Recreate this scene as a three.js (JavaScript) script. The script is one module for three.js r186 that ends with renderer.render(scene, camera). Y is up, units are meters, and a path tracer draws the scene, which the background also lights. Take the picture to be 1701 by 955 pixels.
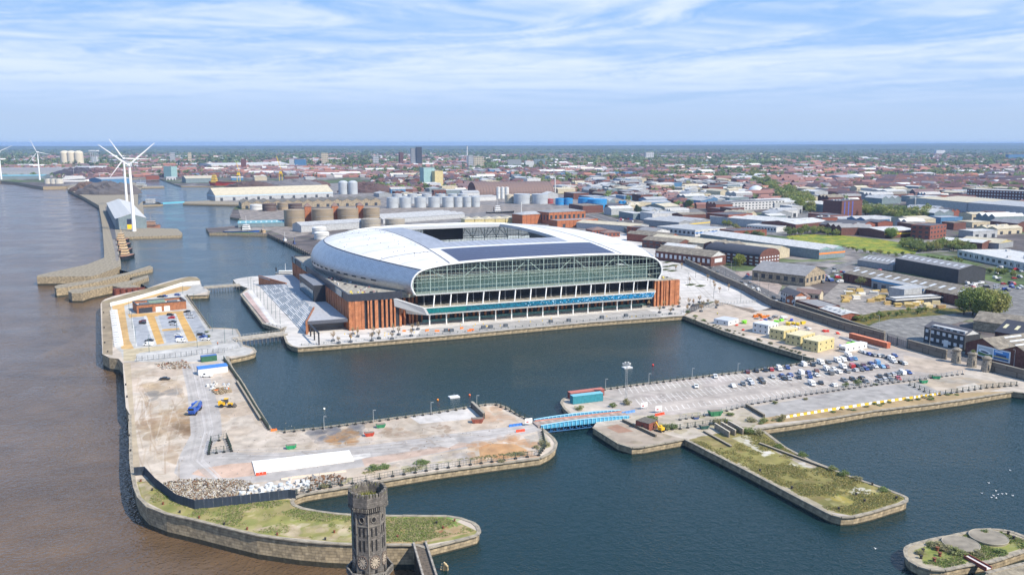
import * as THREE from 'three';
import { mergeGeometries, toCreasedNormals } from 'three/addons/utils/BufferGeometryUtils.js';
// ---------------------------------------------------------------- camera, sky, sun, exposure
const scene = new THREE.Scene();
const IMG_W = 1701, IMG_H = 955, FOCAL = 1440, HORIZON = 237, EYE = 108;
const PITCH = Math.atan((IMG_H / 2 - HORIZON) / FOCAL);
const camera = new THREE.PerspectiveCamera(2 * Math.atan(IMG_H / 2 / FOCAL) * 180 / Math.PI, IMG_W / IMG_H, 1, 120000);
camera.position.set(0, EYE, 0); camera.rotation.x = -PITCH;
const renderer = new THREE.WebGLRenderer({ antialias: true });
renderer.toneMapping = THREE.LinearToneMapping; renderer.toneMappingExposure = 1.36;
renderer.shadowMap.enabled = true;
const SUN = new THREE.Vector3(0.58, 0.70, 0.43).normalize();
const sun = new THREE.DirectionalLight(new THREE.Color().setRGB(1, 0.91, 0.78), 5.0);
sun.target.position.set(0, 0, -600); sun.position.copy(SUN).multiplyScalar(2000).add(sun.target.position);
sun.castShadow = true; sun.shadow.radius = 1; sun.shadow.mapSize.set(4096, 4096);
Object.assign(sun.shadow.camera, { left: -900, right: 900, top: 900, bottom: -900, near: 10, far: 6000 });
scene.add(sun, sun.target);
function mulberry(a) { return () => { a |= 0; a = a + 0x6D2B79F5 | 0; let t = Math.imul(a ^ a >>> 15, 1 | a); t = t + Math.imul(t ^ t >>> 7, 61 | t) ^ t; return ((t ^ t >>> 14) >>> 0) / 4294967296; }; }
const rnd = mulberry(7);
const R = (a, b) => a + (b - a) * rnd();
const pick = a => a[Math.floor(rnd() * a.length)];
// tileable value noise on a 256 lattice
const LAT = new Float32Array(65536); { const r = mulberry(3); for (let i = 0; i < 65536; i++) LAT[i] = r(); }
function vn(x, y, p = 256) {
  const xi = Math.floor(x), yi = Math.floor(y); let fx = x - xi, fy = y - yi; fx = fx * fx * (3 - 2 * fx); fy = fy * fy * (3 - 2 * fy);
  const a = ((xi % p) + p) % p, b = ((xi + 1) % p + p) % p, c = ((yi % p) + p) % p * 256, d = ((yi + 1) % p + p) % p * 256;
  return (LAT[c + a] * (1 - fx) + LAT[c + b] * fx) * (1 - fy) + (LAT[d + a] * (1 - fx) + LAT[d + b] * fx) * fy;
}
function fbm(x, y, o = 4, p = 256) { let s = 0, a = 0.5, n = 0; for (let i = 0; i < o; i++) { s += a * vn(x, y, p); n += a; x = x * 2 + 17.3 * (p === 256); y = y * 2 + 9.1 * (p === 256); a *= 0.5; p = Math.min(256, p * 2); } return s / n; }
const sstep = (a, b, x) => { x = Math.min(1, Math.max(0, (x - a) / (b - a))); return x * x * (3 - 2 * x); };
{ // the sky: blue air paling to the horizon, long thin bands of high cloud
  const W = 4096, Hh = 2048, d = new Float32Array(W * Hh * 4);
  for (let j = 0; j < Hh; j++) {
    const el = ((j + 0.5) / Hh - 0.5) * Math.PI, e = Math.max(0, el), dg = e * 57.3;
    const t = 1 - Math.exp(-dg / 6), t2 = 1 - Math.exp(-dg / 40);
    const t1 = 1 - Math.exp(-Math.max(0, dg - 1.5) / 4.5), r0 = 0.36 + (0.13 - 0.36) * t1 - 0.05 * t2, g0 = 0.48 + (0.38 - 0.48) * t1 - 0.16 * t2, b0 = 0.67 + (0.78 - 0.67) * t1 - 0.26 * t2;
    const py = 1 / (e + 0.11), fade = sstep(1.2, 5, dg) * (1 - 0.6 * sstep(9, 30, dg));
    for (let i = 0; i < W; i++) {
      const k = (j * W + i) * 4;
      if (el <= 0) { d[k] = 0.36; d[k + 1] = 0.48; d[k + 2] = 0.67; d[k + 3] = 1; continue; }
      if (dg > 30 && (i & 3)) { d[k] = d[k - 4]; d[k + 1] = d[k - 3]; d[k + 2] = d[k - 2]; d[k + 3] = 1; continue; }
      let u = (i + 0.5) / W, az = u * 2 * Math.PI, wrap = sstep(0.97, 1, u);
      const dens = (az) => {
        const q = py * 1.0 + 1.05 * az; // bands tilt a little
        const w = fbm(az * 3.2 + 5, q * 1.7 + 3, 3) - 0.5;
        const big = fbm(az * 2.2 + 11, q * 1.1 + 1.6 * w + 7, 4);
        const fine = fbm(az * 8 + 31 + w * 3, q * 4.6 + w * 5, 5);
        const wisps = fbm(az * 34 + 3 + w * 9, q * 17 + w * 14 + 2, 5);
        return sstep(0.36, 0.70, 0.50 * big + 0.34 * fine + 0.20 * wisps);
      };
      let c = dens(az); if (wrap > 0) c = c * (1 - wrap) + dens(az - 2 * Math.PI) * wrap;
      c *= fade * 0.9;
      const veil = 0.16 * sstep(0.5, 3.5, dg) * (1 - 0.6 * sstep(15, 50, dg)); c = veil + (1 - veil) * c;
      d[k] = r0 + (0.60 - r0) * c; d[k + 1] = g0 + (0.68 - g0) * c; d[k + 2] = b0 + (0.83 - b0) * c; d[k + 3] = 1;
    }
  }
  const sky = new THREE.DataTexture(d, W, Hh, THREE.RGBAFormat, THREE.FloatType);
  sky.mapping = THREE.EquirectangularReflectionMapping; sky.magFilter = sky.minFilter = THREE.LinearFilter; sky.needsUpdate = true;
  scene.background = sky; scene.environment = sky;
}
scene.fog = new THREE.FogExp2(new THREE.Color().setRGB(0.40, 0.62, 1.0), 0.00005);
// ---------------------------------------------------------------- helpers
const cp = Math.cos(PITCH), sp = Math.sin(PITCH);
/** the point at height h that a pixel of the photograph looks at */
function G(px, py, h = 0) {
  const a = (px - IMG_W / 2) / FOCAL, b = (IMG_H / 2 - py) / FOCAL, dy = b * cp - sp, t = (h - EYE) / dy;
  return new THREE.Vector3(a * t, h, (-b * sp - cp) * t);
}
const used = new Map();
function numbered(n) { const k = used.get(n) || 0; used.set(n, k + 1); return k ? n + '_' + String(k).padStart(3, '0') : n; }
function lightUp(o) { o.castShadow = true; o.receiveShadow = true; return o; }
function mesh(name, geo, mat, parent) { const m = lightUp(new THREE.Mesh(geo, mat)); m.name = parent ? name : numbered(name); (parent || scene).add(m); return m; }
function tag(o, label, category, group) { o.userData.label = label; o.userData.category = category; if (group) o.userData.group = group; return o; }
function thing(name, label, category, group, pos, turn = 0) { const g = new THREE.Group(); g.name = numbered(name); scene.add(g); if (pos) g.position.copy(pos); g.rotation.y = turn; return tag(g, label, category, group); }
function struct(name, geo, mat) { const m = mesh(name, geo, mat); m.userData.kind = 'structure'; return m; }
function copyOf(o, pos, turn, label) { const c = o.clone(); c.name = numbered(o.name.replace(/_\d{3}$/, '')); c.userData = { ...o.userData }; if (label) c.userData.label = label; scene.add(c); if (pos) c.position.copy(pos); if (turn !== undefined) c.rotation.y = turn; return c; }
const C = (r, g, b) => new THREE.Color().setRGB(r, g, b);
/** uv in metres from positions and face normals */
function uvm(geo, s = 1) {
  let g = geo.index ? geo.toNonIndexed() : geo; g.computeVertexNormals();
  const p = g.attributes.position, n = g.attributes.normal, uv = new Float32Array(p.count * 2);
  for (let i = 0; i < p.count; i++) {
    const x = p.getX(i), y = p.getY(i), z = p.getZ(i), ax = Math.abs(n.getX(i)), ay = Math.abs(n.getY(i)), az = Math.abs(n.getZ(i));
    if (ay > 0.55) { uv[2 * i] = x * s; uv[2 * i + 1] = z * s; } else if (ax > az) { uv[2 * i] = z * s; uv[2 * i + 1] = y * s; } else { uv[2 * i] = x * s; uv[2 * i + 1] = y * s; }
  }
  g.setAttribute('uv', new THREE.BufferAttribute(uv, 2)); return g;
}
function box(w, h, d, x = 0, y = 0, z = 0) { const g = new THREE.BoxGeometry(w, h, d); g.translate(x, y + h / 2, z); return g; } // y is its foot
function bar(a, b, r = 0.1, n = 6) { // round bar between two points
  const v = new THREE.Vector3().subVectors(b, a), g = new THREE.CylinderGeometry(r, r, v.length(), n, 1);
  g.applyQuaternion(new THREE.Quaternion().setFromUnitVectors(new THREE.Vector3(0, 1, 0), v.clone().normalize())); g.translate((a.x + b.x) / 2, (a.y + b.y) / 2, (a.z + b.z) / 2); return g;
}
function quadG(pts) { // polygon fan of Vector3
  const pos = []; for (let i = 1; i + 1 < pts.length; i++) for (const p of [pts[0], pts[i], pts[i + 1]]) pos.push(p.x, p.y, p.z);
  const g = new THREE.BufferGeometry(); g.setAttribute('position', new THREE.Float32BufferAttribute(pos, 3)); g.setAttribute('uv', new THREE.Float32BufferAttribute(new Float32Array(pos.length / 3 * 2), 2)); g.computeVertexNormals(); return g;
}
function triG(pos) { const g = new THREE.BufferGeometry(); g.setAttribute('position', new THREE.Float32BufferAttribute(pos, 3)); g.setAttribute('uv', new THREE.Float32BufferAttribute(new Float32Array(pos.length / 3 * 2), 2)); g.computeVertexNormals(); return g; }
const merge = gs => mergeGeometries(gs.map(g => { let q = g.index ? g.toNonIndexed() : g; for (const k of Object.keys(q.attributes)) if (!['position', 'normal', 'uv'].includes(k)) q.deleteAttribute(k); return q; }), false);
const V = (x, y, z) => new THREE.Vector3(x, y, z);
// ---------------------------------------------------------------- textures and materials
function dataTex(n, f, srgb = true, m = n) {
  const d = new Uint8Array(n * m * 4);
  for (let j = 0; j < m; j++) for (let i = 0; i < n; i++) { const c = f(i / n, j / m), k = (j * n + i) * 4; if (c.length) { d[k] = c[0]; d[k + 1] = c[1]; d[k + 2] = c[2]; } else d[k] = d[k + 1] = d[k + 2] = c; d[k + 3] = 255; }
  const t = new THREE.DataTexture(d, n, m); t.wrapS = t.wrapT = THREE.RepeatWrapping; t.magFilter = THREE.LinearFilter; t.minFilter = THREE.LinearMipmapLinearFilter; t.generateMipmaps = true; if (srgb) t.colorSpace = THREE.SRGBColorSpace; t.needsUpdate = true; return t;
}
const rep = (t, m) => { const c = t.clone(); c.repeat.set(1 / m, 1 / m); c.needsUpdate = true; return c; };
const T = {};
T.mottle = dataTex(512, (x, y) => 255 * Math.min(1, 0.84 + 0.18 * fbm(x * 8, y * 8, 6, 8)));
T.dirt = dataTex(512, (x, y) => { const a = fbm(x * 6, y * 6, 6, 6), b = fbm(x * 32 + 9, y * 32, 3, 32); const v = 0.52 + 0.5 * a + 0.2 * (b - 0.5); return 255 * Math.min(1, v); });
T.rib = dataTex(256, (x, y) => { const s = Math.abs((x * 16 % 1) - 0.5) * 2; return 255 * Math.min(1, (0.80 + 0.12 * s) + 0.22 * (fbm(x * 8, y * 8, 4, 8) - 0.5)); });
T.ribBump = dataTex(256, (x, y) => 255 * sstep(0.3, 0.7, Math.abs((x * 16 % 1) - 0.5) * 2), false);
T.brick = dataTex(512, (x, y) => {
  const row = Math.floor(y * 64), bx = x * 22 + (row % 2) * 0.5, col = ((Math.floor(bx) % 22) + 22) % 22, m = (y * 64 % 1) < 0.14 || (bx % 1) < 0.05;
  const v = m ? 0.86 : 0.70 + 0.30 * LAT[row * 256 + col], s = 0.75 + 0.4 * fbm(x * 5, y * 5, 5, 5); return 255 * Math.min(1, v * s);
});
T.stone = dataTex(512, (x, y) => {
  const row = Math.floor(y * 12), bx = x * 10 + LAT[row] * 0.8, m = (y * 12 % 1) < 0.10 || (bx % 1) < 0.05, col = ((Math.floor(bx) % 10) + 10) % 10;
  const v = m ? 0.66 : 0.8 + 0.2 * LAT[row * 256 + col + 40], s = 0.68 + 0.5 * fbm(x * 6, y * 6, 6, 6); return 255 * Math.min(1, v * s);
});
T.stoneBump = dataTex(512, (x, y) => { const row = Math.floor(y * 12), bx = x * 10 + LAT[row] * 0.8, m = (y * 12 % 1) < 0.10 || (bx % 1) < 0.05; return m ? 60 : 170 + 80 * fbm(x * 30, y * 30, 3, 30); }, false);
T.grass = dataTex(512, (x, y) => { const a = fbm(x * 7, y * 7, 6, 7), b = fbm(x * 40, y * 40, 3, 40); const k = sstep(0.35, 0.68, a); return [(150 + 70 * k) * (0.6 + 0.5 * b), (165 + 30 * k) * (0.62 + 0.48 * b), (70 + 40 * k) * (0.6 + 0.5 * b)]; });
T.gravel = dataTex(512, (x, y) => 255 * Math.min(1, 0.62 + 0.30 * fbm(x * 5, y * 5, 4, 5) + 0.30 * (vn(x * 128, y * 128, 128) - 0.4)));
T.wave = dataTex(1024, (x, y) => 255 * (0.6 * fbm(x * 16, y * 16, 5, 16) + 0.4 * fbm(x * 64, y * 64, 2, 64)), false);
T.noise = dataTex(512, (x, y) => 255 * fbm(x * 16, y * 16, 5, 16), false);
const matCache = new Map();
function M(r, g, b, o = {}) {
  const key = [r, g, b, o.tex, o.m, o.rough, o.metal, o.bump, o.bs].join();
  if (matCache.has(key)) return matCache.get(key);
  const p = { color: C(r, g, b), roughness: o.rough ?? 0.8, metalness: o.metal ?? 0 };
  if (o.tex) p.map = rep2(o.tex, o.m || 8);
  if (o.bump) { p.bumpMap = rep2(o.bump, o.m || 8); p.bumpScale = o.bs ?? 0.05; }
  const m = new THREE.MeshStandardMaterial(p); matCache.set(key, m); return m;
}
const repCache = new Map();
function rep2(n, m) { const k = n + m; if (!repCache.has(k)) repCache.set(k, rep(T[n], m)); return repCache.get(k); }
const concrete = (v = 0.4, w = 1, b = 0.92) => M(v * w, v * 0.97, v * b, { tex: 'dirt', m: 14 });
const steel = (r, g, b) => M(r, g, b, { tex: 'mottle', m: 6, rough: 0.55 });
const cladding = (r, g, b) => M(r, g, b, { tex: 'rib', m: 12, rough: 0.55 });
const brickM = (r, g, b) => M(r, g, b, { tex: 'brick', m: 6, rough: 0.9 });
const glassDark = new THREE.MeshPhysicalMaterial({ color: C(0.02, 0.03, 0.035), roughness: 0.08, metalness: 0, ior: 1.5 });
const glassBlue = new THREE.MeshPhysicalMaterial({ color: C(0.05, 0.12, 0.16), roughness: 0.1, ior: 1.5 });
const rubber = M(0.02, 0.02, 0.022, { rough: 0.9 });
// ---------------------------------------------------------------- the setting: water, quays, ground
const DOCK = -2.8, RIVER = -7.2;
function flat(pts, y, uvf) { // horizontal polygon from Vector3s
  const c = pts.map(p => new THREE.Vector2(p.x, p.z)), cw = THREE.ShapeUtils.isClockWise(c); if (!cw) { c.reverse(); }
  const tri = THREE.ShapeUtils.triangulateShape(c, []), pos = [], uv = [];
  for (const t of tri) for (const i of t) { pos.push(c[i].x, y, c[i].y); const q = uvf ? uvf(c[i].x, c[i].y) : [c[i].x, c[i].y]; uv.push(q[0], q[1]); }
  const g = new THREE.BufferGeometry(); g.setAttribute('position', new THREE.Float32BufferAttribute(pos, 3)); g.setAttribute('uv', new THREE.Float32BufferAttribute(uv, 2)); g.computeVertexNormals();
  if (g.attributes.normal.getY(0) < 0) { const p = g.attributes.position.array, u = g.attributes.uv.array; for (let i = 0; i < p.length; i += 9) { for (let k = 0; k < 3; k++) [p[i + 3 + k], p[i + 6 + k]] = [p[i + 6 + k], p[i + 3 + k]]; const j = i / 3 * 2; for (let k = 0; k < 2; k++) [u[j + 2 + k], u[j + 4 + k]] = [u[j + 4 + k], u[j + 2 + k]]; } g.computeVertexNormals(); }
  return g;
}
function skirt(pts, y0, y1, open = 0) { // walls round a polygon, uv in metres
  const pos = [], uv = []; let s = 0; const n = pts.length, area = THREE.ShapeUtils.area(pts.map(p => new THREE.Vector2(p.x, p.z))) > 0;
  for (let i = 0; i < n - open; i++) {
    const a = pts[i], b = pts[(i + 1) % n], l = a.distanceTo(b), q = [[a.x, y0, a.z, s, y0], [b.x, y0, b.z, s + l, y0], [b.x, y1, b.z, s + l, y1], [a.x, y1, a.z, s, y1]]; s += l;
    for (const k of area ? [0, 2, 1, 0, 3, 2] : [0, 1, 2, 0, 2, 3]) { pos.push(q[k][0], q[k][1], q[k][2]); uv.push(q[k][3], q[k][4]); }
  }
  const g = new THREE.BufferGeometry(); g.setAttribute('position', new THREE.Float32BufferAttribute(pos, 3)); g.setAttribute('uv', new THREE.Float32BufferAttribute(uv, 2)); g.computeVertexNormals(); return g;
}
function smooth(px, n = 2) { // Chaikin on selected outlines
  let p = px; for (let k = 0; k < n; k++) { const q = []; for (let i = 0; i < p.length; i++) { const a = p[i], b = p[(i + 1) % p.length]; q.push([a[0] * .75 + b[0] * .25, a[1] * .75 + b[1] * .25], [a[0] * .25 + b[0] * .75, a[1] * .25 + b[1] * .75]); } p = q; } return p;
}
const lin = v => v <= 0.04045 ? v / 12.92 : Math.pow((v + 0.055) / 1.055, 2.4), unlin = v => v <= 0.0031308 ? v * 12.92 : 1.055 * Math.pow(v, 1 / 2.4) - 0.055;
const AL = Array.from({ length: 256 }, (_, i) => lin(i / 255) / 1.5); // base colour of a surface that the photo shows in the sun with this value
/** a world-mapped ground painting: dirt, gravel, concrete, grass and paint lying on a quay */
class Ground {
  constructor(x0, z0, x1, z1, n = 2048) { Object.assign(this, { x0, z0, x1, z1, n }); this.cv = document.createElement('canvas'); this.cv.width = this.cv.height = n; this.c = this.cv.getContext('2d'); }
  at(p) { const v = p.isVector3 ? p : G(p[0], p[1]); return [(v.x - this.x0) / (this.x1 - this.x0) * this.n, (v.z - this.z0) / (this.z1 - this.z0) * this.n]; }
  m(r) { return r / (this.x1 - this.x0) * this.n; }
  fill(css) { this.c.fillStyle = css; this.c.fillRect(0, 0, this.n, this.n); }
  poly(pts, css, alpha = 1, rough = 0) { const c = this.c; c.globalAlpha = alpha; c.fillStyle = css; c.beginPath(); pts.forEach((p, i) => { let [x, y] = this.at(p); if (rough) { x += this.m(R(-rough, rough)); y += this.m(R(-rough, rough)); } i ? c.lineTo(x, y) : c.moveTo(x, y); }); c.closePath(); c.fill(); c.globalAlpha = 1; }
  line(pts, css, w, alpha = 1) { const c = this.c; c.globalAlpha = alpha; c.strokeStyle = css; c.lineWidth = this.m(w); c.lineJoin = c.lineCap = 'round'; c.beginPath(); pts.forEach((p, i) => { const [x, y] = this.at(p); i ? c.lineTo(x, y) : c.moveTo(x, y); }); c.stroke(); c.globalAlpha = 1; }
  blots(p, spread, size, n, css, alpha = 0.25) { const c = this.c, [x, y] = this.at(p); c.fillStyle = css; for (let i = 0; i < n; i++) { const a = R(0, 6.28), d = this.m(spread) * Math.sqrt(rnd()), r = this.m(size * R(0.3, 1.2)); c.globalAlpha = alpha * R(0.4, 1); c.beginPath(); c.ellipse(x + Math.cos(a) * d, y + Math.sin(a) * d, r * R(0.5, 1.3), r * R(0.4, 1), a, 0, 6.3); c.fill(); } c.globalAlpha = 1; }
  scatter(pts, n, size, cols, alpha = 0.3) { // random patches inside a polygon
    const q = pts.map(p => this.at(p)), xs = q.map(p => p[0]), ys = q.map(p => p[1]), c = this.c; const a0 = Math.min(...xs), a1 = Math.max(...xs), b0 = Math.min(...ys), b1 = Math.max(...ys);
    c.save(); c.beginPath(); q.forEach((p, i) => i ? c.lineTo(p[0], p[1]) : c.moveTo(p[0], p[1])); c.closePath(); c.clip();
    for (let i = 0; i < n; i++) { c.globalAlpha = alpha * R(0.3, 1); c.fillStyle = pick(cols); const r = this.m(size * R(0.15, 1.2) ** 1.5); c.beginPath(); c.ellipse(R(a0, a1), R(b0, b1), r * R(0.5, 1.5), r * R(0.4, 1), R(0, 3.14), 0, 6.3); c.fill(); }
    c.restore(); c.globalAlpha = 1;
  }
  material() {
    const n = this.n, d = this.c.getImageData(0, 0, n, n).data, o = new Uint8Array(n * n * 4), k1 = (this.x1 - this.x0) / n;
    const tab = new Uint8Array(4096); for (let i = 0; i < 4096; i++) tab[i] = Math.round(255 * unlin(i / 4095));
    const tile = new Float32Array(512 * 512); for (let j = 0; j < 512; j++) for (let i = 0; i < 512; i++) tile[j * 512 + i] = fbm(i / 512 * 32, j / 512 * 32, 4, 32);
    for (let j = 0; j < n; j++) for (let i = 0; i < n; i++) {
      const k = (j * n + i) * 4, f = tile[(j & 511) * 512 + (i & 511)], h = tile[((j >> 3) + 77 & 511) * 512 + ((i >> 3) + 190 & 511)], s = 1.0 + 0.62 * (f - 0.5) + 0.42 * (h - 0.5);
      for (let q = 0; q < 3; q++) o[k + q] = tab[Math.max(0, Math.min(4095, AL[d[k + q]] * s * 4095 | 0))]; o[k + 3] = 255;
    }
    const t = new THREE.DataTexture(o, n, n); t.magFilter = THREE.LinearFilter; t.minFilter = THREE.LinearMipmapLinearFilter; t.generateMipmaps = true; t.colorSpace = THREE.SRGBColorSpace; t.needsUpdate = true;
    return new THREE.MeshStandardMaterial({ map: t, roughness: 0.95, bumpMap: rep2('noise', 3), bumpScale: 0.0 });
  }
  uv() { return (x, z) => [(x - this.x0) / (this.x1 - this.x0), (z - this.z0) / (this.z1 - this.z0)]; }
}
const quayWall = M(0.46, 0.37, 0.24, { tex: 'stone', m: 10, bump: 'stoneBump', bs: 0.06, rough: 0.95 });
const copingMat = M(0.50, 0.44, 0.34, { tex: 'dirt', m: 7, rough: 0.9 }), copingMat2 = M(0.42, 0.37, 0.29, { tex: 'dirt', m: 9, rough: 0.9 });
const weedMat = M(0.075, 0.07, 0.045, { tex: 'dirt', m: 5, rough: 0.7 });
function grown(p, d) { const n = p.length, s = THREE.ShapeUtils.area(p.map(v => new THREE.Vector2(v.x, v.z))) > 0 ? 1 : -1; return p.map((v, i) => { const a = p[(i + n - 1) % n], b = p[(i + 1) % n], t = b.clone().sub(a).setY(0).normalize(); return V(v.x + s * t.z * d, v.y, v.z - s * t.x * d); }); }
function quay(name, px, foot, ground, topY = 0, wall = quayWall) {
  const pts = px.map(p => { const g = G(p[0], p[1], topY); return g; });
  const top = struct(name, flat(pts, topY, ground.uv ? ground.uv() : undefined), ground.uv ? (ground.mat ||= ground.material()) : ground);
  mesh('quay_wall', skirt(pts, foot, topY), wall, top); if (name !== 'west_quay') mesh('weed_band', skirt(grown(pts, 0.05), foot, DOCK + 0.45), weedMat, top); return top;
}
const copeBox = uvm(box(1, 0.34, 1.15));
function coping(top, px, topY = 0, step = 4.2) { // dressed edge stones along an outline, each a stone
  let i = 0; for (let k = 0; k + 1 < px.length; k++) {
    const a = G(...px[k], topY), b = G(...px[k + 1], topY), l = a.distanceTo(b), n = Math.max(1, Math.round(l / step)), d = b.clone().sub(a).normalize(), turn = Math.atan2(-d.z, d.x);
    for (let j = 0; j < n; j++, i++) { const m = mesh('coping_stone', copeBox, i % 3 ? copingMat : copingMat2, top); m.position.lerpVectors(a, b, (j + 0.5) / n); m.position.y = topY - 0.2 + R(0, 0.05); m.rotation.y = turn + R(-0.01, 0.01); m.scale.set(l / n - 0.07, 1, R(0.9, 1.1)); }
  }
}
// -- water
T.gust = dataTex(512, (x, y) => { const v = fbm(x * 4, y * 7, 5, 8); return [255, 255 * (0.25 + 0.75 * sstep(0.36, 0.62, v)), 0]; }, false);
function water(col, bs, rough, m) { return new THREE.MeshPhysicalMaterial({ color: col, roughness: rough, ior: 1.33, specularIntensity: 0.78, bumpMap: rep(T.wave, m), bumpScale: bs, roughnessMap: rep(T.gust, 230) }); }
{
  const far = 20000;
  const riverTex = dataTex(1024, (x, y) => { const a = fbm(x * 5, y * 9, 6, 8), b = fbm(x * 20, y * 40, 4, 40), k = 0.86 + 0.30 * (a - 0.5) + 0.22 * (b - 0.5); return [255 * Math.min(1, k), 255 * Math.min(1, k * 0.995), 255 * Math.min(1, k * 0.98)]; });
  const rm = water(C(0.15, 0.099, 0.060), 0.5, 0.2, 48); rm.map = rep(riverTex, 420); rm.map.repeat.set(1 / 260, 1 / 420);
  struct('river', flat([V(-far, 0, 3000), V(3000, 0, 3000), V(3000, 0, -3000), V(-far, 0, -3000)].map(p => p), RIVER), rm);
  struct('river_mouth', flat([V(-far, 0, -3000.2), V(-600, 0, -3000.2), V(-600, 0, -12000), V(-far, 0, -12000)], RIVER), rm);
  const edge = [[694, 906], [735, 1000], [760, 1400], [4000, 1400], [3400, 560], [700, 330], [520, 285], [230, 292], [190, 316], [180, 345], [183, 380], [185, 430], [182, 445], [215, 452], [216, 462], [250, 481], [290, 490], [200, 520], [190, 585], [212, 620], [228, 760], [250, 840], [500, 890], [600, 897]];
  struct('dock_water', flat(edge.map(p => G(p[0], p[1], DOCK)), DOCK), water(C(0.008, 0.026, 0.029), 0.24, 0.15, 26));
}
// -- big ground sheet to the horizon
const cityTex = dataTex(1024, (x, y) => { const a = fbm(x * 9, y * 9, 6, 9), b = fbm(x * 60, y * 60, 3, 60), c = fbm(x * 14 + 5, y * 14 + 2, 4, 14); const g = sstep(0.54, 0.62, a); const s = 0.65 + 0.7 * (b - 0.2); let r = [98, 90, 88], q = [80, 98, 50]; if (c > 0.62) r = [140, 134, 130]; return [0, 1, 2].map(i => Math.min(255, (r[i] * (1 - g) + q[i] * g) * s)); });
const groundMat = new THREE.MeshStandardMaterial({ map: rep(cityTex, 900), roughness: 0.95 });
const shore = [[-900, 296], [-300, 298.5], [0, 300.4], [22, 302], [55, 308], [70, 310], [108, 309], [150, 303], [228, 296], [262, 296], [290, 306], [300, 309], [354, 309], [352, 331], [342, 336], [399, 338.5], [387, 346], [381, 360.7], [397, 363], [394, 375], [341, 379], [347, 387], [377, 387], [444, 389], [468, 400], [498, 415], [519, 424], [515, 440], [487, 455], [480, 500], [700, 540], [1150, 520], [1440, 612], [1560, 600], [1685, 645], [1701, 650], [1800, 668], [2400, 790]];
{
  const p = shore.map(q => G(q[0], q[1], -0.12)); p.push(V(1500, 0, 500), V(20000, 0, 500), V(20000, 0, -25500), V(-18500, 0, -25500), V(-16000, 0, -12000), V(-4000, 0, -5200));
  const g = struct('ground', flat(p, -0.12), groundMat); mesh('quay_wall', skirt(p, -9, -0.12), quayWall, g);
}
// ---------------------------------------------------------------- the quays
const A_RIVER = [[168, 501], [166, 505], [167, 540], [169, 588], [180, 594], [196, 596], [203, 604], [206, 650], [208, 677], [215, 689], [215, 703], [217, 770], [220, 790], [223, 808], [230, 826], [245, 841.6], [275, 853], [324, 864], [377, 877], [426, 888.6], [494, 898], [539, 902], [586, 904], [644, 905], [690, 905]];
const A_SOUTH = [[690, 905], [708, 911], [779, 893], [792, 889], [796, 883], [793, 875], [786, 869], [764, 861], [742, 857.5], [644, 857], [587, 856], [553, 853], [523, 849], [500, 844.5], [487, 839], [484, 833], [489, 827], [505, 821], [527, 817], [583, 808], [652, 796], [726, 784], [817, 771.5], [897, 761], [913, 753], [922, 745], [924, 736], [919, 728], [904, 715]];
const A_NORTH = [[904, 715], [884, 699], [860, 690], [842, 677], [826, 671], [806, 671.5], [784, 675], [716, 686], [616, 699.5], [536, 710], [469, 716.5], [449.7, 715]];
const A_EAST = [[449.7, 715], [426, 677], [403, 638], [385, 612], [375.7, 592], [382, 596], [411, 590], [421, 587], [424, 584], [419.6, 578], [401, 573]];
const A_CHAN = [[401, 573], [397, 556], [392, 547], [373, 545.5], [347, 545], [306.6, 491.3], [345, 490], [347, 483], [334, 475], [331, 464], [326, 460], [313, 459.5], [300, 461.5], [265, 471], [240, 480], [205, 487.5], [185, 492.5], [173, 497], [168, 501]];
const ga = new Ground(-335, -705, 40, -215, 2048);
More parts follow.
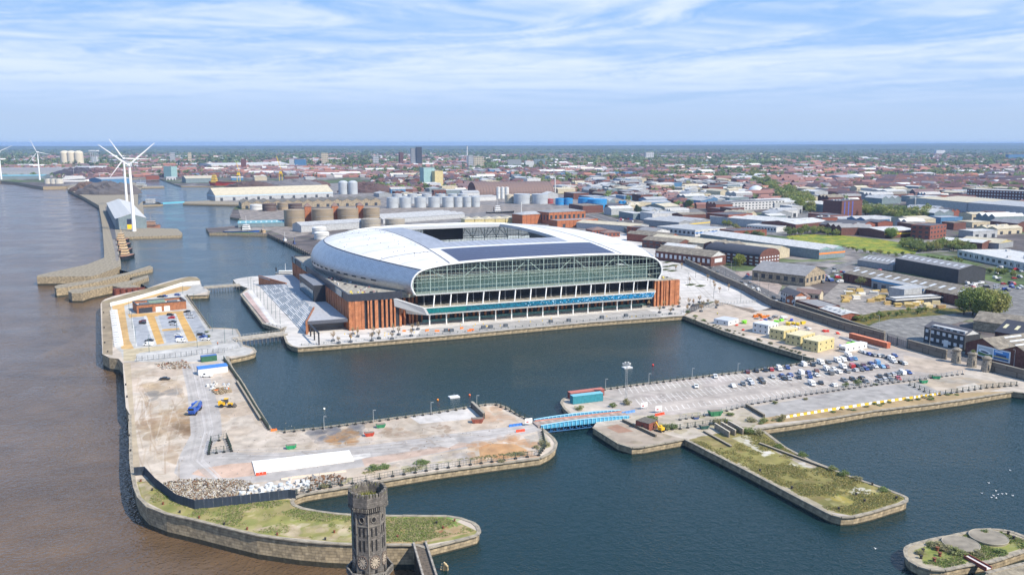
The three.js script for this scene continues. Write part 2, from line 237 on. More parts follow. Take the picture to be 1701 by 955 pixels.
{
  const g = ga; g.fill('#d6c8b7');
  const site = [[205, 601], [385, 601], [450, 716], [820, 672], [920, 740], [890, 760], [500, 822], [480, 830], [225, 785]];
  g.scatter(site, 420, 9, ['#b49a7c', '#d8c9b8', '#c0a98f', '#dccfc2', '#bfb2a6', '#a8927a'], 0.32);
  g.scatter(site, 700, 2.2, ['#a08a72', '#e2d8cc', '#b9a58d', '#8d7d6b'], 0.3);
  // brown churned earth, gravel haul road, pink aggregate, slab
  g.poly([[232, 640], [285, 632], [300, 640], [308, 680], [312, 710], [300, 730], [290, 770], [262, 760], [250, 690]], '#b89a76', 0.0, 2); g.scatter([[228, 636], [285, 630], [302, 640], [310, 680], [314, 712], [302, 732], [292, 772], [260, 762], [246, 690]], 260, 4.5, ['#b89a76', '#a98a64', '#c4aa88', '#9d7f5b'], 0.28);
  g.blots([285, 700], 14, 5, 60, '#8f7453', 0.3); g.blots([305, 715], 7, 4, 24, '#7d6244', 0.3); g.blots([268, 655], 6, 3.4, 14, '#8d8983', 0.7);
  g.blots([300, 690], 10, 2, 40, '#a98a63', 0.5);
  const road = [[300, 605], [340, 603], [352, 640], [366, 690], [368, 722], [350, 745], [420, 756], [600, 741], [800, 714], [905, 703], [905, 713], [790, 742], [620, 772], [470, 797], [380, 806], [300, 796], [288, 785], [300, 752], [316, 722], [314, 690], [310, 650]];
  g.poly(road, '#c0bbb6', 0.95); g.scatter(road, 160, 3, ['#b4afaa', '#cbc5bf', '#c4b8ab', '#a9a49f'], 0.35);
  g.poly([[318, 786], [330, 778], [380, 771], [418, 769], [421, 790], [380, 794], [340, 793]], '#d3b6a2', 1, 0.6);
  g.poly([[600, 762], [680, 748], [733, 742], [760, 733], [790, 738], [735, 752], [640, 770], [605, 776]], '#d2b8a5', 0.9, 0.6);
  g.poly([[717, 734], [752, 727], [762, 734], [745, 743], [722, 741]], '#ded7d0', 1, 0.5);
  g.poly([[418, 768], [580, 749.5], [588, 766], [423, 788]], '#f2efea'); g.poly([[583, 757], [614, 751], [616, 758], [588, 765]], '#ebe7e1'); g.line([[500, 759.5], [506, 776]], '#d8d3cb', 0.25);
  g.poly([[679, 692], [780, 677], [802, 694], [697, 704]], '#ded9d4'); g.line([[722, 686], [738, 699]], '#c9c4bd', 0.3);
  g.scatter([[679, 692], [780, 677], [802, 694], [697, 704]], 40, 1.6, ['#cfc6ba', '#e9e5e0'], 0.4);
  g.blots([560, 716], 9, 3.6, 60, '#6f7076', 0.5); g.blots([570, 727], 6, 2.6, 40, '#b98a58', 0.5);
  g.poly([[793, 745], [810, 740], [850, 739], [873, 747], [868, 757], [830, 762], [800, 757]], '#c69a6b', 0.9, 1.5); g.blots([835, 750], 13, 3, 60, '#b98557', 0.35);
  g.blots([655, 717], 5, 2, 16, '#a98f76', 0.6); g.blots([735, 715], 5, 2, 16, '#9f8873', 0.6); g.blots([820, 690], 8, 4, 26, '#c9a283', 0.5); g.blots([700, 744], 4, 1.4, 12, '#9b8571', 0.6);
  g.scatter([[640, 770], [780, 748], [790, 765], [650, 790]], 90, 3, ['#a9a5a2', '#bdb8b3', '#948f8c'], 0.4); g.scatter([[870, 725], [905, 718], [915, 735], [880, 742]], 60, 2, ['#b6b2ad', '#9b978f'], 0.4);
  // grass on the quay edges and the river spit
  const edgeGrass = [[560, 806], [650, 789], [790, 765], [880, 755], [915, 742], [910, 728], [895, 722], [890, 745], [860, 757], [760, 763], [700, 770], [640, 778], [590, 785], [540, 800]];
  g.scatter(edgeGrass, 220, 2.6, ['#8b8a52', '#a59a6e', '#77803f', '#b8ab88'], 0.5);
  g.scatter([[455, 715], [536, 708], [716, 684], [784, 673], [800, 676], [716, 690], [536, 716], [458, 722]], 120, 1.4, ['#8b8a52', '#a59a6e'], 0.45);
  const spit = [[226, 800], [250, 800], [300, 836], [480, 829], [495, 845], [590, 857], [740, 858], [796, 884], [780, 892], [700, 906], [586, 903], [430, 888], [280, 853], [235, 830]];
  g.poly(spit, '#999455'); g.scatter(spit, 620, 2.6, ['#87904a', '#aea26e', '#76843e', '#bba983', '#9d9a55', '#cbb998', '#b59d74'], 0.5);
  g.scatter([[226, 795], [262, 797], [290, 832], [240, 835]], 80, 2, ['#b3a284', '#8c7f62', '#c8baa0'], 0.6);
  g.scatter([[355, 835], [425, 838], [430, 852], [370, 850]], 60, 1.8, ['#c4b394', '#b59d7c'], 0.55);
  g.scatter([[470, 868], [590, 872], [590, 900], [500, 895], [420, 880]], 140, 2, ['#c9b79a', '#b49f83', '#d5c6ae'], 0.55);
  g.scatter([[640, 860], [740, 860], [790, 883], [700, 903], [640, 902]], 260, 2.6, ['#c9b08a', '#d7c4a4', '#b7a27e', '#c7a36c', '#a98a66'], 0.55);
  g.blots([735, 874], 3, 1.2, 8, '#a8623c', 0.6); g.blots([640, 898], 6, 2, 12, '#cfa458', 0.5); g.blots([655, 896], 6, 2, 12, '#cfa458', 0.5);
  for (const [x, y] of [[660, 862], [680, 866], [745, 872], [755, 868], [740, 862], [700, 864]]) g.blots([x, y], 2.4, 1.2, 8, '#6f9a38', 0.7);
  g.scatter([[262, 800], [300, 800], [500, 795], [560, 790], [575, 800], [490, 822], [330, 832], [300, 820]], 160, 2, ['#b7aea3', '#9c9288', '#c7bfb4'], 0.6);
  // wheel tracks and slab joints
  for (let k = 0; k < 26; k++) { const o = R(-1, 1), j = () => R(-3, 3); g.line([[318 + o * 14, 606 + j()], [330 + o * 14, 660 + j()], [340 + o * 16, 715 + j()], [326 + o * 12, 765 + j()], [360 + o * 10, 797 + j()]], k % 3 ? '#b0aba6' : '#dedad6', 0.35, 0.4); }
  for (let k = 0; k < 26; k++) { const o = R(-1, 1), j = () => R(-2.5, 2.5); g.line([[360, 755 + o * 8], [500, 754 + o * 9 + j()], [650, 742 + o * 12 + j()], [800, 724 + o * 9 + j()], [900, 709 + o * 4]], k % 3 ? '#aca7a2' : '#dedad6', 0.35, 0.4); }
  for (let k = 0; k < 40; k++) { const x = R(215, 300), y = R(610, 770); g.line([[x, y], [x + R(-12, 12), y + R(10, 40)], [x + R(-14, 14), y + R(30, 70)]], pick(['#a58d72', '#bda88f', '#e0d6ca']), R(0.2, 0.6), 0.35); }
  for (let k = 0; k < 60; k++) { const x = R(470, 880), y = 716 - (x - 470) * 0.075 + R(0, 45); g.line([[x, y], [x + R(-30, 40), y + R(-5, 4)], [x + R(-40, 70), y + R(-8, 6)]], pick(['#a08c76', '#b8a590', '#e3dace', '#948778']), R(0.15, 0.6), 0.35); }
  // river-edge apron
  g.poly([[168, 501], [185, 498], [186, 590], [170, 588]], '#a5957c'); g.poly([[204, 603], [216, 603], [222, 690], [232, 780], [220, 788], [215, 690]], '#c2b195', 0.9);
  g.poly([[168, 501], [240, 480], [313, 459.5], [331, 462], [331, 474], [300, 471], [250, 486], [188, 505]], '#a39374'); g.scatter([[168, 501], [240, 480], [313, 459.5], [331, 462], [331, 474], [300, 471], [250, 486], [188, 505]], 120, 3, ['#8d8556', '#b2a283', '#7f7a52'], 0.5);
  g.scatter([[166, 505], [185, 498], [186, 590], [170, 590]], 80, 2.4, ['#8c7d65', '#b8a88c'], 0.5);
  // the small car park and its lanes
  g.poly([[183, 505], [300, 472], [333, 472], [345, 484], [312, 492], [350, 547], [400, 556], [402, 575], [420, 580], [412, 590], [376, 592], [372, 601], [205, 601], [200, 585], [188, 575]], '#c9c7c2');
  g.poly([[185, 508], [300, 476], [318, 476], [310, 482], [225, 500], [205, 508], [214, 565], [222, 580], [201, 580], [190, 545]], '#d8b277');
  g.poly([[222, 579], [348, 566], [352, 572], [230, 586], [222, 600], [204, 600], [204, 580]], '#cfc0a0');
  g.poly([[211, 522], [311, 516], [316, 522], [214, 528]], '#d6ae70');
  const stall = '#b2b6bd';
  g.poly([[218, 527], [240, 525.5], [254, 573], [226, 575]], stall); g.poly([[262, 524], [289, 521.5], [308, 567], [276, 570]], stall); g.poly([[303, 520], [322, 516], [350, 563], [330, 566]], stall);
  g.poly([[243, 525], [255, 524], [272, 570.5], [259, 572.5]], '#ddb067'); g.poly([[291, 521], [302, 519], [327, 566], [312, 567]], '#ddb067'); g.poly([[268, 547], [297, 544.5], [299, 547.5], [269, 550]], '#ddb067');
  g.poly([[348, 546], [392, 547.5], [397, 562], [352, 563]], '#c4c2be'); g.poly([[225, 588], [395, 569], [402, 576], [372, 584], [226, 600]], '#d6d4d0');
  g.line([[218, 527], [226, 575]], '#e8e7e2', 0.5); g.line([[240, 525], [257, 573]], '#d9d8d4', 1.6); g.line([[289, 521], [309, 567]], '#d9d8d4', 1.6);
}
const A_ALL = [...A_RIVER, ...A_SOUTH.slice(1), ...A_NORTH.slice(1), ...A_EAST.slice(1), ...A_CHAN.slice(1, -1)];
const westQuay = quay('west_quay', A_ALL, -9.5, ga);
{ const w = grown(A_ALL.map(p => G(...p)), 0.05), n = A_RIVER.length; mesh('weed_band', skirt(w.slice(0, n), -9.5, RIVER + 1.5, 1), weedMat, westQuay); mesh('weed_band', skirt([...w.slice(n - 1), w[0]], -9.5, DOCK + 0.45, 1), weedMat, westQuay); }
coping(westQuay, A_RIVER.slice(9)); coping(westQuay, A_SOUTH); coping(westQuay, A_NORTH, 0, 6); coping(westQuay, A_EAST, 0, 6); coping(westQuay, A_CHAN.slice(0, 8), 0, 6);
// -- stadium quay
const B_S = [[470, 553], [476, 569], [484, 575], [494, 577.5], [550, 573.5], [760, 556], [980, 535.7], [1137, 524.5]];
const B_W = [[419, 459], [402, 461], [386, 464.5], [392, 472], [412, 479], [399, 489], [437, 538], [465.5, 547], [474, 543], [470, 553]];
const B_ALL = [...B_S, [1150, 505], [1190, 500], [1250, 520], [1300, 505], [1125, 400], [1085, 388], [800, 392], [600, 405], [520, 424], [515, 440], [489, 456], [450, 458], ...B_W.slice(0, -1)];
const gb = new Ground(-330, -900, 420, -400, 2048);
{
  const g = gb; g.fill('#dcd8d3');
  g.scatter(B_ALL, 300, 12, ['#cfcac4', '#e6e3df', '#d3cbc0'], 0.3);
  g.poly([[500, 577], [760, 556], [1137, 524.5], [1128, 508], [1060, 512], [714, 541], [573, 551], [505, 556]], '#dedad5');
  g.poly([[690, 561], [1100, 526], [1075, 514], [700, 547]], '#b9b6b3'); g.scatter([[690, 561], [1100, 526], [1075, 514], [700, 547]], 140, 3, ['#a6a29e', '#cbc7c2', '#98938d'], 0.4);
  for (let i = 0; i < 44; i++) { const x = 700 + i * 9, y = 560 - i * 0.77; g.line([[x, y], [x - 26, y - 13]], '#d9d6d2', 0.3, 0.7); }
  g.poly([[404, 487], [410, 485], [447, 535], [437, 537]], '#cbb2ac'); g.poly([[412, 483], [418, 482], [462, 543], [450, 537]], '#efedec');
  for (let i = 0; i < 16; i++) g.line([[1080 + i * 14, 400 + i * 5], [1150 + i * 22, 520 - i * 3]], '#c5bfb8', 0.5, 0.6);
  g.line([[1100, 440], [1145, 455], [1190, 500], [1215, 520]], '#a9a39c', 0.4); g.line([[1100, 445], [1140, 459], [1184, 503], [1208, 524]], '#a9a39c', 0.4); g.line([[1135, 485], [1175, 490], [1225, 470]], '#b1aba4', 0.4);
  g.poly([[1136, 523], [1150, 514], [1250, 510], [1262, 524], [1210, 552]], '#cfbfb0');
}
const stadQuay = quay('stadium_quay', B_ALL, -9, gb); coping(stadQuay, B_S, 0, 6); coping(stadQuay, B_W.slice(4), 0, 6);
// -- east quay with the large car park, and the grassy jetty
const C_E = [[1137, 524.5], [1206, 551], [1278, 574], [1349, 595], [1360, 597.5], [1324, 604], [1245, 616], [1200, 621], [1069, 637], [1004, 646], [965, 652], [946, 657.5], [935, 664], [933, 670], [938, 678], [950, 690], [1000, 689]];
const C_S = [[1000, 689], [985, 710], [1028, 737], [1050, 743.5], [1070, 742], [1138, 729.5], [1252, 787], [1372, 850], [1384, 855.5], [1398, 859], [1419, 858], [1451, 850.5], [1481, 841], [1500, 835.5], [1507, 832], [1507, 827], [1499, 823], [1466, 810.5], [1407, 790], [1369, 774], [1348, 766], [1304, 743], [1269, 716.5], [1255, 713], [1334, 702], [1390, 693], [1451, 682.6], [1540, 672], [1600, 664], [1683, 650.5], [1701, 652.7], [1810, 672]];
const C_ALL = [...C_E, ...C_S.slice(1), [1820, 640], [1701, 612], [1640, 605], [1480, 572], [1300, 515], [1260, 516], [1190, 500]];
const gc = new Ground(10, -570, 400, -215, 2048);
{
  const g = gc; g.fill('#cbc0b2');
  g.scatter(C_ALL, 400, 9, ['#bcae9c', '#d7cdc1', '#c6b8a6', '#b3a591'], 0.35);
  g.poly([[1145, 520], [1200, 508], [1300, 512], [1480, 572], [1620, 602], [1600, 622], [1490, 600], [1380, 590], [1355, 596]], '#cdbdac'); g.scatter([[1145, 520], [1200, 508], [1300, 512], [1480, 572], [1620, 602], [1600, 622], [1490, 600], [1380, 590], [1355, 596]], 300, 4, ['#b8a48f', '#d9cbbb', '#bfae9b', '#cfc4b8', '#a8988a'], 0.35);
  const park = [[950, 658], [1069, 639], [1245, 618], [1360, 599], [1480, 578], [1620, 608], [1560, 625], [1430, 648], [1250, 672], [1130, 690], [1040, 690], [1000, 676]];
  g.poly(park, '#b9b0a8'); g.scatter(park, 260, 8, ['#b5ada5', '#cdc5bd', '#bdb2a7'], 0.35);
  g.poly([[1500, 590], [1620, 608], [1560, 622], [1500, 615]], '#cdbba8', 0.8, 1); g.poly([[1060, 672], [1250, 655], [1430, 622], [1500, 610], [1490, 622], [1260, 668], [1120, 684]], '#cabfb5', 0.6);
  const L = (a, b, n, ang, len) => { const p = G(...a), q = G(...b), d = q.clone().sub(p).normalize(), w = V(d.x * Math.cos(ang) - d.z * Math.sin(ang), 0, d.x * Math.sin(ang) + d.z * Math.cos(ang)).multiplyScalar(len); g.line([p, q], '#e8e4de', 0.28, 0.9); for (let i = 0; i <= n; i++) { const s = p.clone().lerp(q, i / n); g.line([s, s.clone().add(w)], '#f0ede8', 0.3, 1); } };
  L([1030, 650], [1250, 622], 26, -1.2, 5); L([1030, 650], [1250, 622], 26, 1.9, 5); L([1060, 668], [1300, 631], 30, 1.9, 5); L([1060, 668], [1300, 631], 30, -1.2, 5); L([1100, 684], [1330, 652], 26, -1.2, 5.5); L([1300, 632], [1480, 605], 24, 1.9, 5); L([1300, 632], [1480, 605], 24, -1.2, 5); L([1190, 628], [1360, 605], 18, -1.2, 5); L([1340, 648], [1520, 620], 20, -1.2, 5);
  for (let k = 0; k < 70; k++) { const x = R(980, 1500), y = 668 - (x - 980) * 0.13 + R(-10, 22); g.line([[x, y], [x + R(20, 90), y - R(2, 12)]], pick(['#a39a92', '#b0a79f', '#d8d0c8', '#8f867e']), R(0.12, 0.5), 0.35); }
  for (let k = 0; k < 26; k++) g.blots([R(1000, 1480), R(612, 680)], 1.5, 0.9, 5, '#837a74', 0.4);
  // grey gravel yard, the verge and the yard by the bridge
  const yard = [[1245, 676], [1300, 668], [1420, 645], [1520, 636], [1600, 652], [1480, 664], [1370, 678], [1270, 694]];
  g.poly(yard, '#b5b1ad'); g.scatter(yard, 200, 4, ['#a29e9a', '#c3bfba', '#aca8a4'], 0.4);
  g.poly([[1520, 632], [1600, 626], [1690, 638], [1640, 652], [1560, 650]], '#c4b49f'); g.scatter([[1520, 632], [1600, 626], [1690, 638], [1640, 652], [1560, 650]], 60, 4, ['#a7a39b', '#d9d0c2', '#b59f82'], 0.5); g.poly([[1590, 642], [1620, 636], [1640, 646], [1600, 652]], '#dcd6ca', 0.7, 1);
  const verge = [[1255, 706], [1270, 694], [1370, 679], [1480, 665], [1600, 652], [1683, 650], [1540, 671], [1390, 692]]; g.poly(verge, '#b79f78'); g.scatter(verge, 200, 2, ['#8b8550', '#c3ab84', '#9a7e54', '#a2955f'], 0.5);
  const yard2 = [[1040, 690], [1110, 690], [1240, 676], [1260, 700], [1250, 714], [1200, 716], [1140, 725], [1060, 712]]; g.poly(yard2, '#c4b9a8'); g.scatter(yard2, 180, 3, ['#9c9066', '#d5ccc0', '#aa9b7f', '#7f8047'], 0.45);
  g.poly([[985, 710], [1035, 703], [1110, 722], [1138, 729.5], [1070, 742], [1050, 743], [1028, 737]], '#b2a494'); g.scatter([[985, 710], [1035, 703], [1110, 722], [1138, 729.5], [1070, 742], [1050, 743], [1028, 737]], 60, 3, ['#a08f7d', '#c2b6a6', '#94886f'], 0.5); g.poly([[1005, 710], [1030, 706], [1050, 716], [1030, 720]], '#a6583a', 0.35, 1);
  const jet = [[1142, 731], [1215, 715], [1270, 718], [1350, 767], [1470, 812], [1506, 828], [1480, 841], [1419, 857], [1372, 849], [1252, 786]];
  g.poly(jet, '#928a4e'); g.scatter(jet, 700, 2.8, ['#948a55', '#7b7d40', '#857a48', '#a89a68', '#71703a', '#9a8454'], 0.45);
  g.scatter([[1330, 800], [1470, 815], [1480, 838], [1400, 850]], 160, 2.2, ['#c0aa45', '#b9a86a', '#7f8f3c', '#cabf9a'], 0.45);
  g.poly([[1142, 731], [1150, 729], [1390, 851], [1372, 849], [1252, 786]], '#bdb29c', 0.9); g.poly([[1218, 727], [1240, 722], [1290, 750], [1270, 760], [1250, 747]], '#cfc8bb', 0.7, 1.5); g.poly([[1262, 738], [1290, 733], [1378, 776], [1345, 778]], '#b3a79a', 0.85);
  for (const [x, y] of [[1265, 745], [1272, 752], [1250, 733], [1330, 773], [1420, 815], [1435, 818]]) g.blots([x, y], 3.2, 1.5, 14, '#dad6ce', 0.75);
  g.scatter([[1142, 731], [1190, 717], [1230, 732], [1190, 752]], 120, 2, ['#8f7f55', '#7d7444', '#a99a72'], 0.5);
}
const eastQuay = quay('east_quay', C_ALL, -9, gc); coping(eastQuay, C_E.slice(3), 0, 5); coping(eastQuay, C_S.slice(1), 0, 4.2);
coping(eastQuay, C_E.slice(0, 4), 0, 8);
// -- island, corner quay, Sandon-side piers, the northern river strip
const D_ALL = [[1505, 916], [1507, 910], [1518, 904.5], [1546, 897], [1598, 887], [1629, 880.7], [1650, 879.5], [1668, 881], [1686, 885], [1701, 891], [1735, 907], [1700, 916], [1653, 932], [1602, 940], [1570, 947], [1546, 946], [1528, 941], [1514, 933], [1507, 925]];
const gd = new Ground(85, -262, 200, -195, 1024);
{ const g = gd; g.fill('#b9ae98'); g.poly([[1520, 914], [1560, 901], [1630, 885], [1665, 884], [1720, 905], [1640, 928], [1570, 940], [1535, 932]], '#8f934e'); g.scatter([[1515, 914], [1560, 900], [1630, 884], [1665, 883], [1720, 905], [1640, 930], [1570, 942], [1535, 934]], 420, 1.4, ['#7d8c3e', '#a7a068', '#6d8334', '#b5a884', '#98994e'], 0.5); g.scatter(D_ALL, 130, 1.4, ['#a79b84', '#c4bba8', '#958a72'], 0.4); }
const island = quay('dock_island', D_ALL, -9, gd); coping(island, [...D_ALL, D_ALL[0]], 0, 2.6);
const roughStone = M(0.42, 0.36, 0.26, { tex: 'dirt', m: 11, rough: 0.95 });
const flatStone = (name, px, top = roughStone, foot = -9) => { const p = px.map(q => G(q[0], q[1])); const t = struct(name, flat(p, 0), top); mesh('quay_wall', skirt(p, foot, 0), quayWall, t); mesh('weed_band', skirt(grown(p, 0.05), foot, name === 'pier' ? RIVER + 1.6 : DOCK + 0.45), weedMat, t); return t; };
coping(flatStone('corner_quay', [[1640, 952], [1701, 937], [1760, 925], [1800, 1000], [1600, 1000]]), [[1640, 952], [1701, 937], [1760, 925]], 0, 2.6);
flatStone('pier', [[60, 460], [61, 457], [98, 449], [144, 439], [172, 428], [172, 418], [169, 378], [166, 358], [163, 341], [138, 327], [111, 314], [113, 310], [120, 307], [150, 300], [175, 303], [222, 303], [238, 306], [228, 320], [228, 341], [262, 339.5], [270, 339], [262, 335.5], [236, 334], [240, 378], [294, 380], [302, 387], [300, 391], [209, 393.5], [192, 393.5], [199.6, 434], [199.6, 442], [163, 456], [150, 459]], roughStone);
flatStone('pier', [[89, 476], [96, 473], [136, 467], [178, 459.6], [216, 451], [248, 441], [253, 444], [252, 447], [216, 455], [163, 468], [112, 477], [92, 479]], roughStone);
flatStone('pier', [[112, 484], [116, 480.5], [178, 473], [213, 466], [245, 457], [246, 461], [215, 472], [232, 476], [206, 480], [186, 474.5], [150, 482], [135, 487], [118, 487]], roughStone);

// ---------------------------------------------------------------- the stadium
const S0 = G(580, 549), sAz = -21.5 * Math.PI / 180, sBz = -113.7 * Math.PI / 180;
const L3 = (u, v, h) => V(u * Math.cos(sAz) + v * Math.cos(sBz), h, u * Math.sin(sAz) + v * Math.sin(sBz)); // metres along the south front, metres north, height
const LW = (u, v, h = 0) => L3(u, v, h).add(S0);
const uTurn = -sAz, vTurn = -sBz;
function hex(u0, u1, v0, v1, h0, h1) { // block in stadium axes
  const P = (u, v, h) => L3(u, v, h), a = [P(u0, v0, h0), P(u1, v0, h0), P(u1, v1, h0), P(u0, v1, h0)], b = [P(u0, v0, h1), P(u1, v0, h1), P(u1, v1, h1), P(u0, v1, h1)];
  return prism(a, b);
}
function prism(a, b) { // closed solid between two rings listed the same way round
  const n = a.length, pos = [], t = (...q) => q.forEach(p => pos.push(p.x, p.y, p.z));
  for (let i = 0; i < n; i++) { const j = (i + 1) % n; t(a[i], b[j], b[i]); t(a[i], a[j], b[j]); }
  const cap = n > 4 ? THREE.ShapeUtils.triangulateShape(a.map(p => new THREE.Vector2(p.x, p.z)), []) : [[0, 1, 2], [0, 2, 3]].slice(0, n - 2);
  const ar = THREE.ShapeUtils.area(a.map(p => new THREE.Vector2(p.x, p.z))) > 0;
  for (const [i, j, k] of cap) { const f = n > 4 && !ar ? [k, j, i] : [i, j, k]; t(a[f[0]], a[f[2]], a[f[1]]); t(b[f[0]], b[f[1]], b[f[2]]); }
  const g = triG(pos);
  // outward check on the first side face
  const c = V(0, 0, 0); for (const p of [...a, ...b]) c.addScaledVector(p, 0.5 / n); const m = a[0].clone().add(b[1]).add(b[0]).divideScalar(3).sub(c), nn = V(g.attributes.normal.getX(0), g.attributes.normal.getY(0), g.attributes.normal.getZ(0));
  if (m.dot(nn) < 0) { const p = g.attributes.position.array; for (let i = 0; i < p.length; i += 9) for (let k = 0; k < 3; k++) [p[i + 3 + k], p[i + 6 + k]] = [p[i + 6 + k], p[i + 3 + k]]; g.computeVertexNormals(); }
  return uvm(g);
}
const stad = thing('football_stadium', 'large football stadium with curved white and silver roof on a brick base beside the dock', 'stadium', null, S0);
const RC = 122, VF = -5, VB = 200;
const roofA = (v, s) => { const m = s < 0 ? [121, 35, 105, 110, 95] : [103, 19, 80, 85, 120], t = (v - m[2]) / (v < m[2] ? m[3] : m[4]); return m[0] - m[1] * t * t; };
const PROF = [[0.975, 19.5], [0.997, 23], [1.0, 26], [0.985, 29.5], [0.95, 32.5], [0.9, 34.3], [0.75, 36.4], [0.5, 37.6], [0.25, 37.95], [0, 38]];
const profCurve = new THREE.CatmullRomCurve3(PROF.map(p => V(p[0] * 80, p[1], 0)), false, 'centripetal');
const profAt = t => { const p = profCurve.getPoint(t); return [p.x / 80, p.y]; };
const crest = v => { const t = (v - 100) / 105; return 5 * (1 - t * t) + 2.5 * (v + 5) / 205; };
function roofPoint(side, t, v, lift = 0) { const [fx, h] = profAt(t); return L3(RC + side * roofA(v, side) * fx, v, h + crest(v) * (h - 19.5) / 18.5 + lift); }
function tForU(side, u, v) { let a = 0.3, b = 1; for (let i = 0; i < 22; i++) { const m = (a + b) / 2; if (Math.abs(roofPointU(side, m, v)) > Math.abs(u - RC)) a = m; else b = m; } return (a + b) / 2; }
function roofPointU(side, t, v) { return roofA(v, side) * profAt(t)[0]; }
function roofTopH(u, v) { const s = u < RC ? -1 : 1, t = tForU(s, u, v); const [, h] = profAt(t); return h + crest(v) * (h - 19.5) / 18.5; }
function sheet(f, nu, nv, su = 1, sv = 1) { // f(i 0..1, j 0..1) -> Vector3; uv in metres along both ways
  const pos = [], uv = [], idx = []; for (let j = 0; j <= nv; j++) for (let i = 0; i <= nu; i++) { const p = f(i / nu, j / nv); pos.push(p.x, p.y, p.z); uv.push(i / nu * su, j / nv * sv); }
  for (let j = 0; j < nv; j++) for (let i = 0; i < nu; i++) { const a = j * (nu + 1) + i, b = a + 1, c = a + nu + 1, d = c + 1; idx.push(a, b, d, a, d, c); }
  const g = new THREE.BufferGeometry(); g.setAttribute('position', new THREE.Float32BufferAttribute(pos, 3)); g.setAttribute('uv', new THREE.Float32BufferAttribute(uv, 2)); g.setIndex(idx); g.computeVertexNormals(); return g;
}
{
  T.shingle = dataTex(512, (x, y) => { const a = ((x * 24 + y * 12) % 1 + 1) % 1, b = ((x * 24 - y * 12) % 1 + 1) % 1, e = Math.min(a, b) < 0.08 ? 0.86 : 1, i = Math.floor(x * 24 + y * 12) & 31, j = Math.floor(x * 24 - y * 12) & 31; return 255 * e * (0.93 + 0.07 * LAT[(i + 40) * 256 + j]); });
  const silver = new THREE.MeshStandardMaterial({ color: C(0.50, 0.53, 0.57), roughness: 0.36, metalness: 0.85, map: rep(T.shingle, 30) });
  const silver2 = new THREE.MeshStandardMaterial({ color: C(0.485, 0.515, 0.555), roughness: 0.38, metalness: 0.85, map: rep(T.shingle, 30) });
  const white = M(0.78, 0.775, 0.765, { tex: 'mottle', m: 60, rough: 0.45 }), white2 = M(0.72, 0.72, 0.715, { tex: 'mottle', m: 60, rough: 0.45 });
  const greyBand = M(0.40, 0.43, 0.50, { tex: 'rib', m: 20, rough: 0.45 }), soffit = M(0.30, 0.31, 0.33, { rough: 0.8 });
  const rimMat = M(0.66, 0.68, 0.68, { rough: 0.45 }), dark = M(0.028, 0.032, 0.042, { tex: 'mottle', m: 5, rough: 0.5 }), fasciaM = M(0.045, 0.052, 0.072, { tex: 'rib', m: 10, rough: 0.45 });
  const brickA = M(0.58, 0.225, 0.10, { tex: 'brick', m: 9, rough: 0.9 }), brickB = M(0.50, 0.19, 0.085, { tex: 'brick', m: 9, rough: 0.9 }), brickC = M(0.63, 0.255, 0.12, { tex: 'brick', m: 9, rough: 0.9 });
  const whiteSteel = M(0.78, 0.79, 0.78, { rough: 0.4 }), greenSteel = M(0.33, 0.42, 0.39, { rough: 0.45 }), deckM = M(0.52, 0.48, 0.40, { tex: 'dirt', m: 9 });
  // base block, terrace and fascia
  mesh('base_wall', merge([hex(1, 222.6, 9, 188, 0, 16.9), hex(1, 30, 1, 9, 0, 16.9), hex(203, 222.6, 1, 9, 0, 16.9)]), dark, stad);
  mesh('terrace_deck', merge([hex(1.2, 40, 1, 188, 17, 20.6), hex(203, 222, 1, 188, 16.9, 17.4), hex(30, 205, 9, 188, 16.9, 17.2)]), deckM, stad);
  mesh('fascia', merge([hex(-0.5, 32, -0.3, 0.6, 17, 21.4), hex(-0.5, 0.6, 0.6, 189, 17, 21.4), hex(0.6, 30, 187.6, 189, 17, 21.4)]), fasciaM, stad);
  for (const [a, b] of [[14, 32], [128, 146], [172, 180]]) mesh('glass_panel', hex(-0.85, -0.52, a, b, 17.3, 21.2), glassBlue, stad);
  const bm = [brickA, brickA, brickB, brickC];
  const pier = (u0, u1, v0, v1, h = 17) => mesh('brick_pier', hex(u0, u1, v0, v1, 0, h), pick(bm), stad);
  for (let i = 0; i < 5; i++) pier(-0.1 + i * 1.85, -0.1 + i * 1.85 + 1.72, -0.55 + (i % 2) * 0.25, 1, 17 - (i % 2) * 0.15);
  for (const [a, w] of [[11, 0.8], [12.6, 1.1], [15.3, 1.9], [19.2, 1.2], [21.8, 1.2], [24.4, 1.3], [26.8, 0.9], [30.2, 1.3], [33.4, 1.2], [37.2, 1], [39.2, 1.4], [42.3, 1.2]]) pier(a, a + w, a > 29 ? -0.2 + (a - 29) * 0.55 : -0.35, a > 29 ? 10 : 1.2);
  for (let i = 0; i < 39; i++) { const u = 46 + i * 4.05 + (i % 3) * 0.5; pier(u, u + (i % 3 ? 1.25 : 0.9), 8.1, 9.2, 11); }
  for (const [a, w] of [[204, 1.2], [206.3, 1.6], [209.2, 1.5], [211.5, 0.8], [213, 1.9]]) pier(a, a + w, -0.35, 1.2);
  for (let i = 0; i < 4; i++) pier(216 + i * 1.9, 216 + i * 1.9 + 1.78, -0.5 + (i % 2) * 0.25, 1);
  for (let i = 0; i < 82; i++) { const v = 1.2 + i * 2.29; pier(-0.55 + (i % 3 === 0) * 0.35, 1, v, v + 2.1, 17 - (i % 3 === 0) * 0.2); }
  for (let i = 0; i < 60; i++) { const v = 1.2 + i * 3.1; pier(222.5, 223.4 + (i % 2) * 0.2, v, v + 2.3); }
  mesh('base_glazing', merge([hex(46, 202, 6.4, 6.6, 0, 1.5)]), new THREE.MeshPhysicalMaterial({ color: C(0.45, 0.75, 0.68), roughness: 0.1, transmission: 0.55, thickness: 0 }), stad);
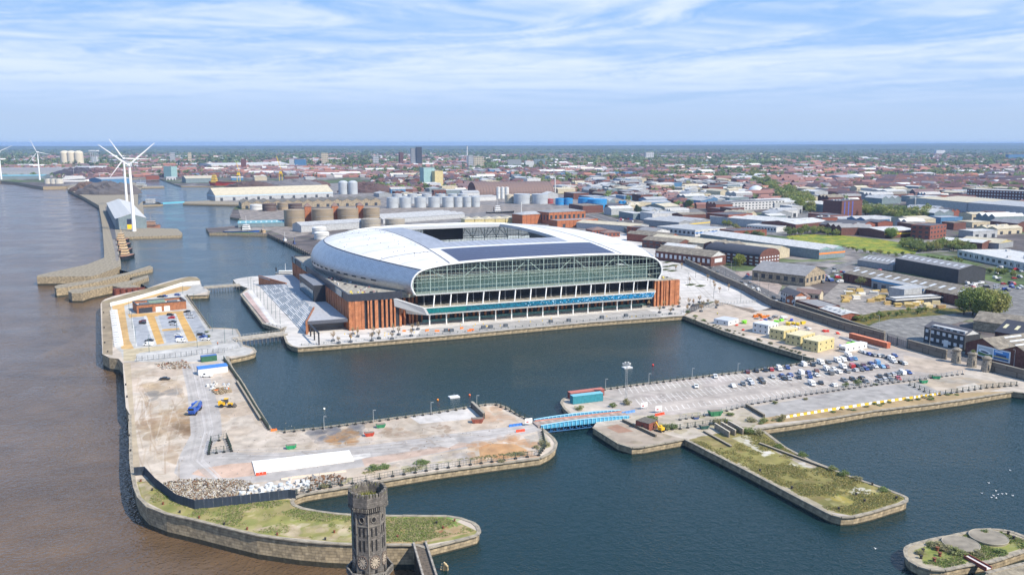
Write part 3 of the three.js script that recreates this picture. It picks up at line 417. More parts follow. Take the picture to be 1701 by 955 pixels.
  // entrance box on the west side
  const bx = mesh('entrance_box', merge([hex(-8, 0, 62, 113, 7, 17.6)]), dark, stad);
  mesh('box_roof', hex(-8.3, 0, 61.8, 113.3, 17.6, 18), M(0.20, 0.22, 0.26, { tex: 'mottle', m: 5 }), bx);
  for (let i = 0; i < 9; i++) mesh('window', hex(-8.28, -8.02, 64 + i * 5.3, 68.9 + i * 5.3, 8, 14), glassBlue, bx);
  // cantilevered balcony with its screen band
  const bal = mesh('balcony', prism([L3(45, -7, 7), L3(198, -7, 7), L3(204, 2, 7), L3(204, 9, 7), L3(30, 9, 7), L3(38, -1, 7)], [L3(42, -8, 11.4), L3(200, -8, 11.4), L3(206, 2, 11.4), L3(206, 9, 11.4), L3(29, 9, 11.4), L3(36, -1.5, 11.4)]), M(0.62, 0.63, 0.61, { tex: 'mottle', m: 8 }), stad);
  mesh('balcony_deck', prism([L3(42, -7.8, 11.42), L3(200, -7.8, 11.42), L3(205.5, 2, 11.42), L3(205.5, 9, 11.42), L3(30, 9, 11.42)], [L3(42, -7.8, 11.8), L3(200, -7.8, 11.8), L3(205.5, 2, 11.8), L3(205.5, 9, 11.8), L3(30, 9, 11.8)]), deckM, bal);
  mesh('balcony_flank', prism([L3(27, -0.6, 12.5), L3(29, -0.6, 12.2), L3(46, -8, 7.3), L3(44.5, -8.2, 7.3)], [L3(26.5, -0.6, 17.2), L3(28.5, -0.4, 17.2), L3(43.5, -8, 11.9), L3(42, -8.2, 11.9)]), M(0.42, 0.43, 0.44, { rough: 0.45 }), bal);
  mesh('parapet', merge([hex(42, 200, -8.15, -8.0, 11.4, 12.0)]), M(0.6, 0.6, 0.57, {}), bal);
  const cvs = document.createElement('canvas'); cvs.width = 1024; cvs.height = 32; const cx = cvs.getContext('2d');
  for (let i = 0; i < 256; i++) for (let j = 0; j < 8; j++) { const k = i / 256, s = rnd(); cx.fillStyle = k < 0.16 ? `rgb(18,${92 + 26 * s},${98 + 22 * s})` : s > 0.93 && k > 0.4 ? '#b9d3ea' : `rgb(${10 + 20 * s},${60 + 50 * k * s + 50 * s},${80 + 120 * k * s + 35 * s})`; cx.fillRect(i * 4, j * 4, 4, 4); }
  const ct = new THREE.CanvasTexture(cvs); ct.colorSpace = THREE.SRGBColorSpace; ct.wrapS = ct.wrapT = THREE.RepeatWrapping;
  const scr = sheet((i, j) => L3(44.2 + 154.6 * i, -7.62 - 0.45 * j, 8.2 + 3.0 * j), 40, 1); mesh('screen_band', scr, new THREE.MeshStandardMaterial({ map: ct, roughness: 0.25, emissive: C(1, 1, 1), emissiveMap: ct, emissiveIntensity: 0.12 }), bal);
  // columns
  for (let i = 0; i < 15; i++) {
    const u = 47.2 + i * 10.55, lo = 3.2, q = [bar(L3(u, -4, 0), L3(u, -4, lo), 0.42, 8), bar(L3(u, -4, lo - 0.3), L3(u - 0.9, -6.2, 7.1), 0.3, 7), bar(L3(u, -4, lo - 0.3), L3(u + 1.0, -2.5, 7.1), 0.3, 7)];
    if (i > 13) break; mesh('column', merge(q), whiteSteel, stad);
  }
  for (let i = 0; i < 15; i++) { const u = 49 + i * 10.4; mesh('raking_column', bar(L3(u, -6.2, 11.7), L3(u + 1.2, -5.2, 19.4), 0.42, 8), whiteSteel, stad); mesh('column', bar(L3(u - 4, -1, 11.7), L3(u - 4, -1, 19.4), 0.2, 6), M(0.45, 0.47, 0.48, { rough: 0.5 }), stad); }
  mesh('recess_wall', merge([hex(34, 206, 9, 9.6, 11.5, 19)]), M(0.30, 0.30, 0.30, { tex: 'mottle', m: 9 }), stad);
  mesh('facade_sill', merge([hex(38.5, 205, -6.0, -4.6, 18.9, 19.5), hex(38, 206, -4.6, 12, 19.2, 19.6)]), M(0.42, 0.44, 0.44, {}), stad);
  // south glass front and the north one
  const glass = new THREE.MeshPhysicalMaterial({ color: C(0.80, 0.88, 0.85), roughness: 0.03, transmission: 1, thickness: 0, ior: 1.5 });
  for (const [vv, so] of [[-4.9, 1], [VB - 0.6, 0]]) {
    const v = vv, hTop = u => { const s = u < RC ? -1 : 1, a = roofA(v, s), f = Math.abs(u - RC) / a; if (f > 0.999) return 24; let t0 = 0.2, t1 = 1; for (let i = 0; i < 24; i++) { const m = (t0 + t1) / 2; profAt(m)[0] > f ? t0 = m : t1 = m; } const h = profAt(t0)[1]; return h + crest(v) * (h - 19.5) / 18.5 - 0.5; };
    const uL = RC - roofA(v, -1) * 0.985, uR = RC + roofA(v, 1) * 0.985, nb = 16, du = (uR - uL) / nb, rows = [19.5, 23.2, 26.6, 30, 33.4, 36.8, 40.2, 43];
    const mull = [], post = [], trans = [];
    for (let b = 0; b < nb; b++) {
      const a0 = uL + b * du, a1 = a0 + du;
      for (let r = 0; r + 1 < rows.length; r++) {
        const sub = 4, top = [], bot = []; let any = false;
        for (let k = 0; k <= sub; k++) { const u = a0 + du * k / sub, h = Math.min(rows[r + 1], hTop(u)); if (h > rows[r] + 0.1) any = true; bot.push(L3(u, v, rows[r])); top.push(L3(u, v, Math.max(rows[r], h))); }
        if (any) { const pos = []; for (let k = 0; k < sub; k++) for (const p of [bot[k], bot[k + 1], top[k + 1], bot[k], top[k + 1], top[k]]) pos.push(p.x, p.y, p.z); mesh('glass_pane', uvm(triG(pos)), glass, stad); }
      }
      for (let k = 0; k < 4; k++) { const u = a0 + du * k / 4; (k ? mull : post).push(hex(u - (k ? 0.06 : 0.2), u + (k ? 0.06 : 0.2), v - (k ? 0.18 : 0.4) * (so ? 1 : -1), v - 0.02 * (so ? 1 : -1), 19.5, hTop(u))); }
    }
    for (const r of rows.slice(1, -1)) { let a = null; for (let k = 0; k <= 160; k++) { const u = uL + (uR - uL) * k / 160, ok = hTop(u) > r; if (ok && a === null) a = u; if ((!ok || k === 160) && a !== null) { trans.push(hex(a, u, v - (so ? 0.28 : -0.28), v - (so ? 0.03 : -0.03), r - 0.1, r + 0.1)); a = null; } } }
    mesh('mullion_grid', merge(mull), greenSteel, stad); for (const p of post) mesh('facade_post', p, greenSteel, stad); for (const p of trans) mesh('transom', p, greenSteel, stad);
    // trusses behind the glass
    for (let b = 0; b < nb; b += 1) { const a0 = uL + b * du, a1 = a0 + du, w = so ? 1.6 : -1.6, h1 = Math.min(hTop(a0), hTop(a1)) - 1, odd = b % 3; if (h1 < 28 || odd === 2) continue; mesh('truss_brace', merge([bar(L3(odd ? a0 : a1, v + w, h1), L3(odd ? a1 : a0, v + w, 28), 0.28, 6)]), M(0.45, 0.5, 0.49, { rough: 0.5 }), stad); }
    if (so) { mesh('concourse_wall', merge([hex(42, 202, 5, 5.6, 19.6, 28.6)]), M(0.62, 0.74, 0.66, { tex: 'mottle', m: 12 }), stad); mesh('stand_back', merge([hex(46, 198, 11, 12, 28.6, 34)]), M(0.34, 0.36, 0.37, {}), stad); mesh('concourse_floor', hex(42, 202, -4, 5, 27.9, 28.4), M(0.35, 0.38, 0.37, {}), stad); }
  }
  // roof: silver flanks
  const NP = 24; for (const s of [-1, 1]) for (let k = 0; k < NP; k++) {
    const va = VF + (VB - VF) * k / NP, vb = VF + (VB - VF) * (k + 1) / NP;
    const f = (i, j) => roofPoint(s, (s < 0 ? i : 1 - i) * 0.515, va + (vb - va) * j);
    const p = mesh('cladding_panel', sheet((i, j) => f(s < 0 ? 1 - i : 1 - i, j), 14, 3, 22, 8.5), k % 2 ? silver : silver2, stad);
  }
  // white roof: strips west and east of the gutters, cross strips north and south of the opening
  const HU0 = 78, HU1 = 160, HV0 = 56, HV1 = 158, GW = 60.5, GE = 177;
  const top = (u, v, lift = 0) => L3(u, v, roofTopH(u, v) + lift);
  const edgeU = (s, v) => RC + s * roofA(v, s) * profAt(0.515)[0];
  const vs = [VF, 12, 29, 50, 72, 95, 118, 140, 160, 180, VB];
  for (let k = 0; k + 1 < vs.length; k++) { const a = vs[k], b = vs[k + 1] - 0.25;
    mesh('roof_panel', sheet((i, j) => { const v = a + (b - a) * j, e = edgeU(-1, v) + 0.25; return top(e + (GW - e) * i, v, 0.02); }, 16, 4, 40, 20), k % 3 ? white : white2, stad);
    mesh('roof_panel', sheet((i, j) => { const v = a + (b - a) * j, e = edgeU(1, v) - 0.25; return top(GE + (e - GE) * i, v, 0.02); }, 12, 4, 40, 20), k % 3 ? white : white2, stad);
    if (a >= 160) mesh('roof_panel', sheet((i, j) => top(GW + 0.5 + (GE - GW - 1) * i, a + (b - a) * j, 0.02), 30, 4, 100, 20), white, stad); }
  const greyR = (u0, u1, v0, v1, m = greyBand, nm = 'roof_band') => mesh(nm, sheet((i, j) => top(u0(j) + (u1(j) - u0(j)) * i, v0 + (v1 - v0) * j, 0.03), 14, 10, 20, 60), m, stad);
  greyR(() => GW + 0.5, () => HU0, HV0 - 18, HV1 + 2); greyR(() => HU1, () => GE - 0.5, HV0 - 18, HV1 + 2, white); greyR(() => HU0 + 0.02, () => HU1 - 0.02, HV0 - 18, HV0);
  greyR(() => GW + 0.5, () => GE - 0.5, HV0 - 22.5, HV0 - 18, white, 'roof_rib'); greyR(() => GW + 0.5, () => GE - 0.5, VF, -2.2, white, 'roof_rib'); greyR(() => GW + 0.5, () => 66.5, -2.2, HV0 - 22.5, white, 'roof_rib'); greyR(() => 173.5, () => GE - 0.5, -2.2, HV0 - 22.5, white, 'roof_rib'); greyR(() => 66.5, () => 173.5, -2.2, HV0 - 22.5, M(0.50, 0.51, 0.54, {}), 'solar_deck');
  const solar = [M(0.055, 0.06, 0.10, { rough: 0.25 }), M(0.075, 0.08, 0.13, { rough: 0.25 })];
  for (let r = 0; r < 23; r++) { const v0 = -1.6 + r * 1.5; mesh('solar_row', sheet((i, j) => top(67 + 106 * i, v0 + 0.95 * j, 0.14 + 0.12 * j), 40, 1, 100, 1), solar[r % 3 ? 0 : 1], stad); }
  for (const u of [GW, GE]) mesh('gutter', sheet((i, j) => top(u - 0.55 + 1.1 * i, VF + (VB - VF) * j, 0.06), 1, 40), M(0.13, 0.14, 0.17, {}), stad);
  for (const v of [29, 140]) for (const s of [-1, 1]) mesh('roof_walkway', sheet((i, j) => { const e = edgeU(s, v), q = s < 0 ? GW : GE; return top(e + (q - e) * i, v + (s < 0 ? j : 1 - j) * 0.7, 0.08); }, 20, 1), M(0.25, 0.26, 0.29, {}), stad);
  { const pr = rnd; for (let k = 0; k < 46; k++) { const v = R(0, 170), u = R(edgeU(-1, v) + 3, GW - 3); const p = top(u, v, 0); mesh('roof_anchor', box(0.5, 0.35, 0.5), M(0.2, 0.21, 0.24, {}), stad).position.copy(p); } }
  // underside and rims
  const under = []; for (const s of [-1, 1]) { under.push(sheet((i, j) => { const v = VF + 0.4 + (VB - VF - 0.8) * j; return roofPoint(s, (s < 0 ? i : i) * 0.5, v, -0.15).add(L3(-s * 1.5, 0, -0.2)); }, 10, 24));
    under.push(sheet((i, j) => { const v = VF + 0.4 + (VB - VF - 0.8) * j, e = edgeU(s, v), q = s < 0 ? HU0 : HU1; return top(e + (q - e) * i, v, -2.0); }, 10, 24)); }
  under.push(sheet((i, j) => top(HU0 + (HU1 - HU0) * i, VF + 0.4 + (HV0 - VF - 0.4) * j, -2.0), 10, 6), sheet((i, j) => top(HU0 + (HU1 - HU0) * i, HV1 + (VB - 0.4 - HV1) * j, -2.0), 10, 6));
  mesh('roof_soffit', merge(under), soffit, stad);
  const lip = (a, b, n = 20) => sheet((i, j) => { const p = a.clone().lerp(b, 0); return p; }, 1, 1);
  const lipQ = []; const lipSide = (f) => lipQ.push(sheet((i, j) => f(i).setY(f(i).y - 2.2 * j + 0.1), 20, 1)); lipSide(i => top(HU0, HV0 + (HV1 - HV0) * i)); lipSide(i => top(HU1, HV0 + (HV1 - HV0) * i)); lipSide(i => top(HU0 + (HU1 - HU0) * i, HV0)); lipSide(i => top(HU0 + (HU1 - HU0) * i, HV1));
  mesh('opening_edge', merge(lipQ), M(0.45, 0.47, 0.5, {}), stad);
  for (const v of [VF - 0.2, VB]) { const pts = []; for (let k = 0; k <= 30; k++) pts.push(roofPoint(-1, k / 30, v)); for (let k = 29; k >= 0; k--) pts.push(roofPoint(1, k / 30, v)); mesh('roof_rim', new THREE.TubeGeometry(new THREE.CatmullRomCurve3(pts), 90, 0.6, 8), rimMat, stad); }
  { const pts = []; for (let k = 0; k <= 40; k++) pts.push(roofPoint(-1, 0.52, VF + (VB - VF) * k / 40, 0.1)); mesh('roof_seam', new THREE.TubeGeometry(new THREE.CatmullRomCurve3(pts), 60, 0.32, 5), M(0.10, 0.11, 0.14, {}), stad); }
  for (let k = 0; k < 11; k++) { const v = 20 + k * 9; mesh('louvre', sheet((i, j) => roofPoint(-1, 0.155 + 0.03 * (1 - i), v + 4.5 * j, 0).add(L3(-0.12, 0, 0)), 2, 3), M(0.05, 0.055, 0.06, {}), stad); }
  // bowl, pitch, scoreboard, opening trusses
  const seats = M(0.018, 0.035, 0.14, { rough: 0.6 }), seats2 = M(0.025, 0.045, 0.17, { rough: 0.6 });
  const tiers = (a, b, n) => { for (let k = 0; k < n; k++) { const t0 = k / n, t1 = (k + 1) / n, l = (p, q, t) => p.clone().lerp(q, t); const p0 = l(a[0], b[0], t0), p1 = l(a[1], b[1], t0), q0 = l(a[0], b[0], t1), q1 = l(a[1], b[1], t1); q0.y = p0.y = (a[0].y + (b[0].y - a[0].y) * t1); q1.y = p1.y = p0.y; const d = V(0, -0.9, 0); mesh('seat_tier', prism([p0.clone().add(d), p1.clone().add(d), q1.clone().add(d), q0.clone().add(d)], [p0, p1, q1, q0]), k % 2 ? seats : seats2, stad); } };
  tiers([L3(82, 48, 3), L3(158, 48, 3)], [L3(60, 12, 33), L3(180, 12, 33)], 14); tiers([L3(158, 50, 3), L3(158, 158, 3)], [L3(212, 40, 33), L3(212, 170, 33)], 14); tiers([L3(82, 158, 3), L3(82, 50, 3)], [L3(22, 170, 31), L3(22, 40, 31)], 14); tiers([L3(158, 160, 3), L3(82, 160, 3)], [L3(180, 186, 16), L3(60, 186, 16)], 8);
  mesh('pitch', hex(86, 154, 50, 156, 0.2, 0.8), M(0.06, 0.14, 0.03, { tex: 'grass', m: 20 }), stad);
  const sb = mesh('scoreboard', hex(104, 137, 181.4, 182.8, 29.6, 38.6), M(0.012, 0.014, 0.02, { rough: 0.3 }), stad); mesh('scoreboard_frame', merge([hex(103.7, 137.3, 182.8, 183.4, 29.4, 38.9)]), M(0.06, 0.065, 0.07, {}), sb);
  for (let k = 0; k < 11; k++) { const u = 66 + k * 10.5, w = 193; mesh('truss_brace', merge([bar(L3(u, w, 29), L3(u + 5, w, 40), 0.3, 5), bar(L3(u + 5, w, 40), L3(u + 10.5, w, 29), 0.3, 5)]), whiteSteel, stad); }
  mesh('truss_chord', merge([bar(L3(60, 193, 29), L3(182, 193, 29), 0.45, 6), bar(L3(60, 193, 23), L3(182, 193, 23), 0.3, 6)]), whiteSteel, stad);
  // odds and ends left on the terraces
  for (let k = 0; k < 46; k++) { const onE = k > 34, v = R(2, onE ? 30 : 80), u = onE ? R(206, 221) : R(2, 8 + Math.max(0, 16 - v * 0.2)), m = mesh('terrace_crate', box(R(0.5, 1.8), R(0.4, 1.3), R(0.5, 1.8)), pick([dark, deckM, M(0.6, 0.5, 0.12, {}), M(0.25, 0.13, 0.14, {}), M(0.5, 0.5, 0.5, {})]), stad); m.position.copy(L3(u, v, onE ? 17.4 : 20.6)); m.rotation.y = R(0, 3); }
}
// ---------------------------------------------------------------- west terrace of the stadium: steps, low roof, fin walls, portal
{
  const t = thing('stepped_terrace', 'wide grey stepped terrace with low roof and brick fin walls against the stadium', 'terrace', null, S0);
  const roofM = M(0.42, 0.43, 0.46, { tex: 'mottle', m: 9 }), brick = M(0.46, 0.185, 0.085, { tex: 'brick', m: 9 }), stepA = M(0.66, 0.66, 0.66, { tex: 'mottle', m: 4 }), stepB = M(0.25, 0.29, 0.33, { tex: 'mottle', m: 4 });
  const P = [[-24, 1], [-0.7, 1], [-0.7, 188], [-25.5, 188], [-12.5, 141], [-12.5, 40]];
  mesh('roof', prism(P.map(p => L3(p[0], p[1], 6.2)), P.map(p => L3(p[0], p[1], 7))), roofM, t);
  mesh('canopy_front', hex(-24.2, -0.7, 0.2, 1, 5.2, 7.1), M(0.10, 0.11, 0.14, { tex: 'rib', m: 6 }), t); mesh('back_wall', hex(-23, -0.7, 12, 12.5, 0, 6.2), M(0.28, 0.28, 0.28, {}), t);
  mesh('side_wall', merge([hex(-12.5, -0.7, 40, 187, 0, 6.2)]), M(0.2, 0.2, 0.2, {}), t);
  const fin = (a, b) => { const d = V(0.25, 0, 0); mesh('fin_wall', prism([L3(a[0] - 0.5, a[1], 0), L3(a[0] + 0.3, a[1], 0), L3(b[0] + 0.3, b[1], 0), L3(b[0] - 0.5, b[1], 0)], [L3(a[0] - 0.5, a[1], 7.4), L3(a[0] + 0.3, a[1], 7.4), L3(b[0] + 0.3, b[1], 7.9), L3(b[0] - 0.5, b[1], 7.9)]), brick, t); };
  fin([-24.8, -2], [-12.4, 40]); fin([-25.3, 190], [-12.6, 142]);
  const n = 14; for (let k = 0; k < n; k++) { const a = k / n, b = (k + 1) / n, u0 = -38 + 13.2 * 0 + 0, ua = -26 + 13.4 * a, ub = -26 + 13.4 * b, f = q => [-1.5 + 41 * q, 189 - 47 * q], h = 0.5 * (k + 1); const [s0, s1] = f(b), m0 = h - 0.5;
    mesh('step', prism([L3(ua, f(a)[0] + 0.6, 0), L3(ua, f(a)[1] - 0.6, 0), L3(ub, s1 - 0.6, 0), L3(ub, s0 + 0.6, 0)], [L3(ua, f(a)[0] + 0.6, h), L3(ua, f(a)[1] - 0.6, h), L3(ub, s1 - 0.6, h), L3(ub, s0 + 0.6, h)]), stepA, t);
    for (let c = 0; c < 8; c++) if (rnd() < 0.72) { const v0 = f(b)[0] + (f(b)[1] - f(b)[0]) * (c / 8) + R(0, 2), v1 = v0 + (f(b)[1] - f(b)[0]) / 8 * R(0.6, 0.92); mesh('seat_strip', hex(ua + 0.25, ub - 0.2, v0, Math.min(v1, f(b)[1] - 1), h, h + 0.12), stepB, t); } }
  for (const [u, v] of [[-21, 60], [-20, 88], [-20, 124]]) { const q = []; for (let k = 0; k < 6; k++) q.push(hex(u - 5 + k * 2, u - 3 + k * 2, v - 5 + k * 1.2, v + 1.5 + k * 0.8, 0, 0.5 + k * 1.05)); mesh('ramp', merge(q), M(0.55, 0.55, 0.54, { tex: 'mottle', m: 5 }), t); }
  const pf = thing('portal_frame', 'dark steel portal frame standing before the low terrace canopy', 'frame', null, LW(-23.6, -7, 0)); const bl = M(0.02, 0.022, 0.028, { rough: 0.5 });
  for (const v of [0, -11, -23.5]) mesh('post', uvm(merge([hex(-0.35, 0.35, v - 0.35, v + 0.35, 0, 6.2)])), bl, pf); mesh('beam', hex(-0.4, 0.4, -24, 0.4, 6.2, 6.9), bl, pf);
}
// ---------------------------------------------------------------- foreground builders
const along = (px, h = 0) => px.map(p => p.isVector3 ? p : G(p[0], p[1], h));
const turnTo = (a, b) => Math.atan2(-(b.z - a.z), b.x - a.x);
const ub = uvm(box(1, 1, 1)), ucyl = new THREE.CylinderGeometry(0.5, 0.5, 1, 8).translate(0, 0.5, 0), ucyl16 = new THREE.CylinderGeometry(0.5, 0.5, 1, 20).translate(0, 0.5, 0);
function block(name, mat, parent, x, y, z, w, h, d, turn = 0) { const m = mesh(name, ub, mat, parent); m.position.set(x, y, z); m.scale.set(w, h, d); m.rotation.y = turn; return m; }
const postMat = M(0.035, 0.06, 0.05, { rough: 0.6 }), footMat = M(0.02, 0.02, 0.022, {}), greyPost = M(0.35, 0.36, 0.36, { rough: 0.5 });
/** a run of temporary fencing: posts with heavy feet and rails between them */
function fence(label, px, { step = 3.4, h = 2.1, mat = postMat, feet = true, rails = 3, group, panel } = {}) {
  const pts = along(px), f = thing('site_fence', label, 'fence', group, pts[0]); const o = pts[0]; let carry = 0;
  for (let k = 0; k + 1 < pts.length; k++) {
    const a = pts[k].clone().sub(o), b = pts[k + 1].clone().sub(o), l = a.distanceTo(b), n = Math.max(1, Math.round(l / step)), t = turnTo(a, b), r = [];
    for (let j = 0; j <= n; j++) { if (j === n && k + 2 < pts.length) continue; const p = a.clone().lerp(b, j / n), m = block('post', mat, f, p.x, 0, p.z, 0.22, h, 0.22, t); if (feet) { const q = mesh('foot', ub, footMat, m); q.scale.set(0.95 / 0.22, 0.42 / h, 0.95 / 0.22); } }
    for (let i = 0; i < rails; i++) { const y = h * (0.12 + 0.84 * i / Math.max(1, rails - 1)); r.push(bar(a.clone().setY(y), b.clone().setY(y), 0.05, 4)); }
    for (let j = 0; j < n * 4; j++) { const p = a.clone().lerp(b, (j + 0.5) / (n * 4)); r.push(bar(p.clone().setY(h * 0.1), p.clone().setY(h * 0.95), 0.035, 3)); }
    mesh('mesh_panel', merge(r), mat, f);
    if (panel) for (let j = 0; j < n; j++) { const p = a.clone().lerp(b, (j + 0.5) / n); block('panel', j % 5 === 4 && panel[1] ? panel[1] : panel[0], f, p.x, 0.1, p.z, l / n - 0.04, h, 0.06, t); }
  }
  return f;
}
function hoarding(name, label, cat, px, h, mats, step = 2.6, thick = 0.12) {
  const pts = along(px), f = thing(name, label, cat, null, pts[0]), o = pts[0]; let i = 0;
  for (let k = 0; k + 1 < pts.length; k++) { const a = pts[k].clone().sub(o), b = pts[k + 1].clone().sub(o), l = a.distanceTo(b), n = Math.max(1, Math.round(l / step)), t = turnTo(a, b); for (let j = 0; j < n; j++, i++) { const p = a.clone().lerp(b, (j + 0.5) / n); block('panel', mats[i % mats.length], f, p.x, 0, p.z, l / n - 0.03, h + R(-0.02, 0.02), thick, t + R(-0.008, 0.008)); } }
  return f;
}
// cars
function carGeo(kind) {
  const P = { hatch: [[-2.0, 0.35], [-2.05, 0.8], [-1.9, 0.98], [-1.72, 1.42], [0.35, 1.46], [1.0, 0.98], [1.95, 0.82], [2.05, 0.5], [2.0, 0.3]], saloon: [[-2.25, 0.35], [-2.3, 0.8], [-2.15, 0.98], [-1.45, 1.05], [-0.9, 1.40], [0.45, 1.43], [1.1, 0.97], [2.15, 0.82], [2.25, 0.5], [2.2, 0.3]], van: [[-2.5, 0.35], [-2.55, 1.0], [-2.5, 2.05], [1.05, 2.1], [1.75, 1.25], [2.45, 1.05], [2.55, 0.6], [2.5, 0.3]] }[kind];
  const s = new THREE.Shape(P.map(p => new THREE.Vector2(p[0], p[1]))), w = kind === 'van' ? 1.9 : 1.74;
  const g = new THREE.ExtrudeGeometry(s, { depth: w - 0.16, bevelEnabled: true, bevelThickness: 0.08, bevelSize: 0.05, bevelSegments: 1 }); g.translate(0, 0, -(w - 0.16) / 2); return { g, w };
}
const wheelG = new THREE.CylinderGeometry(0.32, 0.32, 0.24, 12).rotateX(Math.PI / 2);
const carProto = {};
for (const kind of ['hatch', 'saloon', 'van']) {
  const { g, w } = carGeo(kind), v = kind === 'van', z = w / 2 + 0.015;
  const win = v ? [[0.35, 1.3], [0.4, 1.9], [1.0, 1.95], [1.6, 1.3]] : kind === 'hatch' ? [[-1.7, 1.0], [-1.55, 1.36], [0.3, 1.38], [0.85, 1.0]] : [[-1.3, 1.02], [-0.85, 1.33], [0.4, 1.36], [0.95, 1.0]];
  const sh = new THREE.ShapeGeometry(new THREE.Shape(win.map(p => new THREE.Vector2(p[0], p[1])))), side = [sh.clone().translate(0, 0, z), sh.clone().rotateY(Math.PI).scale(-1, 1, 1).translate(0, 0, -z)];
  const ws = v ? [[1.10, 2.02], [1.74, 1.28]] : kind === 'hatch' ? [[0.42, 1.45], [1.0, 1.0]] : [[0.52, 1.41], [1.1, 1.0]], rs = v ? null : kind === 'hatch' ? [[-1.9, 1.02], [-1.74, 1.38]] : [[-1.42, 1.07], [-0.95, 1.38]];
  const pane = (a, b, s) => quadG([V(a[0] + s, a[1] + 0.02, -w / 2 + 0.2), V(a[0] + s, a[1] + 0.02, w / 2 - 0.2), V(b[0] + s, b[1] + 0.02, w / 2 - 0.14), V(b[0] + s, b[1] + 0.02, -w / 2 + 0.14)]);
  const glass = [...side, pane(ws[0], ws[1], 0.05)]; if (rs) glass.push(pane(rs[1], rs[0], -0.05));
  carProto[kind] = { body: g, glass: merge(glass), wb: v ? 1.55 : 1.3, w };
}
const paints = {}; const paint = (n) => paints[n] ||= new THREE.MeshPhysicalMaterial({ color: C(...{ white: [0.78, 0.78, 0.77], silver: [0.45, 0.46, 0.48], grey: [0.14, 0.15, 0.16], black: [0.018, 0.019, 0.022], blue: [0.03, 0.07, 0.28], 'light blue': [0.12, 0.30, 0.55], red: [0.45, 0.02, 0.025], maroon: [0.12, 0.015, 0.02], brown: [0.16, 0.06, 0.03], green: [0.05, 0.16, 0.09], yellow: [0.75, 0.5, 0.03] }[n]), roughness: 0.35, clearcoat: 0.8, clearcoatRoughness: 0.08 });
const carCache = {};
function car(kind, color, pos, turn, where, group) {
  const key = kind + color, nm = { hatch: 'parked_hatchback', saloon: 'parked_saloon', van: 'parked_van' }[kind], word = { hatch: 'hatchback', saloon: 'saloon car', van: 'van' }[kind];
  const label = `${color} ${word} ${where}`; let t;
  if (carCache[key]) { t = copyOf(carCache[key], pos, turn, label); t.userData.group = group; }
  else {
    const p = carProto[kind]; t = carCache[key] = thing(nm, label, kind === 'van' ? 'van' : 'car', group, pos, turn);
    const b = mesh('body', p.body, paint(color), t); mesh('windows', p.glass, glassDark, b);
    for (const sx of [-1, 1]) for (const sz of [-1, 1]) mesh('wheel', wheelG, rubber, t).position.set(sx * p.wb, 0.32, sz * (p.w / 2 - 0.06));
    mesh('bumper', merge([box(0.14, 0.22, p.w - 0.2, kind === 'van' ? 2.56 : kind === 'hatch' ? 2.06 : 2.27, 0.34, 0)]), rubber, t);
  }
  return t;
}
// street lamps, boxes, containers
function lampPost(pos, h, label, group, mat = greyPost, turn = 0) { const t = thing('lamp_post', label, 'lamp post', group, pos, turn); const m = mesh('pole', new THREE.CylinderGeometry(0.08, 0.14, h, 6).translate(0, h / 2, 0), mat, t); mesh('lamp_head', merge([box(1.1, 0.14, 0.3, 0.5, h - 0.1, 0)]), mat, t); return t; }
function container(name, label, cat, a, b, depth, h, wall, roof, { win = 0, group, storeys = 1, trim } = {}) { // front foot from a to b, depth away from the camera
  const p = G(...a), q = G(...b), w = p.distanceTo(q), t = thing(name, label, cat, group, p, turnTo(p, q));
  for (let s = 0; s < storeys; s++) mesh('body', uvm(box(w - 0.02 * s, h / storeys - 0.04, depth - 0.02 * s, w / 2, s * h / storeys + 0.02, -depth / 2)), wall, t);
  mesh('roof', uvm(box(w + 0.1, 0.12, depth + 0.1, w / 2, h, -depth / 2)), roof, t); if (trim) mesh('trim', uvm(box(w + 0.2, 0.5, depth + 0.2, w / 2, h - 0.45, -depth / 2)), trim, t);
  for (let s = 0; s < storeys; s++) for (let i = 0; i < win; i++) { block('window', glassDark, t, w * (i + 0.5) / win, s * h / storeys + 1.0, 0.01, 0.9, 0.9, 0.08); block('window', glassDark, t, -0.01, s * h / storeys + 1.0, -depth * (i + 0.5) / win, 0.08, 0.9, 0.9); }
  const ribs = []; for (let x = 0.6; x < w; x += 1.2) ribs.push(box(0.1, h - 0.2, 0.05, x, 0.05, 0.03)); for (let z = 0.6; z < depth; z += 1.2) ribs.push(box(0.05, h - 0.2, 0.1, -0.03, 0.05, -z)); mesh('side_ribs', uvm(merge(ribs)), wall, t);
  return t;
}
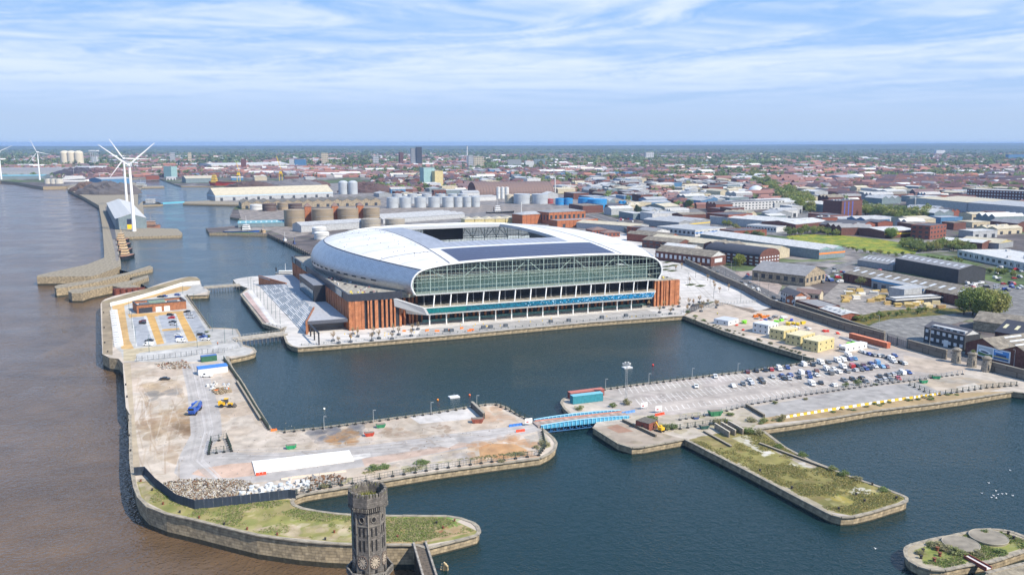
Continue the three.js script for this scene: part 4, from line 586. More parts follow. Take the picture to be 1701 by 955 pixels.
// ---------------------------------------------------------------- clock tower
{
  const base = G(616, 1012), cAng = 0.12, t = thing('clock_tower', 'weathered grey stone octagonal clock tower with grass on its battlements by the dock mouth', 'clock tower', null, base);
  const st = M(0.22, 0.20, 0.18, { tex: 'stone', m: 5.5, bump: 'stoneBump', bs: 0.12, rough: 0.95 }), stL = M(0.30, 0.275, 0.24, { tex: 'stone', m: 4, rough: 0.95 }), dk = M(0.012, 0.012, 0.014, {}), rust = M(0.2, 0.1, 0.06, {});
  const oct = (r0, r1, y0, y1) => { const a = [], b = []; for (let k = 0; k < 8; k++) { const w = k * Math.PI / 4 + cAng; a.push(V(r0 * Math.sin(w), y0, r0 * Math.cos(w))); b.push(V(r1 * Math.sin(w), y1, r1 * Math.cos(w))); } return prism(a, b); };
  mesh('plinth', oct(5.6, 5.3, -3, 8.2), st, t); mesh('shaft', merge([oct(4.75, 4.45, 8.2, 24.2)]), st, t);
  mesh('gallery_floor', oct(5.3, 6.5, 8.2, 8.9), stL, t);
  for (let k = 0; k < 8; k++) { const w = (k + 0.5) * Math.PI / 4 + cAng, R0 = 6.35 * Math.cos(Math.PI / 8), g = mesh('parapet', uvm(box(5.0, 1.5, 0.35)), stL, t); g.position.set(R0 * Math.sin(w), 8.9, R0 * Math.cos(w)); g.rotation.y = w; for (let i = 0; i < 9; i++) { const h = block('parapet_slot', dk, g, -2 + i * 0.5, 0.35, 0.14, 0.22, 0.8, 0.12); } }
  mesh('corbel_ring', oct(4.5, 5.25, 24.0, 24.9), st, t);
  for (let k = 0; k < 8; k++) { const w = (k + 0.5) * Math.PI / 4 + cAng, ap = 5.2 * Math.cos(Math.PI / 8);
    for (let i = 0; i < 7; i++) { const q = mesh('corbel', ub, i % 2 ? st : stL, t), x = -1.8 + i * 0.6; q.scale.set(0.3, 0.75, 0.7); q.position.set((ap + 0.02) * Math.sin(w) + x * Math.cos(w), 24.0, (ap + 0.02) * Math.cos(w) - x * Math.sin(w)); q.rotation.y = w; }
    const pw = mesh('crown_wall', uvm(box(4.15, 2.3, 0.5)), st, t); pw.position.set((ap - 0.05) * Math.sin(w), 24.85, (ap - 0.05) * Math.cos(w)); pw.rotation.y = w;
    for (let i = 0; i < 5; i++) { const q = mesh('merlon', ub, i % 2 ? stL : st, t), x = -1.7 + i * 0.85; q.scale.set(0.5, R(0.7, 0.95), 0.55); q.position.set((ap - 0.05) * Math.sin(w) + x * Math.cos(w), 27.1, (ap - 0.05) * Math.cos(w) - x * Math.sin(w)); q.rotation.y = w; }
    // windows, slits and clock dials on each face
    const put = (nm, g, m, x, y, out, par = t) => { const q = mesh(nm, g, m, par), rr = (4.75 - (y - 8.2) / 16 * 0.3) * Math.cos(Math.PI / 8) + out; q.position.set(rr * Math.sin(w) + x * Math.cos(w), y, rr * Math.cos(w) - x * Math.sin(w)); q.rotation.y = w; return q; };
    put('round_window', new THREE.CylinderGeometry(0.55, 0.55, 0.16, 16).rotateX(Math.PI / 2), dk, 0, 22, 0.02); put('window_ring', new THREE.TorusGeometry(0.68, 0.14, 6, 18), stL, 0, 22, 0.08);
    for (const x of [-0.62, 0.62]) for (const [y, h] of [[18.3, 1.9], [15.0, 2.5]]) { put('slit_window', new THREE.BoxGeometry(0.42, h, 0.16), dk, x, y + h / 2, 0.02); }
    put('string_course', new THREE.BoxGeometry(3.5, 0.25, 0.2), stL, 0, 20.6, 0.06); put('string_course', new THREE.BoxGeometry(0.34, 14.5, 0.22), stL, -1.6, 16, 0.04); put('doorway', new THREE.BoxGeometry(0.7, 1.8, 0.14), dk, 0.3, 9.8, 0.02);
    const dial = put('clock_dial', new THREE.CylinderGeometry(1.42, 1.42, 0.22, 28).rotateX(Math.PI / 2), M(0.64, 0.54, 0.42, { tex: 'dirt', m: 2 }), 0, 12.5, 0.06);
    mesh('dial_ring', new THREE.TorusGeometry(1.44, 0.11, 6, 28).translate(0, 0, 0.1), M(0.14, 0.10, 0.08, {}), dial);
    for (let i = 0; i < 12; i++) { const a = i * Math.PI / 6, m = mesh('hour_mark', ub, dk, dial); m.scale.set(0.2, 0.46, 0.05); m.position.set(Math.sin(a) * 0.82, Math.cos(a) * 0.82, 0.12); m.rotation.z = -a; m.translateY(0); }
    for (const [a, l] of [[2.6, 0.7], [5.4, 0.95]]) { const m = mesh('clock_hand', ub, M(0.3, 0.25, 0.2, {}), dial); m.scale.set(0.1, l, 0.05); m.position.set(0, 0, 0.16); m.rotation.z = -a; } }
  const top = mesh('roof_turf', merge([oct(4.7, 4.6, 24.9, 25.5)]), M(0.17, 0.18, 0.07, { tex: 'grass', m: 3 }), t);
  const tuft = []; for (let i = 0; i < 420; i++) { const a = R(0, 6.28), onWall = rnd() < 0.3, d = onWall ? R(4.5, 5.1) : 4.4 * Math.sqrt(rnd()), h = R(0.3, 1.1), y = onWall ? 27.0 : 25.4, x = d * Math.sin(a), z = d * Math.cos(a), s = R(0.06, 0.2), b = R(0, 3.14); tuft.push(quadG([V(x - s * Math.cos(b), y, z - s * Math.sin(b)), V(x + s * Math.cos(b), y, z + s * Math.sin(b)), V(x + R(-0.3, 0.3), y + h, z + R(-0.3, 0.3))])); }
  const tf = mesh('turf_tufts', merge(tuft), M(0.20, 0.21, 0.07, {}), t); tf.userData.kind = 'stuff';
  mesh('rust_pipe', bar(V(-4.0, 15, 2.4), V(-3.9, 24, 2.3), 0.1), M(0.25, 0.34, 0.3, {}), t);
  t.scale.set(0.83, 1.075, 0.83);
  const isl = flatStone('tower_island', [[560, 990], [690, 980], [720, 1080], [520, 1080]]);
}
// lock gate and timber dolphin in the dock entrance
{
  const a = G(697, 903), b = G(722, 985), t = thing('lock_gate', 'old timber lock gate with footway across the dock entrance', 'lock gate', null, a, turnTo(a, b)), l = a.distanceTo(b), wood = M(0.19, 0.15, 0.11, { tex: 'dirt', m: 4 }), pale = M(0.50, 0.45, 0.38, { tex: 'dirt', m: 5 });
  mesh('gate_wall', uvm(box(l, 9, 1.8, l / 2, -9.3, 0)), wood, t); mesh('footway', uvm(box(l, 0.3, 2.6, l / 2, -0.3, 0)), wood, t); mesh('kerb', uvm(box(l, 0.9, 0.5, l / 2, -0.2, -1.6)), pale, t); mesh('kerb', uvm(box(l, 0.9, 0.5, l / 2, -0.2, 1.7)), pale, t);
  for (let i = 0; i < 9; i++) mesh('buttress', uvm(box(0.6, 8, 0.7, 1 + i * (l - 2) / 8, -9, 1.3)), wood, t);
  const d = thing('mooring_dolphin', 'pale timber mooring dolphin leaning in the dock beside the lock gate', 'dolphin', null, G(738, 948, DOCK)); for (let i = 0; i < 4; i++) mesh('pile', bar(V(-0.8 + i * 0.5, -3, -1.2), V(0.1 + i * 0.25, 2.6 - i * 0.3, 0.6), 0.24, 7), M(0.50, 0.40, 0.24, {}), d); for (let i = 0; i < 3; i++) mesh('cross_beam', uvm(box(2.2 - i * 0.4, 0.3, 0.3, 0, 0.2 + i * 0.8, -0.2 + i * 0.2)), M(0.42, 0.33, 0.2, {}), d);
}
// navy hoarding across the spit
hoarding('hoarding', 'tall navy blue hoarding bending across the grassy spit', 'hoarding', [[222, 790], [240, 789], [257, 808], [292, 836], [323, 846], [400, 838], [478, 828], [491, 829]], 2.9, [M(0.035, 0.055, 0.085, { tex: 'rib', m: 8 }), M(0.04, 0.06, 0.095, { tex: 'rib', m: 8 })]);
// fences round the docks
const fg = 'temporary fences on black feet along the dock edges';
fence('green temporary fence on black feet along the work site quay north edge', [[472, 719], [536, 712.5], [616, 702], [716, 688.5], [784, 677.5], [806, 674], [824, 673.5], [840, 680], [880, 700]]);
fence('dense dark green fence along the inner dock wall of the work site', [[371, 598], [382, 614], [400, 640], [423, 679], [446, 714]], { step: 2.2, h: 2.2 });
fence('sparse fence on black feet along the work site south quay', [[492, 823], [530, 813], [585, 804], [652, 792], [726, 780], [817, 768], [895, 757]], { step: 4 });
fence('green fence at the work site corner by the blue bridge', [[895, 757], [906, 742], [901, 718]], { step: 2.4 });
fence('thin fence along the car park dock edge', [[950, 660], [1004, 648.5], [1069, 639.5], [1200, 623.5], [1245, 618.5], [1324, 606.5], [1352, 600.5]], { step: 3.6, h: 2.0 });
fence('grey mesh fence between the car park and the gravel yard', [[1130, 698], [1190, 688], [1250, 672], [1330, 658], [1420, 645], [1520, 632], [1600, 622]], { step: 3.2, h: 2, mat: greyPost });
fence('fence on black feet round the grey gravel yard end', [[1512, 640], [1545, 655], [1562, 657], [1600, 651], [1640, 645], [1690, 641]], { step: 3.4 });
fence('low fence on black feet beside the little brick bridge hut', [[1090, 716], [1130, 713], [1180, 706], [1205, 703]], { step: 3.4 });
fence('black railing along the quay in front of the stadium', [[500, 574], [550, 570.5], [760, 553], [980, 533], [1132, 521.5]], { step: 4.5, h: 1.15, feet: false, rails: 2 });
fence('dark railing along the stadium terrace channel edge', [[402, 490], [440, 537], [466, 545]], { step: 4.5, h: 1.1, feet: false, rails: 2 });
fence('grey palisade fence between stadium plaza and works compound', [[1136, 519], [1170, 512], [1205, 506], [1255, 503]], { step: 2.4, h: 2.2, mat: greyPost, feet: false });
fence('grey mesh fence between small car park and work site', [[226, 600], [300, 593], [335, 588], [372, 586]], { step: 2.6, h: 2.6, mat: M(0.16, 0.17, 0.18, {}), feet: false });
fence('grey railing around the small pier by the footbridge', [[352, 587], [402, 577], [393, 565], [360, 570]], { step: 3, h: 1.6, mat: greyPost, feet: false });
// green cage pen, barriers, skips, piles
fence('square dark green mesh pen standing on the haul road', [[346, 752], [350, 735], [376, 730], [384, 750], [346, 755]], { step: 2.4, h: 2.5 });
const barrierG = uvm(new THREE.ExtrudeGeometry(new THREE.Shape([[-0.4, 0], [0.4, 0], [0.16, 0.35], [0.12, 0.9], [-0.12, 0.9], [-0.16, 0.35]].map(p => new THREE.Vector2(...p))), { depth: 1, bevelEnabled: false }).translate(0, 0, -0.5).rotateY(Math.PI / 2));
function barrierRow(label, px, n, mats, group, sc = 1) { const pts = along(px); for (let i = 0; i < n; i++) { const s = (i + 0.5) / n * (pts.length - 1), k = Math.min(pts.length - 2, Math.floor(s)), p = pts[k].clone().lerp(pts[k + 1], s - k), m = mesh('road_barrier', barrierG, mats[i % mats.length]); tag(m, label[i % label.length], 'barrier', group); m.position.copy(p); m.rotation.y = turnTo(pts[k], pts[k + 1]); m.scale.set(pts[k].distanceTo(pts[k + 1]) * (pts.length - 1) / n - 0.15, sc, sc); } }
const wB = M(0.78, 0.77, 0.74, { tex: 'mottle', m: 2 }), yB = M(0.72, 0.48, 0.04, { tex: 'mottle', m: 2 }), rB = M(0.62, 0.06, 0.02, {}), oB = M(0.75, 0.17, 0.02, {});
barrierRow(['white barrier block in the striped row beside the grey gravel yard', 'yellow barrier block in the striped row beside the grey gravel yard'], [[1306, 694], [1372, 683], [1450, 671], [1520, 661], [1563, 655]], 46, [wB, yB], 'white and yellow barrier row by the gravel yard');
barrierRow(['red plastic barrier lying beside the long white slab'], [[424, 790], [442, 787.5]], 3, [rB], 'red barriers by the white slab');
barrierRow(['orange plastic barrier at the dock corner of the work site'], [[449, 716.5], [460, 715.5]], 3, [oB], 'orange barriers at the dock corner');
barrierRow(['orange barrier beside the yellow loader'], [[355, 651], [380, 647.5]], 4, [oB], 'orange barriers near the loader');
barrierRow(['blue barrier at the work site end of the blue bridge'], [[845, 709], [868, 706]], 4, [M(0.03, 0.16, 0.5, {})], 'blue barriers by the bridge'); barrierRow(['red barrier at the work site end of the blue bridge'], [[857, 718], [872, 716]], 2, [rB], 'red barriers by the bridge');
barrierRow(['blue barrier at the car park end of the blue bridge'], [[1033, 688], [1055, 684]], 4, [M(0.10, 0.25, 0.55, {})], 'blue barriers by the car park'); barrierRow(['red barrier beside the white site boards'], [[1088, 691], [1104, 688]], 3, [rB], 'red barriers by the site boards');
barrierRow(['grey concrete beam lying along the haul road edge'], [[466, 797], [500, 792], [560, 785], [570, 783]], 4, [M(0.55, 0.48, 0.4, {})], 'concrete beams beside the haul road', 0.6);
function openSkip(label, px, col, turn = 0.3, s = 1) { const t = thing('skip', label, 'skip', null, G(...px), turn), m = M(...col, { tex: 'mottle', m: 2 }); const q = [V(-1.3, 0, -0.8), V(1.3, 0, -0.8), V(1.3, 0, 0.8), V(-1.3, 0, 0.8)].map(v => v.multiplyScalar(s)), r = [V(-1.9, 1.3, -0.95), V(1.9, 1.3, -0.95), V(1.9, 1.3, 0.95), V(-1.9, 1.3, 0.95)].map(v => v.multiplyScalar(s)); mesh('tub', prism(q, r), m, t); mesh('waste', uvm(box(3.2 * s, 0.3, 1.5 * s, 0, 1.2 * s, 0)), M(0.2, 0.17, 0.14, {}), t); mesh('lifting_rib', uvm(merge([box(0.15, 1.2 * s, 2.05 * s, -0.9 * s, 0.1, 0), box(0.15, 1.2 * s, 2.05 * s, 0.9 * s, 0.1, 0)])), m, t); }
openSkip('red metal skip on the work site beside the pale earth', [613, 724], [0.5, 0.06, 0.03]); openSkip('green metal skip near the pale concrete slab', [632, 710], [0.04, 0.25, 0.12]); openSkip('bright green bundle skip beside the haul road', [483, 745], [0.03, 0.35, 0.14]); openSkip('rusty red skip below the small dark wall', [793, 702], [0.3, 0.09, 0.06], 0.1, 1.3);
openSkip('dark green skip beside the jetty root', [1170, 712], [0.03, 0.10, 0.09]); openSkip('green skip at the gravel yard fence', [1535, 636], [0.03, 0.28, 0.14]); openSkip('green skip near the yellow notice board', [1556, 629], [0.03, 0.28, 0.14], -0.2);
let heapOf;
{ const q = [[418, 768], [580, 749.5], [588, 766], [423, 788]], p = q.map(v => G(...v)), o = p[0].clone(), t = thing('concrete_slab', 'long bright white concrete slab lying beside the haul road', 'slab', null, o); for (let k = 0; k < 6; k++) { const l = (a, b, s) => a.clone().lerp(b, s).sub(o), s0 = k / 6 + 0.001, s1 = (k + 1) / 6 - 0.001, r = [l(p[0], p[1], s0), l(p[0], p[1], s1), l(p[3], p[2], s1), l(p[3], p[2], s0)]; mesh('slab_bay', prism(r, r.map(v => v.clone().setY(0.45))), k % 2 ? M(0.80, 0.79, 0.76, { tex: 'mottle', m: 5 }) : M(0.84, 0.83, 0.80, { tex: 'mottle', m: 6 }), t); } }
{ // low dark wall on the work site, loose piles of bags and rubble
  const a = G(784, 677), b = G(804, 696), t = thing('low_wall', 'short dark stone wall standing at the work site end', 'wall', null, a, turnTo(a, b)); mesh('wall', uvm(box(a.distanceTo(b), 2.4, 0.8, a.distanceTo(b) / 2, 0, 0)), M(0.16, 0.14, 0.12, { tex: 'stone', m: 5 }), t); mesh('coping', uvm(box(a.distanceTo(b) + 0.2, 0.25, 1.1, a.distanceTo(b) / 2, 2.4, 0)), M(0.3, 0.27, 0.22, {}), t);
  const bag = new THREE.BoxGeometry(1, 0.9, 1, 3, 3, 3); { const p = bag.attributes.position; for (let i = 0; i < p.count; i++) { const v = V(p.getX(i), p.getY(i), p.getZ(i)); const k = 1 - 0.22 * Math.pow(Math.abs(v.x * v.z) * 4, 1) + 0.12 * (vn(v.x * 5 + 9, v.z * 5 + v.y * 4) - 0.5); p.setXYZ(i, v.x * k, v.y * (1 + 0.15 * (1 - Math.abs(v.x) - Math.abs(v.z))) + 0.45, v.z * k); } bag.computeVertexNormals(); }
  const wm = [M(0.72, 0.72, 0.70, { tex: 'mottle', m: 1 }), M(0.58, 0.62, 0.66, { tex: 'mottle', m: 1 }), M(0.64, 0.60, 0.54, { tex: 'mottle', m: 1 })];
  for (let i = 0; i < 96; i++) { const far = i > 78, s = rnd(), x = far ? R(340, 381) : 395 + s * 120, y = far ? R(637, 649) : 824 - s * 16 + R(-7, 7) - (rnd() < .3 ? 4 : 0); const m = mesh('bulk_bag', bag, pick(wm)); const bi = wm.indexOf(m.material), up = rnd() < 0.25; tag(m, `${['white', 'bluish', 'beige'][bi]} bulk bag ${up ? 'on top of the heap' : 'lying on the ground'} ${far ? 'beside the white works cabin' : 'behind the navy hoarding'}`, 'bag', far ? 'bulk bags by the works cabin' : 'bulk bags behind the hoarding'); m.position.copy(G(x, y)); m.position.y = up ? 0.8 : 0; const k = R(0.9, 1.6); m.scale.set(k, k * R(0.7, 1), k * R(0.8, 1.1)); m.rotation.set(R(-0.15, 0.15), R(0, 3), R(-0.15, 0.15)); }
  const shard = new THREE.BoxGeometry(1.1, 0.5, 0.7);
  const heap = (name, label, poly, n, cols, s0, s1, cat = 'rubble') => { const im = lightUp(new THREE.InstancedMesh(shard, M(1, 1, 1, { tex: 'dirt', m: 1, rough: 0.95 }), n)); im.name = numbered(name); tag(im, label, cat); im.userData.kind = 'stuff'; const o = new THREE.Object3D(), xs = poly.map(p => p[0]), ys = poly.map(p => p[1]); let k = 0, guard = 0; const inside = (x, y) => { let c = false; for (let i = 0, j = poly.length - 1; i < poly.length; j = i++) if ((poly[i][1] > y) !== (poly[j][1] > y) && x < (poly[j][0] - poly[i][0]) * (y - poly[i][1]) / (poly[j][1] - poly[i][1]) + poly[i][0]) c = !c; return c; }; while (k < n && guard++ < n * 30) { const x = R(Math.min(...xs), Math.max(...xs)), y = R(Math.min(...ys), Math.max(...ys)); if (!inside(x, y)) continue; o.position.copy(G(x, y)); o.position.y = R(0, 0.35); o.rotation.set(R(0, 3), R(0, 3), R(0, 3)); const s = R(s0, s1); o.scale.set(s * R(0.5, 1.8), s * R(0.3, 0.9), s * R(0.5, 1.4)); o.updateMatrix(); im.setMatrixAt(k, o.matrix); im.setColorAt(k, C(...pick(cols))); k++; } im.count = k; scene.add(im); return im; };
  heap('rubble_heap', 'heap of broken boards and rubble inside the navy hoarding', [[268, 803], [300, 797], [395, 797], [430, 806], [410, 830], [330, 832], [300, 826]], 3200, [[0.6, 0.52, 0.38], [0.68, 0.66, 0.62], [0.3, 0.2, 0.13], [0.48, 0.41, 0.33], [0.2, 0.17, 0.14], [0.74, 0.68, 0.56], [0.72, 0.7, 0.67], [0.26, 0.15, 0.09]], 0.12, 0.75);
  heap('rubble_heap', 'scattered rusty scrap and stones beside the tower quay', [[500, 795], [560, 788], [585, 800], [520, 815], [495, 818]], 260, [[0.3, 0.16, 0.09], [0.45, 0.42, 0.38], [0.6, 0.58, 0.55], [0.2, 0.14, 0.1]], 0.3, 1.2);
  heap('sand_heap', 'low heap of sand and broken stone beside the white bags', [[350, 648], [380, 645], [384, 652], [360, 656]], 260, [[0.5, 0.4, 0.27], [0.46, 0.36, 0.24]], 0.4, 1.3);
  heap('spoil_heap', 'mixed spoil with orange netting near the car park fence', [[256, 605], [310, 600], [315, 612], [270, 614]], 220, [[0.5, 0.42, 0.33], [0.65, 0.63, 0.6], [0.42, 0.2, 0.12], [0.3, 0.24, 0.18], [0.55, 0.5, 0.42]], 0.3, 1.1);
  heap('loose_stones', 'loose pale stones scattered over the work site', [[225, 620], [380, 615], [440, 700], [620, 705], [880, 700], [905, 735], [640, 770], [420, 795], [250, 780]], 500, [[0.5, 0.45, 0.38], [0.6, 0.55, 0.48], [0.4, 0.35, 0.3]], 0.12, 0.34, 'stones');
  heapOf = heap;
}
// ---------------------------------------------------------------- trees and shrubs
function leafCloud(n, clumps, leaf, seed) { // small leaf faces in clumps filling a unit crown (radius 1, centred at 0)
  const r = mulberry(seed), cs = []; for (let i = 0; i < clumps; i++) { let x, y, z; do { x = r() * 2 - 1; y = r() * 2 - 1; z = r() * 2 - 1; } while (x * x + y * y + z * z > 1); const k = 0.45 + 0.4 * r(); cs.push([x * 0.72, y * 0.72, z * 0.72, k * 0.52]); }
  const pos = []; for (let i = 0; i < n; i++) { const c = cs[Math.floor(r() * clumps)], a = r() * 6.283, u = r() * 2 - 1, s = Math.sqrt(1 - u * u), d = c[3] * Math.cbrt(0.25 + 0.75 * r()), x = c[0] + s * Math.cos(a) * d, y = c[1] + u * d, z = c[2] + s * Math.sin(a) * d;
    const e = () => (r() - 0.5) * 2 * leaf; pos.push(x + e(), y + e(), z + e(), x + e(), y + e(), z + e(), x + e(), y + e(), z + e()); }
  return triG(pos);
}
const leafMats = {}; const leafMat = (r, g, b) => leafMats[[r, g, b]] ||= new THREE.MeshPhysicalMaterial({ color: C(Math.min(1, r * 1.35), Math.min(1, g * 1.35), Math.min(1, b * 1.2)), roughness: 0.9, transmission: 0.25, thickness: 0, side: THREE.DoubleSide });
const crownG = [0, 1, 2, 3].map(i => leafCloud(900, 16, 0.13, 11 + i)), bigCrownG = [0, 1].map(i => leafCloud(4200, 40, 0.10, 40 + i)), twigG = [0, 1].map(i => leafCloud(420, 12, 0.13, 70 + i));
const barkM = M(0.12, 0.09, 0.065, { tex: 'dirt', m: 1 });
function tree(name, label, pos, h, w, col, { group, crowns = crownG, trunk = 0.28, category = 'tree' } = {}) {
  const t = thing(name, label, category, group, pos, R(0, 6)), g = pick(crowns), tr = []; tr.push(new THREE.CylinderGeometry(h * 0.012 + 0.03, h * 0.025 + 0.05, h * 0.62, 6).translate(0, h * 0.31, 0)); for (let i = 0; i < 4; i++) { const a = i * 1.7 + 0.4; tr.push(bar(V(0, h * (trunk + 0.02 * i), 0), V(Math.cos(a) * w * 0.34, h * (0.62 + 0.05 * i), Math.sin(a) * w * 0.34), h * 0.009 + 0.015, 4)); }
  mesh('trunk', merge(tr), barkM, t); const c = mesh('crown', g, leafMat(...col), t); const ch = h * (1 - trunk); c.position.y = h - ch / 2; c.scale.set(w / 2, ch / 2, w / 2 * R(0.85, 1.1)); return t;
}
function shrub(label, px, h, w, col, group) { if (!label) { const [x, y] = px; label = `${h > 2.2 ? 'tall' : h > 1.4 ? 'middling' : 'low'} ${w > 4.5 ? 'spreading' : 'compact'} weedy shrub ${x < 400 ? 'by the small car park' : x < 930 ? 'on the work site quay' : x > 1500 && y > 870 ? 'on the dock island' : x > 1280 && y > 735 ? 'on the grassy jetty' : x < 1130 && y > 600 ? 'near the bridge end' : y < 560 ? 'on the dock wall' : y > 700 || x < 1280 ? 'at the jetty root' : 'beside the gravel yard'}`; } const t = mesh('shrub', pick(crownG), leafMat(...col)); tag(t, label, 'shrub', group); t.position.copy(G(...px)); t.position.y = h * 0.38; t.scale.set(w / 2, h / 2, w / 2); t.rotation.y = R(0, 6); return t; }
// ---------------------------------------------------------------- bridge between the work site and the car park
{
  const a = G(893, 706), b = G(1038, 690), l = a.distanceTo(b), t = thing('swing_bridge', 'bright blue steel swing bridge with pale deck joining the work site and the car park', 'bridge', null, a, turnTo(a, b)), blue = M(0.10, 0.42, 0.66, { tex: 'mottle', m: 6, rough: 0.5 }), dblue = M(0.02, 0.13, 0.33, { tex: 'mottle', m: 5, rough: 0.6 });
  mesh('deck', uvm(box(l + 2, 0.4, 7, l / 2, 0.1, 0)), M(0.56, 0.45, 0.39, { tex: 'dirt', m: 10 }), t);
  for (const z of [-3.9, 3.9]) { const sh = new THREE.Shape(); sh.moveTo(0, -0.4); sh.lineTo(l, -0.4); sh.lineTo(l, 1.0); sh.quadraticCurveTo(l * 0.6, 2.4, 0, 1.0); const g = mesh('girder', uvm(new THREE.ExtrudeGeometry(sh, { depth: 0.3, bevelEnabled: false, curveSegments: 16 }).translate(0, 0, z - 0.15)), blue, t); mesh('top_flange', uvm(sheet((i, j) => { const x = l * i, k = 1 - i; return V(x, 1.02 + 2 * i * (1 - i) * 1.4 - 0.02 + 0.04, z + (j - 0.5) * -0.9); }, 20, 1)), M(0.35, 0.66, 0.80, { rough: 0.5 }), g); for (let i = 0; i < 22; i++) { const x = (i + 0.5) * l / 22, h = 1.4 + 2.6 * (x / l) * (1 - x / l); block('stiffener', M(0.3, 0.62, 0.78, { rough: 0.5 }), g, x, -0.35, z + 0.24, 0.25, h, 0.35); block('stiffener', M(0.3, 0.62, 0.78, { rough: 0.5 }), g, x, -0.35, z - 0.24, 0.25, h, 0.35); } }
  for (let i = 0; i < 14; i++) mesh('cross_beam', uvm(box(0.4, 1.1, 7.6, (i + 0.5) * l / 14, -1.4, 0)), dblue, t);
  for (const z of [-3.2, 3.2]) { const q = []; for (let i = 0; i < 9; i++) q.push(bar(V(i * l / 13, -0.4, z), V((i + 0.5) * l / 13, -2.2, z), 0.18, 5), bar(V((i + 0.5) * l / 13, -2.2, z), V((i + 1) * l / 13, -0.4, z), 0.18, 5)); q.push(bar(V(0, -2.2, z), V(l * 0.69, -2.2, z), 0.22, 5)); mesh('under_truss', merge(q), dblue, t); }
  mesh('kerb', uvm(merge([box(l, 0.35, 0.25, l / 2, 0.5, -3.3), box(l, 0.35, 0.25, l / 2, 0.5, 3.3)])), M(0.5, 0.2, 0.14, {}), t);
  for (const [p, lb] of [[[878, 707], 'white notice board at the work site end of the bridge'], [[1070, 680], 'white notice board beside the car park entrance'], [[1094, 686], 'tall white site board by the car park entrance']]) { const s = thing('notice_board', lb, 'sign', null, G(...p), 0.35); block('post', greyPost, s, -1.2, 0, 0, 0.12, 3, 0.12); block('post', greyPost, s, 1.2, 0, 0, 0.12, 3, 0.12); block('board', M(0.75, 0.75, 0.76, {}), s, 0, 1, 0.1, 3, 2, 0.1); block('notice', M(0.45, 0.16, 0.16, {}), s, -0.5, 1.3, 0.16, 1, 0.6, 0.04); }
  // footbridges to the small car park
  const fb = (label, p, q, w) => { const a = G(...p), b = G(...q), l = a.distanceTo(b), t = thing('footbridge', label, 'bridge', null, a, turnTo(a, b)), m = M(0.60, 0.56, 0.50, { tex: 'dirt', m: 9 }); mesh('deck', uvm(box(l, 0.6, w, l / 2, -0.25, 0)), m, t); for (const z of [-w / 2, w / 2]) { mesh('parapet', uvm(box(l, 0.9, 0.3, l / 2, 0.35, z)), m, t); for (let i = 0; i < 16; i++) block('baluster', greyPost, t, (i + 0.5) * l / 16, 1.2, z, 0.12, 0.9, 0.1); block('rail', greyPost, t, l / 2, 2.1, z, l, 0.1, 0.12); } for (let i = 0; i < 13; i++) block('pile', M(0.10, 0.10, 0.10, {}), t, (i + 0.5) * l / 13, -3.2, w / 2 - 0.4, 0.4, 3, 0.5); };
  fb('pale concrete footbridge between the small car park and the stadium steps', [388, 566], [474, 555], 6.5); fb('pale footbridge across the far end of the narrow channel', [338, 479], [398, 474.5], 4);
}
